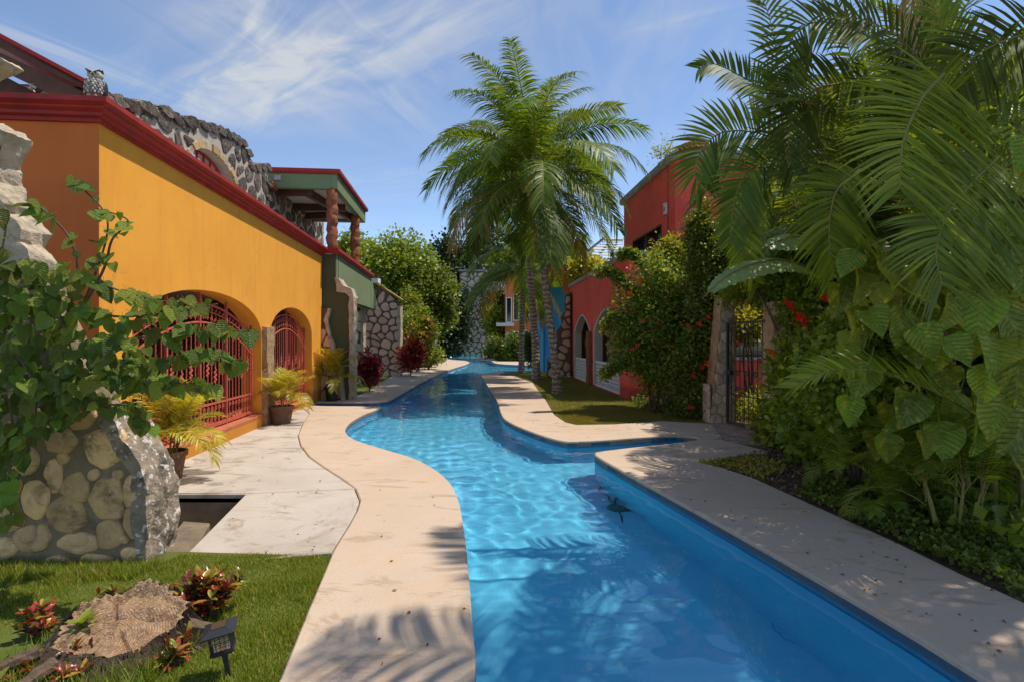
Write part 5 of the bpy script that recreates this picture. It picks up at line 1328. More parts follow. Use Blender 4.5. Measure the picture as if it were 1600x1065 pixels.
# ---- foreground ruined wall and its stones --------------------------------------
YW = 4.25; fw = Frame((0, YW), (1, 0)); q = lambda a, b: ((a - CX) / F * YW, CH - (b - HY) / F * YW)
RW = [q(a, b) for a, b in [(-260, 900), (-260, 180), (-90, 190), (-20, 206), (0, 210), (8, 218), (0, 240), (-14, 262), (-12, 290), (0, 318), (0, 338), (20, 352), (30, 372), (34, 392), (48, 402), (60, 440), (90, 500), (112, 560), (150, 610), (172, 655), (192, 700), (214, 742), (218, 800), (220, 892)]]
rw = thing('ruined_stone_wall', 'foreground ruined wall of cream stones with a jagged edge under the heart-leaved vine', 'ruin', (-3.6, YW, -.1))
mb = MB(); rocky(mb, fw, RW, -.18, 0, .07, .045, 4, 2); obj('wall_core', mb, rw, M['mortarf'])
STN = [(165, 705, 30, 29), (120, 765, 22, 24), (172, 782, 26, 30), (85, 745, 13, 26), (56, 785, 20, 30), (103, 805, 28, 28), (52, 845, 27, 22), (122, 852, 32, 18), (172, 838, 20, 24), (214, 815, 20, 26), (15, 815, 20, 18), (8, 860, 22, 16), (205, 770, 12, 24), (150, 878, 24, 10), (186, 745, 8, 8), (195, 847, 7, 7), (185, 690, 12, 16), (40, 725, 22, 22), (95, 690, 26, 22), (130, 650, 24, 24), (60, 660, 26, 26), (15, 690, 20, 24), (90, 880, 20, 9), (205, 870, 16, 12), (12, 760, 20, 24), (30, 890, 26, 10), (150, 745, 8, 9), (100, 720, 8, 8)]
rg = random.Random(12)
for i, (x, y, rx, ry) in enumerate(STN):
    n = rg.randint(6, 9); ph = rg.random() * 6; c = []; rx *= 1.14; ry *= 1.14
    for k in range(n):
        a = ph + 2 * PI * k / n; e = rg.uniform(.84, 1.2); c.append(q(x + rx * e * math.cos(a), y + ry * e * math.sin(a)))
    c = chaikin(resample(c, .07), 1); m = len(c); cx, cy = q(x, y); mb = MB(); V = []
    for s_, w_ in ((1.0, -.01), (.95, .018), (.86, .026), (.5, .030), (.2, .030)):
        for (u, v) in c:
            p = fw.pt(cx + (u - cx) * s_, cy + (v - cy) * s_, 0); V.append(p + Vector((0, -(w_ + (noise.noise(p * 9 + Vector((i, 0, 0))) * .018 + noise.noise(p * 24) * .006 if w_ > 0 else 0)), 0)))
    V.append(fw.pt(cx, cy, .05)); k_ = 5
    mb.add(V, [(r_ * m + j, r_ * m + (j + 1) % m, (r_ + 1) * m + (j + 1) % m, (r_ + 1) * m + j) for r_ in range(k_ - 1) for j in range(m)] + [((k_ - 1) * m + j, (k_ - 1) * m + (j + 1) % m, k_ * m) for j in range(m)])
    obj('stone', mb, rw, M['stone_cream'], smooth=True)
# the broken end of the wall: big rough rocks, lit from above
mb = MB(); E_ = [q(a, b) for a, b in [(158, 660), (172, 648), (190, 676), (208, 706), (228, 745), (236, 772), (234, 800), (236, 830), (232, 884), (212, 884), (214, 800), (210, 745), (184, 700)]]
rocky(mb, fw, E_, -.36, .04, .03, .035, 9, 7); obj('broken_edge', mb, rw, M['rock'], label='blackened weathered rock forming the broken right end')
mb = MB(); E2 = [q(a, b) for a, b in [(-90, 215), (-20, 197), (4, 200), (18, 214), (8, 232), (-8, 258), (-6, 288), (8, 310), (16, 324), (8, 336), (26, 348), (42, 366), (36, 386), (52, 398), (58, 418), (60, 440), (-90, 440)]]
rocky(mb, fw, E2, -.2, .06, .035, .05, 8, 19); obj('broken_top', mb, rw, M['rock_light'], label='pale jagged rocks at the top left')
mb = MB(); E3 = [q(a, b) for a, b in [(-90, 78), (-30, 84), (-8, 92), (6, 98), (14, 104), (4, 110), (-14, 118), (-34, 128), (-50, 200), (-90, 200)]]
rocky(mb, fw, E3, -.12, .04, .04, .02, 6, 23); obj('broken_top', mb, rw, M['rock_light'])

# ---- heart-leaved vine ------------------------------------------------------------
def heart(L=1., fold=.18, curl=.25, n=7):
    half = [(0, 0), (.16, -.14), (.36, -.12), (.5, .08), (.5, .34), (.36, .62), (.17, .86), (0, 1.06)]
    V = []; 
    for x, y in half: V.append((x * L, y * L, fold * x * L * .6 - curl * y * y * L * .5))
    mid = [(0, y * L, -.04 * L - curl * y * y * L * .5) for y in (.0, .08, .3, .55, .8)]
    Vs = V + [(-x, y, z) for x, y, z in V] + mid; m = len(half); a = 2 * m; fs = []
    seqR = [0, 1, 2, 3, 4, 5, 6, 7]; md = [a, a + 0, a + 1, a + 1, a + 2, a + 3, a + 4, 7]
    for i in range(7):
        for off in (0, m):
            p, r_ = seqR[i] + off, seqR[i + 1] + off; u, v = md[i], md[i + 1]
            if i + 1 == 7: f = (p, r_, u)
            elif u == v: f = (p, r_, u)
            else: f = (p, r_, v, u)
            fs.append(f if off else f[::-1])
    return Vs, fs


hv, hf = heart()
hm = []
for i in range(5):
    r_ = random.Random(i); mb = MB(); v2, f2 = heart(1., r_.uniform(.0, .7), r_.uniform(.1, .5)); v2 = [(x, y, z + .035 * math.sin(y * 9 + i) * abs(x)) for x, y, z in v2]
    mb.add(v2, f2); mb.tube([(0, 0, 0), (0, -.18, .03), (.03, -.4, .12)], .016, 4); me = mb.mesh('leaf', M['vine_leaf'], True); hm.append(me)


def orient(d, nrm):                              # leaf Y axis along d, Z towards nrm
    d = d.normalized(); z = nrm - d * nrm.dot(d); z.normalize(); x = d.cross(z)
    from mathutils import Matrix
    return Matrix((x, d, z)).transposed()


vn = thing('heart_leaved_vine', 'green climbing vine with heart-shaped leaves spilling over the foreground wall', 'vine', (-3.4, 4.1, .3))
rg = random.Random(77)
stems = [([(-30, 760, 4.15), (40, 650, 4.05), (110, 520, 3.95), (150, 430, 3.9), (168, 350, 3.85), (130, 300, 3.8), (122, 285, 3.8)], 20, .085),
         ([(90, 560, 3.95), (120, 440, 3.9), (110, 380, 3.85), (70, 335, 3.85), (50, 325, 3.85)], 14, .085),
         ([(110, 520, 3.9), (160, 430, 3.85), (175, 380, 3.8), (200, 350, 3.8), (150, 330, 3.8)], 14, .085),
         ([(-20, 700, 4.0), (-10, 520, 3.9), (0, 420, 3.85), (10, 350, 3.85), (-5, 330, 3.8)], 16, .09),
         ([(40, 560, 3.95), (120, 500, 3.8), (200, 500, 3.7), (280, 490, 3.6), (340, 480, 3.55)], 24, .085),
         ([(60, 600, 3.95), (160, 545, 3.8), (240, 530, 3.65), (320, 520, 3.55), (385, 522, 3.5)], 30, .09),
         ([(60, 620, 3.95), (170, 580, 3.8), (250, 570, 3.65), (320, 560, 3.6), (382, 568, 3.5)], 30, .09),
         ([(60, 640, 3.95), (160, 600, 3.8), (240, 600, 3.7), (300, 605, 3.6), (345, 612, 3.55)], 26, .095),
         ([(20, 640, 3.9), (60, 480, 3.85), (120, 440, 3.8), (190, 460, 3.75), (250, 475, 3.7), (300, 478, 3.65)], 26, .09),
         ([(0, 700, 3.95), (80, 660, 3.85), (150, 640, 3.75), (210, 640, 3.7), (235, 680, 3.7)], 24, .09),
         ([(-10, 560, 3.9), (40, 470, 3.8), (90, 500, 3.75), (120, 580, 3.75), (140, 650, 3.75)], 26, .095),
         ([(-10, 620, 3.9), (20, 560, 3.8), (50, 600, 3.7), (55, 660, 3.7), (35, 720, 3.7)], 22, .09),
         ([(-20, 660, 3.9), (10, 620, 3.8), (20, 700, 3.7), (10, 770, 3.7), (20, 815, 3.7)], 20, .09),
         ([(-30, 480, 3.9), (0, 440, 3.8), (40, 420, 3.8), (80, 450, 3.8), (100, 520, 3.8)], 24, .095)]
cnt = 0
for pts, nl, sz in stems:
    c = catmull([P(*p) for p in pts], 10); mb = MB(); mb.tube(c, [.011 - .007 * i / len(c) for i in range(len(c))], 5); obj('stem', mb, vn, M['twig'])
    for i in range(nl):
        t = .12 + .88 * (i + rg.random() * .7) / nl; k = min(len(c) - 2, int(t * (len(c) - 1))); p = c[k].lerp(c[k + 1], rg.random()); tg = (c[k + 1] - c[k]).normalized()
        d = (tg * .3 + Vector((rg.uniform(-.7, .7), rg.uniform(-.7, .2), rg.uniform(-1.1, -.1)))); nz_ = Vector((rg.uniform(-.1, .9), rg.uniform(-1., -.2), rg.uniform(.3, 1.2)))
        s = sz * rg.uniform(.6, 1.4) * .98; m3 = orient(d, nz_); off = -d.normalized() * 0 + Vector((rg.uniform(-.05, .05), rg.uniform(-.08, .02), rg.uniform(-.03, .04)))
        o = obj('leaf', rg.choice(hm), vn, world=False); o.location = p + off - vn.location; o.rotation_euler = m3.to_euler(); o.scale = (s, s, s); cnt += 1
# dense inner leaves of the mass, joined
V_ = []; T_ = []; base_v = np.array(hv); tri = []
for f in hf:
    tri.append(f[:3]); 
    if len(f) == 4: tri.append((f[0], f[2], f[3]))
tri = np.array(tri)
poly = [(-60, 430), (30, 445), (100, 455), (180, 500), (230, 540), (250, 600), (200, 640), (150, 650), (90, 665), (40, 730), (0, 800), (-60, 810)]
k = 0
while k < 300:
    px, py = rg.uniform(-60, 340), rg.uniform(400, 830)
    if not inpoly([px], [py], poly)[0]: continue
    Y = rg.uniform(3.7, 4.12); p = P(px, py, Y); d = Vector((rg.uniform(-.8, .8), rg.uniform(-.7, .2), rg.uniform(-1.2, -.1))); m3 = orient(d, Vector((rg.uniform(-.2, .9), rg.uniform(-1, -.1), rg.uniform(.2, 1.2))))
    s = .10 * rg.uniform(.7, 1.25); w_ = base_v @ (np.array(m3).T) * s + np.array(p); T_.append(tri + len(V_) * len(base_v)); V_.append(w_); k += 1
obj('foliage', npmesh('foliage', np.concatenate(V_), np.concatenate(T_), M['vine_leaf'], True), vn, kind='stuff')

# ---- pothos climbing at the right edge ----------------------------------------------
pm_ = []
for i in range(5):
    r_ = random.Random(40 + i); mb = MB(); half = [(0, 0), (.2, -.12), (.42, -.05), (.52, .18), (.5, .45), (.36, .75), (.17, 1.02), (0, 1.2)]
    rows = [0, .04, .15, .3, .5, .72, .9]; curl = r_.uniform(.1, .95); fold = r_.uniform(.0, .75); ny = 10; nx = 4
    def wid(y):
        y = max(0, min(1, y)); return .56 * math.sin(PI * min(1, (y * .92 + .07)) ** .72) * (1 - .25 * y)
    for a in range(ny + 1):
        y = a / ny; wv_ = wid(y) if 0 < a < ny else .02
        for bq in range(-nx, nx + 1):
            x = bq / nx; yy = y * 1.15 - .12 * abs(x) * (1 - y) * (1 if y < .4 else 0)
            mb.v.append((x * wv_, yy, fold * abs(x) * wv_ - curl * y * y * .6 + .035 * math.sin(bq * 1.9 + a * 1.1 + i * 2) + .08 * (bq / nx) * math.sin(a * .45 + i)))
    nn = 2 * nx + 1
    for a in range(ny):
        for bq in range(2 * nx): k = a * nn + bq; mb.f.append((k, k + 1, k + nn + 1, k + nn))
    mb.tube([(0, 0, 0), (0, -.3, .05), (.05, -.6, .2)], .018, 5); pm_.append(mb.mesh('leaf', M['pothos'], True))
po = thing('golden_pothos', 'climbing pothos with huge yellow-splashed green leaves at the right edge', 'climbing plant', (P(1560, 700, 4.6).x, 4.7, 0)); rg = random.Random(9)
mb = MB(); mb.tube([P(1600, 800, 4.8), P(1590, 600, 4.8), P(1570, 450, 4.8), P(1600, 300, 4.9)], [.04, .035, .03, .02], 8); obj('stem', mb, po, M['stem'])
mb = MB(); mb.tube([P(1590, 560, 4.8), P(1500, 520, 4.8), P(1420, 500, 4.85), P(1350, 480, 4.9)], [.03, .03, .025, .02], 8); obj('stem', mb, po, M['stem'])
big = [(1515, 400, 4.1, .46), (1560, 430, 4.2, .40), (1405, 440, 4.3, .34), (1345, 455, 4.5, .27), (1470, 400, 4.4, .34), (1585, 360, 4.2, .36), (1440, 470, 4.2, .30), (1530, 500, 4.1, .34), (1590, 520, 4.1, .36), (1560, 560, 4.0, .34),
       (1410, 520, 4.3, .28), (1370, 510, 4.4, .24), (1450, 545, 4.2, .26), (1500, 560, 4.1, .24), (1590, 610, 4.0, .32), (1540, 610, 4.1, .26), (1430, 560, 4.3, .22), (1480, 500, 4.2, .26), (1310, 480, 4.7, .26), (1600, 440, 4.1, .4),
       (1560, 660, 4.1, .34), (1590, 690, 4.0, .34), (1530, 690, 4.2, .26), (1600, 250, 4.3, .3), (1580, 300, 4.4, .26), (1570, 180, 4.5, .24), (1600, 740, 4.0, .26), (1330, 440, 4.8, .24), (1385, 480, 4.6, .24)]
for (x, y, Y, s) in big + [(rg.uniform(1320, 1610), rg.uniform(400, 720), rg.uniform(4.4, 5.0), rg.uniform(.18, .3)) for _ in range(60)]:
    d = Vector((rg.uniform(-.6, .45), rg.uniform(-.6, -.05), rg.uniform(-1., -.4))); m3 = orient(d, Vector((rg.uniform(-.6, .4), rg.uniform(-1.1, -.6), rg.uniform(.2, .9))))
    o = obj('leaf', rg.choice(pm_), po, world=False); p = P(x, y, Y) - d.normalized() * s * .6; o.location = p - po.location; o.rotation_euler = m3.to_euler(); o.scale = (s * .95, s * .95, s * .95)

# ---- banana plant ------------------------------------------------------------------
bn = thing('banana_plant', 'banana plant with one long pale leaf arching over the garden gate', 'banana plant', (P(1330, 600, 7.4).x, 7.4, -.03))
mb = MB(); mb.tube([P(1330, 690, 7.4), P(1325, 560, 7.3), P(1300, 450, 6.5), P(1290, 445, 6.2)], [.11, .09, .05, .03], 10); obj('stem', mb, bn, M['cane'])
def banana_leaf(path, wmax, nrm, seed):
    c = catmull([P(*p) for p in path], 10); m = len(c); rg2 = random.Random(seed); mb = MB(); nn = Vector(nrm).normalized()
    for i, p in enumerate(c):
        t = i / (m - 1); tg = (c[min(i + 1, m - 1)] - c[max(i - 1, 0)]).normalized(); s = tg.cross(nn).normalized(); u = s.cross(tg); w = wmax * max(.02, (math.sin(PI * min(1, t * 1.02 + .04)) ** .55)) * (1 - .3 * t)
        for x in (-1, -.5, 0, .5, 1): mb.v.append(tuple(p + s * x * w - Vector((0, 0, abs(x) * w * .35)) + u * (.012 * math.sin(i * 2.1 + x * 2) + (.0 if x else -.01))))
    for i in range(m - 1):
        for k in range(4): a = i * 5 + k; mb.f.append((a, a + 1, a + 6, a + 5))
    o = obj('leaf', mb, bn, M['banana'], smooth=True); mr = MB(); mr.tube(c, [.018 * (1 - .8 * i / m) for i in range(m)], 6); obj('midrib', mr, o, M['cane'])
banana_leaf([(1292, 448, 6.3), (1262, 424, 6.0), (1220, 411, 5.7), (1175, 418, 5.5), (1130, 440, 5.35), (1097, 472, 5.25)], .19, (0, -.7, 1), 1)
banana_leaf([(1330, 430, 6.3), (1290, 388, 6.1), (1250, 375, 5.9), (1215, 382, 5.7), (1192, 394, 5.6)], .2, (0, -.8, .8), 2)
banana_leaf([(1290, 440, 8.1), (1310, 380, 8.0), (1330, 330, 7.9), (1360, 300, 7.9)], .25, (0, -1, .3), 3)
banana_leaf([(1290, 440, 8.2), (1300, 360, 8.3), (1290, 300, 8.4), (1260, 260, 8.4)], .25, (.4, -1, .3), 4)


# ---- bushes, hedges and climbers ----------------------------------------------------
def bush(name, label, cat, px, py, Y, rx, ry, rz, n, size, mat, seed, nl=16, stems=5, flowers=None, nf=0, ground=None, **kw):
    c = P(px, py, Y); rg = np.random.default_rng(seed); gz = -.03; root = thing(name, label, cat, (c.x, c.y, gz)); rr = random.Random(seed)
    bl = lumps((c.x, c.y, c.z), (rx, ry, rz), nl, rg, .40)
    kw.setdefault('nclump', max(60, n // 28)); kw.setdefault('clump', size * 1.15); kw.setdefault('shell', .5)
    kw['cull'] = lambda p: p[:, 2] > .0
    cloud_obj('foliage', root, bl, n, size, mat, seed, **kw)
    for i in range(stems):
        b = bl[1 + i % (len(bl) - 1)]; s = Vector((c.x + rr.uniform(-.15, .15) * rx, c.y + rr.uniform(-.15, .15) * ry, gz)); e = Vector(b[:3]); md = s.lerp(e, .5) + Vector((rr.uniform(-.1, .1), rr.uniform(-.1, .1), .1))
        mb = MB(); mb.tube(catmull([s, md, e], 5), [.028 - .002 * k for k in range(11)], 6); obj('branch', mb, root, M['twig'])
    return root, bl


def blossoms(label_root, pts, size, mat, name='flower'):
    mb = MB(); 
    for k in range(5):
        a = 2 * PI * k / 5; ca, sa = math.cos(a), math.sin(a)
        mb.add([(0, 0, 0), (ca * .6 - sa * .35, sa * .6 + ca * .35, .25), (ca, sa, .15), (ca * .6 + sa * .35, sa * .6 - ca * .35, .25)], [(0, 1, 2), (0, 2, 3)])
    mb.tube([(0, 0, 0), (0, 0, .6)], .05, 4); me = mb.mesh(name, mat); rr = random.Random(3)
    for p in pts:
        o = obj(name, me, label_root, world=False); o.location = Vector(p) - label_root.location; s = size * rr.uniform(.7, 1.25); o.scale = (s, s, s); o.rotation_euler = (rr.uniform(.6, 1.9), rr.uniform(-.5, .5), rr.uniform(-.8, .8))


def surf_pts(bl, n, seed, ymax):
    rg = np.random.default_rng(seed); out = []
    while len(out) < n:
        b = bl[rg.integers(0, len(bl))]; d = rg.normal(size=3); d /= np.linalg.norm(d)
        if d[1] > -.1: continue
        p = np.array(b[:3]) + d * np.array(b[3:6]) * 1.03
        if p[2] > .2: out.append(tuple(p))
    return out


hb, bl = bush('hibiscus_bush', 'large leafy bush dotted with small red flowers against the red house', 'bush', 1026, 525, 13.0, .95, .7, 1.6, 24000, .085, M['hibiscus'], 1, 26, 9, nclump=520, clump=.13)
blossoms(hb, surf_pts(bl, 46, 5, 0), .065, M['petal_red'])
b2_, bl = bush('bougainvillea', 'sunlit light green climber with pale flowers at the top of the red wall', 'bush', 1042, 415, 14.2, .55, .4, .6, 6000, .085, M['bush_lime'], 2, 16, 5)
sprays = [[(1000, 470, 13.2), (970, 440, 13.1), (950, 428, 13.1), (935, 432, 13.0)], [(1010, 420, 13.4), (985, 400, 13.2), (970, 405, 13.2)], [(985, 520, 13.0), (960, 500, 12.9), (945, 520, 12.8)], [(1000, 560, 12.8), (965, 575, 12.6), (945, 590, 12.5)]]
pts_ = []
for s in sprays:
    c = catmull([P(*p) for p in s], 8); mb = MB(); mb.tube(c, .012, 5); obj('branch', mb, hb, M['twig'])
    bb_ = [(*tuple(p), .16, .16, .14) for p in c]; cloud_obj('foliage', hb, bb_, 1100, .08, M['hibiscus'], 3, shell=.1)
    pts_ += [tuple(c[-1]), tuple(c[-3])]
blossoms(hb, pts_, .08, M['petal_red'])
iv, bl = bush('ivy_tree', 'tall column of dark ivy standing left of the garden gate', 'tree', 1100, 475, 12.0, .42, .5, 2.0, 24000, .075, M['bush_dark'], 4, 30, 4)
cloud_obj('foliage', iv, [(P(1085, 600, 11.9).x, 11.9, .9, .5, .5, .9), (P(1120, 420, 11.9).x, 11.9, 3.2, .5, .5, .9)], 10000, .075, M['bush_dark'], 6, shell=.3, nclump=300, clump=.09)
blossoms(iv, [P(x, y, 11.3) for x, y in ((1106, 500), (1092, 512), (1078, 640), (1105, 572), (1097, 578), (1108, 640), (1075, 515), (1082, 590))], .07, M['petal_red'])
av = thing('flowering_creeper', 'creeper with red blossoms arching over the garden gate and its right post', 'climbing plant', (P(1225, 600, 9.6).x, 9.7, 0))
bls = [(P(x, y, Y).x, Y, P(x, y, Y).z, rx, .4, rz) for (x, y, Y, rx, rz) in ((1150, 455, 10.6, .35, .25), (1190, 448, 10.2, .4, .28), (1225, 450, 9.7, .4, .35), (1250, 480, 9.2, .35, .4), (1265, 530, 8.9, .3, .4), (1240, 420, 9.6, .4, .35), (1290, 500, 8.8, .4, .5), (1300, 560, 8.6, .4, .5), (1205, 470, 9.9, .2, .2))]
cloud_obj('foliage', av, bls, 20000, .075, M['bush'], 8, nclump=700, clump=.08, shell=.3)
blossoms(av, [P(x, y, 8.3) for x, y in ((1233, 480), (1236, 486), (1228, 477), (1250, 502), (1256, 506), (1246, 498), (1257, 516), (1275, 535), (1280, 538), (1294, 472), (1290, 470), (1298, 474), (1355, 538), (1360, 542), (1350, 536), (1205, 556), (1152, 540))], .075, M['petal_red'])
for s in ([(1215, 650, 9.3), (1222, 560, 9.2), (1205, 500, 9.2), (1180, 455, 9.6)], [(1225, 640, 9.3), (1240, 560, 9.1), (1232, 500, 9.1), (1225, 450, 9.5)]):
    mb = MB(); mb.tube(catmull([P(*p) for p in s], 6), .02, 6); obj('branch', mb, av, M['twig'])
bush('lime_shrub', 'sunlit yellow-green shrub seen through the bars behind the iron gate', 'bush', 1172, 512, 12.6, .5, .5, .38, 2000, .10, M['bush_lime'], 10, 8, 3)
bush('lime_shrub', 'low yellow-green spiky shrub at the foot of the garden gate, behind its bars', 'bush', 1180, 645, 12.0, .6, .4, .22, 1500, .12, M['bush_lime'], 11, 8, 3, asp=.12)
bush('oleander_shrub', 'dense green shrub of long leaves beside the right gate post', 'bush', 1275, 625, 8.4, .52, .6, .75, 7500, .15, M['bush'], 12, 16, 5, asp=.2, droop=-.3)
bush('broadleaf_shrub', 'low glossy shrub spilling over the path at the foot of the gate post', 'bush', 1218, 676, 8.8, .32, .3, .3, 1600, .12, M['bush'], 13, 8, 3)
bush('leafy_shrub', 'rounded dark shrub with hanging leaves in front of the palm canes', 'bush', 1345, 570, 6.1, .55, .35, .62, 9000, .085, M['bush'], 24, 18, 5, droop=.5)
bush('leafy_hedge', 'waist-high leafy hedge behind the soil bed', 'hedge', 1300, 670, 7.6, .75, .6, .62, 11000, .10, M['bush'], 14, 20, 6)
bush('leafy_hedge', 'darker leafy hedge between the soil bed and the pothos', 'hedge', 1400, 640, 6.8, .8, .6, .75, 14000, .10, M['bush_dark'], 15, 20, 6)
bush('tall_hedge', 'tall dark hedge filling the background behind the areca palms', 'hedge', 1400, 450, 10.5, 2.2, 1.0, 2.3, 36000, .12, M['bush_dark'], 16, 40, 8)
bush('tall_hedge', 'tall hedge with sunlit lime patches behind the right-hand palms', 'hedge', 1580, 420, 8.2, 1.6, 1.0, 2.7, 30000, .12, M['bush'], 17, 34, 8)
bush('lime_shrub', 'bright sunlit yellow-green foliage high between the palm fronds', 'bush', 1235, 330, 11.5, .8, .6, .8, 7000, .12, M['bush_lime'], 18, 14, 3)
bush('lime_shrub', 'bright yellow-green tree top high at the right behind the palms', 'bush', 1540, 215, 9.5, 1.1, .7, .6, 7000, .13, M['bush_lime'], 19, 14, 3)
bush('dark_hedge', 'dense shaded hedge at the right edge behind the pothos', 'hedge', 1590, 640, 5.9, 1.2, .6, 1.2, 16000, .11, M['bush_dark'], 20, 20, 4)
bush('roof_plant', 'small spiky plant on the roof corner of the tall red wall', 'plant', 1043, 243, 16.4, .22, .2, .14, 260, .16, M['bush_lime'], 21, 3, 1, asp=.12)
bush('yellow_roof_shrub', 'bright yellow shrub on the low roof under the shade slats', 'bush', 917, 427, 25.2, .75, .4, .42, 2200, .20, M['areca_yel'], 22, 6, 2)

# small plants of the ground cover: many leaves nobody could count
def strip_cover(name, label, cat, poly_px, n, hh, size, mat, seed):
    poly = g2(poly_px); rg = np.random.default_rng(seed); xs_ = [p[0] for p in poly]; ys_ = [p[1] for p in poly]
    x = rg.uniform(min(xs_), max(xs_), n * 4); y = rg.uniform(min(ys_), max(ys_), n * 4); k = inpoly(x, y, poly); x, y = x[k][:n], y[k][:n]; m = len(x)
    lump = np.array([.5 + .9 * (noise.noise(Vector((a * 3.2, b * 3.2, seed))) + .25) for a, b in zip(x, y)]); z = rg.uniform(0, 1, m) ** .6 * hh * np.clip(lump, .15, 1.4)
    bl = np.stack([x, y, z - .02], 1); a = rg.normal(size=(m, 3)) + np.array([0, -.3, .6]); a /= np.linalg.norm(a, axis=1)[:, None]; nn = rg.normal(size=(m, 3)) * .5 + np.array([.1, -.3, 1.]); nn -= a * (nn * a).sum(1)[:, None]; nn /= np.linalg.norm(nn, axis=1)[:, None]; s = np.cross(a, nn)
    L = size * rg.uniform(.5, 1.2, m)[:, None]; V = np.stack([bl, bl + a * L * .45 + s * L * .38 + nn * L * .1, bl + a * L, bl + a * L * .45 - s * L * .38 + nn * L * .1], 1).reshape(-1, 3)
    i = np.arange(m)[:, None] * 4; T = np.concatenate([i + np.array([0, 1, 2]), i + np.array([0, 2, 3])])
    o = obj(name, npmesh(name, V, T, mat), None, kind='stuff'); return tag(o, label, cat)


strip_cover('ground_cover', 'small-leaved green ground cover along the edge of the right deck', 'ground cover', [(1240, 775), (1330, 812), (1400, 845), (1500, 893), (1620, 950), (1640, 870), (1500, 800), (1380, 770), (1290, 752)], 9000, .16, .05, M['cover'], 5)
strip_cover('ground_cover', 'taller broad-leaved plants behind the creeping ground cover', 'ground cover', [(1380, 800), (1500, 850), (1640, 910), (1640, 760), (1500, 740), (1400, 750)], 1600, .30, .13, M['bush'], 6)
strip_cover('ground_cover', 'weedy green tufts on the tip of the soil bed', 'ground cover', [(1088, 727), (1130, 735), (1190, 752), (1230, 735), (1190, 716), (1140, 719)], 1200, .04, .05, M['grass_dry'], 7)
strip_cover('leaf_litter', 'dry brown leaf litter lying on the dark soil bed', 'leaf litter', [(1100, 728), (1200, 758), (1330, 812), (1450, 860), (1500, 780), (1330, 720), (1220, 700)], 2600, .012, .05, M['litter'], 8)
strip_cover('ground_cover', 'low shaded plants at the foot of the bush and ivy', 'ground cover', [(985, 632), (1030, 655), (1110, 662), (1130, 655), (1100, 630), (1020, 618)], 3500, .2, .08, M['bush_dark'], 9)

# ---- far vegetation ------------------------------------------------------------------
def tree(label, px, py, Y, rx, rz, n, size, mat, seed, nl=40, group=None, trunk=.3, name='leafy_tree'):
    c = P(px, py, Y); rg = np.random.default_rng(seed); root = thing(name, label, 'tree', (c.x, c.y, -.05), group); bl = lumps(tuple(c), (rx, rx * .8, rz), nl, rg, .30, .8)
    cloud_obj('crown', root, bl, n, size, mat, seed, nclump=n // 24, clump=size * 1.3, shell=.65, up=.6)
    mb = MB(); base = Vector((c.x, c.y, -.05)); mb.tube([base, base.lerp(c, .4) + Vector((.2, 0, 0)), c], [trunk, trunk * .8, trunk * .5], 8); obj('trunk', mb, root, M['twig'])
    for k in range(7):
        e = Vector(bl[1 + (k * 3) % (len(bl) - 1)][:3]); s = base.lerp(c, .55 + .05 * k); mb = MB(); mb.tube([s, s.lerp(e, .5) + Vector((0, 0, .3)), e], [trunk * .35, trunk * .25, trunk * .1], 6); obj('limb', mb, root, M['twig'])
    return root


tree('large bright green leafy tree rising behind the stone gable wall', 626, 452, 36, 3.5, 3.2, 42000, .24, M['tree_leaf'], 1, 60)
tree('bright green lower tree at the right flank of the big one', 668, 480, 34, 1.6, 2.6, 11000, .24, M['tree_leaf'], 2, 24)
tree('smaller green tree at the left behind the log columns', 560, 420, 40, 2.0, 2.4, 9000, .26, M['tree_leaf'], 3, 20)
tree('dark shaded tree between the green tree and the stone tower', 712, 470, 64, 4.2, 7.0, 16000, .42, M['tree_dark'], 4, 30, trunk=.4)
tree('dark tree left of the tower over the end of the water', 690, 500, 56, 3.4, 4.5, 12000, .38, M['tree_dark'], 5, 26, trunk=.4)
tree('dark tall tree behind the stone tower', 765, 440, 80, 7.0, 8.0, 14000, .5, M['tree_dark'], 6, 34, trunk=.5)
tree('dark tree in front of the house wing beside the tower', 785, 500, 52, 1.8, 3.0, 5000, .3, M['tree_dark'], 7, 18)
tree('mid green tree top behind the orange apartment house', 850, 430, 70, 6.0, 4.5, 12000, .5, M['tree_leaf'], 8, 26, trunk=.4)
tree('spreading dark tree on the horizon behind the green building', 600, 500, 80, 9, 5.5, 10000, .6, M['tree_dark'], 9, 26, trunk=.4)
bush('flowering_shrub', 'green shrub with orange blossoms beside the stone gable wall', 'bush', 655, 525, 29, .95, .8, 1.35, 9000, .13, M['bush'], 31, 22, 4)
sb_, bl = bush('flowering_shrub', 'taller lime shrub tips above the orange blossoms', 'bush', 640, 490, 31, .45, .5, 1.3, 3500, .14, M['bush_lime'], 32, 14, 3)
blossoms(sb_, surf_pts(lumps(tuple(P(658, 520, 28.4)), (.9, .3, .9), 16, np.random.default_rng(5), .4), 60, 9, 0), .14, M['petal_yel'])
bush('border_plant', 'low green border plants by the curve of the far left deck', 'plant', 668, 560, 31, .9, .6, .45, 3500, .14, M['bush'], 33, 14, 3)
for (px, py, Y, rx, rz, mt, lab, sd_) in ((790, 553, 44, 1.3, 1.0, 'bush_dark', 'low dark hedge below the orange house windows', 41), (808, 552, 43, 1.1, 1.1, 'bush_dark', 'rounded dark hedge right of the low one, by the orange house', 42),
                                       (772, 556, 50, 1.0, .9, 'bush_dark', 'small dark bush at the foot of the house wing', 43)):
    bush('clipped_hedge', lab, 'hedge', px, py, Y, rx, .6, rz, 4500, .18, M[mt], sd_, 10, 2)
bush('columnar_topiary', 'column-shaped dark green topiary between the palm trunks', 'topiary', 826, 549, 32, .42, .4, 1.05, 5000, .10, M['bush_dark'], 44, 14, 2, shell=.8)
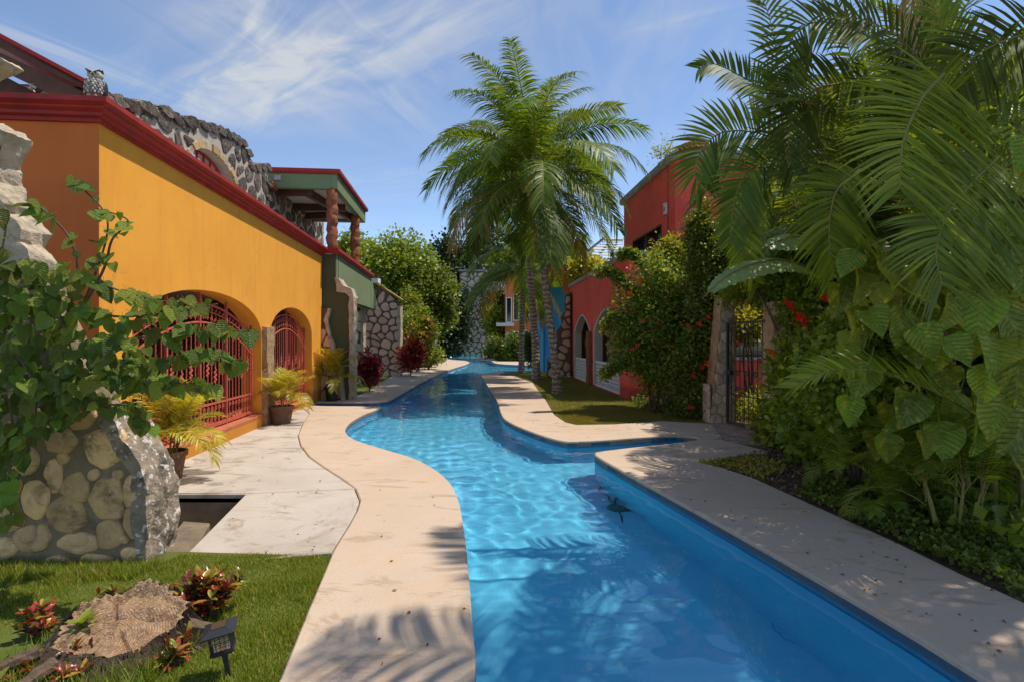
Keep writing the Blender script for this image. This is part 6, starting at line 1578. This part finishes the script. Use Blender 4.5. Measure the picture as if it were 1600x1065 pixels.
bush('climber', 'loose green climber hanging between tower and orange house', 'climbing plant', 775, 510, 47, .8, .5, 1.9, 4500, .2, M['bush'], 45, 16, 3)


# ---- crotons: every leaf its own piece on the near ones -------------------------------
lm = []
for i in range(4):
    r_ = random.Random(i + 5); mb = MB(); n = 6; curl = r_.uniform(-.2, .5)
    for k in range(n + 1):
        t = k / n; w = .17 * math.sin(PI * min(1, t * .9 + .06)) ** .7 * (1 if k < n else .05)
        for x in (-1, 0, 1): mb.v.append((x * w, t, abs(x) * w * .5 - curl * t * t + .03 * math.sin(t * 8 + i + x)))
    for k in range(n):
        for x in range(2): a = k * 3 + x; mb.f.append((a, a + 1, a + 4, a + 3))
    lm.append(mb.mesh('leaf', M['croton'], True))


def croton(label, loc, r, h, n, L, seed):
    rg = random.Random(seed); loc = Vector(loc); root = thing('croton_plant', label, 'croton', loc)
    ns = max(3, n // 16)
    for s in range(ns):
        a = rg.uniform(0, 2 * PI); rr = r * 1.0 * math.sqrt(rg.random()); tp = Vector((math.cos(a) * rr, math.sin(a) * rr, h * rg.uniform(.5, .85) * (1 - .35 * rr / r))); mb = MB(); mb.tube([(0, 0, 0), tp * .5 + Vector((0, 0, .02)), tp], [.009, .008, .005], 5); obj('stem', mb, root, M['twig'], world=False)
        for k in range(n // ns):
            q_ = rg.uniform(.35, 1.0); p = tp * q_; az = rg.uniform(0, 2 * PI); el = rg.uniform(.1, 1.2) * (.6 + .6 * q_); d = Vector((math.cos(az) * math.cos(el), math.sin(az) * math.cos(el), math.sin(el))); m3 = orient(d, Vector((rg.uniform(-.3, .3), rg.uniform(-.3, .3), 1)) - d * .3)
            o = obj('leaf', rg.choice(lm), root, world=False); o.location = p; o.rotation_euler = m3.to_euler(); s_ = L * rg.uniform(.65, 1.15); o.scale = (s_, s_, s_)
    return root


gz = -.045
croton('bushy red and yellow croton on the lawn behind the garden lamp', G(328, 972, gz), .21, .38, 290, .105, 1)
croton('red-green croton at the left side of the tree stump', G(58, 1000, gz), .14, .23, 110, .08, 2)
croton('yellow-edged croton in front of the tree stump', G(118, 1062, gz), .14, .17, 100, .075, 3)
croton('small croton with orange leaves between stump and garden lamp', G(280, 1046, gz), .13, .19, 100, .07, 4)
croton('tiny croton sprig behind the stump', G(172, 938, gz), .07, .08, 16, .07, 5)
croton('low croton in the bottom left corner', G(10, 1070, gz), .13, .12, 40, .09, 6)


def far_croton(label, loc, r, h, n, size, seed):
    loc = Vector(loc); root = thing('croton_plant', label, 'croton', loc); rg = np.random.default_rng(seed); c = (loc.x, loc.y, h * .6)
    bl = lumps(c, (r, r, h * .42), 12, rg, .4); cloud_obj('foliage', root, bl, n, size, M['croton_far'], seed, asp=.28, droop=-.6, nclump=n // 12, clump=size * .6)
    for i in range(4):
        mb = MB(); mb.tube([loc, Vector(bl[1 + i][:3])], .015, 5); obj('stem', mb, root, M['twig'])
far_croton('round crimson croton beside the narrow stone pier', G(577, 616), .33, 1.15, 1500, .15, 1)
far_croton('red and orange croton farther along the left bank', G(641, 592), .55, 1.55, 2200, .2, 2)

# ---- tree stump -------------------------------------------------------------------------
st = thing('tree_stump', 'broad weathered tree stump with a flat cut top in the lawn', 'tree stump', G(165, 1000, gz))
cs = G(182, 1022, gz); n = 96; prof = []
def sr(a):                                       # plan radius of the cut
    return .285 * (1 + .10 * math.cos(a - .2) + .07 * math.sin(2 * a + 1) + .05 * math.sin(5 * a) + .025 * math.sin(11 * a + 2))
mb = MB(); rows = [(1.55, -.02), (1.34, .02), (1.18, .07), (1.08, .12), (1.0, .17)]
def ztop(x, y): return .15 + .10 * y / .4 - .03 * x / .4 + (.05 if y > .2 else 0) * max(0, min(1, (y - .2) / .1))
for j, (s_, z) in enumerate(rows):
    for i in range(n):
        a = 2 * PI * i / n; r_ = sr(a); fl = (s_ - 1) * (1 + .55 * math.sin(4 * a + .6) + .9 * max(0, math.cos(a + 2.45)) ** 2) * (.62 if math.sin(a) > 0 else .9); rr = r_ * (1 + fl) + .014 * math.sin(31 * a + j) + .01 * math.sin(57 * a)
        x, y = rr * math.cos(a), rr * .92 * math.sin(a); t_ = j / 4; mb.v.append((cs.x + x, cs.y + y, gz + (z if j < 1 else (ztop(x, y) + .01) * (z / .17)) + .008 * math.sin(23 * a + j * 2)))
for j in range(4):
    for i in range(n): a = j * n + i; b = j * n + (i + 1) % n; mb.f.append((a, b, b + n, a + n))
obj('bark', mb, st, M['barkd'])
mb = MB(); m_ = 14
for j in range(m_ + 1):
    s_ = 1.005 - j / m_ * .98
    for i in range(n):
        a = 2 * PI * i / n; r_ = (sr(a) + .014 * math.sin(31 * a + 4)) * s_; x, y = r_ * math.cos(a), r_ * .92 * math.sin(a)
        rough = .014 * noise.noise(Vector((x * 22, y * 22, 0))) + .02 * noise.noise(Vector((x * 6, y * 6, 3))); groove = -.035 * math.exp(-((y - .05 - .12 * x) / .03) ** 2) * (1 if -.3 < x < .3 else 0) - sum(.022 * math.exp(-((math.remainder(a - ca_, 2 * PI)) * r_ / .008) ** 2) for ca_ in (.5, 1.3, 2.2, 2.9, 3.9, 4.6, 5.5)) * (1 if s_ > .3 else 0)
        mb.v.append((cs.x + x, cs.y + y, gz + ztop(x, y) + .012 + rough + groove + (.02 if s_ > .9 and y > 0 else 0)))
for j in range(m_):
    for i in range(n): a = j * n + i; b = j * n + (i + 1) % n; mb.f.append((a, b, b + n, a + n))
mb.f.append(tuple(m_ * n + i for i in range(n))); obj('cut_face', mb, st, M['stump'])
fb_ = MB(); rgf = random.Random(6)
for i in range(900):
    a = rgf.uniform(0, 2 * PI); r0_ = sr(a); pp = []
    for s_, zf_ in ((1.015, 1.0), (1.07, .74), (1.18, .44), (1.34, .12), (1.5, -.05)):
        x, y = r0_ * s_ * math.cos(a + rgf.uniform(-.02, .02)), r0_ * .92 * s_ * math.sin(a); pp.append((cs.x + x, cs.y + y, gz + (ztop(x, y) + .015) * zf_ + .012))
    k0 = rgf.randint(0, 2); fb_.tube(pp[k0:k0 + 3], [.006, .005, .002], 3, False)
obj('bark_fibres', fb_, st, M['barkd'], kind='stuff')
# roots running out over the grass
for i, (a, L_) in enumerate(((-2.5, .35), (-1.9, .25), (.3, .2))):
    pts = [cs + Vector((math.cos(a) * .34, math.sin(a) * .3, .1)), cs + Vector((math.cos(a) * (.42 + L_ * .4), math.sin(a) * (.42 + L_ * .4), .05)), cs + Vector((math.cos(a + .1) * (.42 + L_), math.sin(a + .1) * (.42 + L_), -.02))]
    mb = MB(); mb.tube(catmull(pts, 6), [.042 - .0028 * k for k in range(13)], 8, wob=.3); obj('root', mb, st, M['barkd'])
sp_ = thing('green_sprout', 'fresh green sprout growing in front of the stump', 'plant', G(128, 1030, gz)); rg = random.Random(4)
sp_m = MB(); v2, f2 = heart(1, .3, .3); sp_m.add([(x * .55, y, z) for x, y, z in v2], f2); sp_m = sp_m.mesh('leaf', M['bush'], True)
mb = MB(); mb.tube([(0, 0, 0), (.0, 0, .2)], .005, 5); obj('stem', mb, sp_, M['stem'], world=False)
for i in range(22):
    a = i * 2.4; el = rg.uniform(.1, .9); d = Vector((math.cos(a) * math.cos(el), math.sin(a) * math.cos(el), math.sin(el))); o = obj('leaf', sp_m, sp_, world=False); o.location = (0, 0, .04 + .165 * i / 22); o.rotation_euler = orient(d, Vector((0, 0, 1)) - d * .2).to_euler(); s = .085 * rg.uniform(.7, 1.2); o.scale = (s, s, s)

# ---- garden lamp ---------------------------------------------------------------------------
lp = thing('garden_lamp', 'black square lantern on a stake in the lawn, slightly tilted', 'garden lamp', G(358, 1062, -.04)); lp.rotation_euler = (R(3), R(-9), R(20))
def lobj(name, mb, par=lp, mat=None): return obj(name, mb, par, mat or M['black'], world=False)
mb = MB(); mb.box((-.011, -.011, -.05), (.011, .011, .15)); lobj('stake', mb)
mb = MB(); mb.box((-.045, -.045, .148), (.045, .045, .158)); mb.box((-.055, -.055, .158), (.055, .055, .168)); lobj('base', mb)
cage = lobj('cage', (lambda m: (m.box((-.05, -.05, .168), (-.044, -.044, .262)), m.box((.044, -.05, .168), (.05, -.044, .262)), m.box((-.05, .044, .168), (-.044, .05, .262)), m.box((.044, .044, .168), (.05, .05, .262)), m)[-1])(MB()))
for s in (-1, 1):
    for t_ in (-.022, 0, .022):
        mb = MB(); mb.box((t_ - .0015, s * .048 - .0015, .168), (t_ + .0015, s * .048 + .0015, .262)); lobj('bar', mb, cage); mb = MB(); mb.box((s * .048 - .0015, t_ - .0015, .168), (s * .048 + .0015, t_ + .0015, .262)); lobj('bar', mb, cage)
    for z in (.192, .215, .238):
        mb = MB(); mb.box((-.044, s * .046 - .001, z - .0015), (.044, s * .046 + .001, z + .0015)); lobj('bar', mb, cage); mb = MB(); mb.box((s * .046 - .001, -.044, z - .0015), (s * .046 + .001, .044, z + .0015)); lobj('bar', mb, cage)
mb = MB(); mb.box((-.036, -.036, .17), (.036, .036, .26)); lobj('glass', mb, mat=M['lglass'])
mb = MB(); mb.add([(-.078, -.078, .262), (.078, -.078, .262), (.078, .078, .262), (-.078, .078, .262), (-.078, -.078, .270), (.078, -.078, .270), (.078, .078, .270), (-.078, .078, .270), (-.04, -.04, .288), (.04, -.04, .288), (.04, .04, .288), (-.04, .04, .288)],
                  [(0, 3, 2, 1), (0, 1, 5, 4), (1, 2, 6, 5), (2, 3, 7, 6), (3, 0, 4, 7), (4, 5, 9, 8), (5, 6, 10, 9), (6, 7, 11, 10), (7, 4, 8, 11), (8, 9, 10, 11)]); lobj('roof', mb)
mb = MB(); mb.box((-.034, -.034, .2882), (.034, .034, .2905)); lobj('solar_cell', mb, mat=M['glass'])

# ---- owl --------------------------------------------------------------------------------------
M['owl'] = pmat('owl_feathers', (.34, .34, .34), (.10, .10, .10), 30, .8, .8, 60); M['owlw'] = pmat('owl_face', (.62, .58, .48), (.40, .36, .28), 20, .8, .5, 50)
ow = thing('owl_statue', 'grey owl figure with folded wings perched on the red cornice corner', 'statue', WLF.pt(.02, WH + .25, -.05)); ow.rotation_euler = (0, 0, R(14))
def ob_(name, mb, mat, sm=True, par=ow): return obj(name, mb, par, M[mat], smooth=sm, world=False)
mb = MB(); mb.lathe([(.04, 0), (.075, .02), (.095, .08), (.098, .13), (.085, .18), (.06, .215)], (0, 0, 0), 18); ob_('body', mb, 'owl')
mb = MB(); mb.ball((0, -.005, .255), .07, 14, 10, (1.12, .9, .78)); hd = ob_('head', mb, 'owlw')
for s in (-1, 1):
    mb = MB(); mb.add([(s * .03, -.04, .29), (s * .075, -.02, .285), (s * .075, .02, .28), (s * .08, -.02, .315)], [(0, 1, 3), (1, 2, 3), (2, 0, 3), (0, 2, 1)]); ob_('ear_tuft', mb, 'black', False, hd)
    mb = MB(); mb.ball((s * .032, -.062, .262), .021, 10, 6, (1, .45, 1)); e_ = ob_('eye', mb, 'owlw', par=hd); mb = MB(); mb.ball((s * .032, -.071, .262), .010, 8, 6, (1, .5, 1)); obj('pupil', mb, hd, M['black'], world=False)
    mb = MB(); mb.bar((s * .01, -.07, .268), (s * .07, -.055, .298), .012, .014); ob_('brow', mb, 'black', False, hd)
    mb = MB(); mb.ball((s * .088, .01, .11), .05, 10, 8, (.45, 1.0, 1.9)); ob_('wing', mb, 'black')
    mb = MB(); mb.ball((s * .035, -.06, .012), .022, 8, 6, (1, 1.4, .6)); ob_('foot', mb, 'owlw')
mb = MB(); mb.add([(-.01, -.068, .255), (.01, -.068, .255), (0, -.095, .238), (0, -.06, .225)], [(0, 1, 2), (0, 2, 3), (1, 3, 2)]); ob_('beak', mb, 'black', False, hd)
for i in range(6):
    for s in range(7):
        a = -PI / 2 + (s - 3) * .33 + (.16 if i % 2 else 0); z = .05 + i * .027; r_ = .097 - .02 * max(0, (z - .14) / .06)
        mb = MB(); mb.ball((r_ * math.cos(a), r_ * math.sin(a), z), .013, 6, 4, (1, .6, 1.3)); ob_('feather', mb, 'owl' if (i + s) % 2 else 'owlw')
mb = MB(); mb.bar((0, .06, .05), (0, .11, -.02), .06, .02); ob_('tail', mb, 'owl', False)

# ---- grass blades ---------------------------------------------------------------------------------
def grass(name, label, poly, n, h, mat, seed, zf, ybias=0., hvar=None):
    rg = np.random.default_rng(seed); xs_ = [p[0] for p in poly]; ys_ = [p[1] for p in poly]
    x = rg.uniform(min(xs_), max(xs_), n * 3); y = min(ys_) + (max(ys_) - min(ys_)) * rg.uniform(0, 1, n * 3) ** (1 + ybias); k = inpoly(x, y, poly); x, y = x[k][:n], y[k][:n]; m = len(x); x = x + rg.normal(size=m) * .012; y = y + rg.normal(size=m) * .012
    z = np.array([zf(a, b) for a, b in zip(x, y)]) - .003; hh = h * rg.uniform(.5, 1.25, m) * (1 if hvar is None else hvar(x, y)); a = rg.uniform(0, 2 * PI, m); w = .0022 + .0016 * rg.random(m) + h * .012; ln = hh * rg.uniform(.2, .9, m); b = rg.uniform(0, 2 * PI, m)
    P0 = np.stack([x - np.cos(a) * w, y - np.sin(a) * w, z], 1); P1 = np.stack([x + np.cos(a) * w, y + np.sin(a) * w, z], 1); P2 = np.stack([x + np.cos(b) * ln, y + np.sin(b) * ln, z + hh], 1)
    V = np.stack([P0, P1, P2], 1).reshape(-1, 3); T = np.arange(3 * m).reshape(-1, 3); o = obj(name, npmesh(name, V, T, mat), None, kind='stuff'); return tag(o, label, 'grass')


fl_ = [(-1.02, 1.9), (-1.3, 2.75)] + LAWN_R[::-1][3:] + [(-2.72, 4.42), (-5.2, 4.3), (-3.5, 1.9)]
fl_ = LAWN_R[:-2] + [(-1.33, 2.2), (-3.2, 2.2), (-4.6, 4.28), (-2.7, 4.30), (-2.66, 4.42)]
gv = lambda x, y: np.array([.55 + 1.1 * max(0, noise.noise(Vector((a * 2.3, b * 2.3, 1))) + .45) + (.8 if noise.noise(Vector((a * 9, b * 9, 7))) > .45 else 0) for a, b in zip(x, y)])
grass('grass', 'short sunlit lawn grass round the stump and garden lamp', fl_, 130000, .028, M['grass'], 1, lz, hvar=gv)
grass('grass', 'longer grass tufts at the foot of the stump and the ruined wall', [(-3.1, 2.3), (-1.9, 2.3), (-1.75, 3.1), (-2.3, 3.35), (-2.6, 3.1)], 5000, .11, M['grass'], 2, lz)
grass('grass', 'unmown grass fringe in front of the foreground ruined wall', [(-4.6, 3.95), (-2.75, 3.95), (-2.7, 4.22), (-4.7, 4.22)], 9000, .075, M['grass'], 3, lz)
grass('grass', 'mown lawn under the coconut palms', LAWN3, 110000, .035, M['grass_dry'], 4, lambda x, y: -.028, .9, hvar=lambda x, y: np.array([.6 + 1.2 * max(0, noise.noise(Vector((a * 1.7, b * 1.7, 3))) + .4) for a, b in zip(x, y)]))
grass('grass', 'narrow grass strip along the far left deck', LB[::-1][:6] + [LB[0]] + [tuple(G(660, 566)[:2]), (-7.5, 30), (-7.4, 22), (-5.3, 16.2)], 40000, .05, M['grass'], 5, lambda x, y: -.03)
# a pool cleaning float resting at the wall under water, with its hose
pc_ = thing('pool_cleaner', 'small green underwater pool cleaner with a thin hose on the pool floor at the right', 'pool cleaner', (1.35, 6.9, -1.14))
mb = MB(); mb.lathe([(.02, .06), (.12, .05), (.16, .02), (.17, 0)][::-1], (0, 0, 0), 14); obj('body', mb, pc_, pmat('teal_plastic', (.02, .16, .14), (.01, .10, .10), 8, .4, 0), world=False)
mb = MB(); mb.tube(catmull([(0, 0, .05), (-.1, .8, .02), (.1, 1.3, .02), (-.05, -.5, .02)], 5), .012, 5); obj('hose', mb, pc_, M['iron_dark'], world=False)

# ---- fallen leaves on the decks, and hairline cracks in the pool floor ------------------------
fl = MB(); rg = random.Random(21); DK_ = [[(470, 700), (560, 790), (520, 866), (380, 860), (300, 740), (420, 690)], [(560, 710), (700, 780), (735, 1000), (560, 1060), (540, 880)], [(940, 716), (1090, 728), (1180, 753), (1400, 852), (1590, 945), (1580, 1050), (1300, 905), (1100, 800)], [(790, 600), (840, 640), (890, 668), (1040, 668), (1030, 682), (900, 690), (800, 655)]]
for pl_, n_ in zip(DK_, (26, 12, 50, 24)):
    q_ = g2(pl_); k = 0
    while k < n_:
        px, py = rg.uniform(min(p[0] for p in pl_), max(p[0] for p in pl_)), rg.uniform(min(p[1] for p in pl_), max(p[1] for p in pl_)); g_ = G(px, py, 0)
        if not inpoly([g_.x], [g_.y], q_)[0]: continue
        k += 1; a = rg.uniform(0, 6.3); L_ = rg.uniform(.012, .04); d = Vector((math.cos(a), math.sin(a), 0)) * L_; e = Vector((-d.y, d.x, 0)) * rg.uniform(.2, .45); z = Vector((0, 0, .004)); z2 = Vector((0, 0, rg.uniform(.006, .016)))
        fl.add([g_ + z, g_ + d * .5 + e + z2, g_ + d + z, g_ + d * .5 - e + z2], [(0, 1, 2), (0, 2, 3)])
tag(obj('fallen_leaves', fl, None, M['litter'], 'stuff'), 'small dry leaves scattered over the concrete decks', 'fallen leaves')


def floor_pt(px, py):                            # where a line of sight bent by the water meets the pool floor
    s_ = G(px, py, -.11); v = (s_ - Vector((0, 0, CH))).normalized(); h = Vector((v.x, v.y, 0)); st_ = h.length / 1.33; ct = math.sqrt(1 - st_ * st_); h.normalize()
    return Vector((s_.x, s_.y, 0)) + h * (1.035 * st_ / ct) + Vector((0, 0, -1.146))


for L_ in ([(985, 748), (1005, 775), (1022, 800), (1040, 828), (1062, 862)], [(1140, 800), (1165, 835), (1200, 872), (1240, 915), (1275, 968), (1320, 1010), (1350, 1060)], [(1120, 850), (1160, 890), (1195, 930), (1210, 985), (1240, 1010)]):
    c = catmull([floor_pt(*p) for p in L_], 6); mb = MB(); V_ = []
    for i, p in enumerate(c):
        tg = (c[min(i + 1, len(c) - 1)] - c[max(i - 1, 0)]).normalized(); n_ = Vector((-tg.y, tg.x, 0)); w_ = .006 + .003 * math.sin(i * 2.1); off = n_ * (.012 * math.sin(i * 1.7)); mb.v += [tuple(p + off + n_ * w_), tuple(p + off - n_ * w_)]
    mb.f = [(2 * i, 2 * i + 2, 2 * i + 3, 2 * i + 1) for i in range(len(c) - 1)]; o = obj('crack', mb, ps, M['poolcrack']); o.cycles.is_caustics_receiver = True
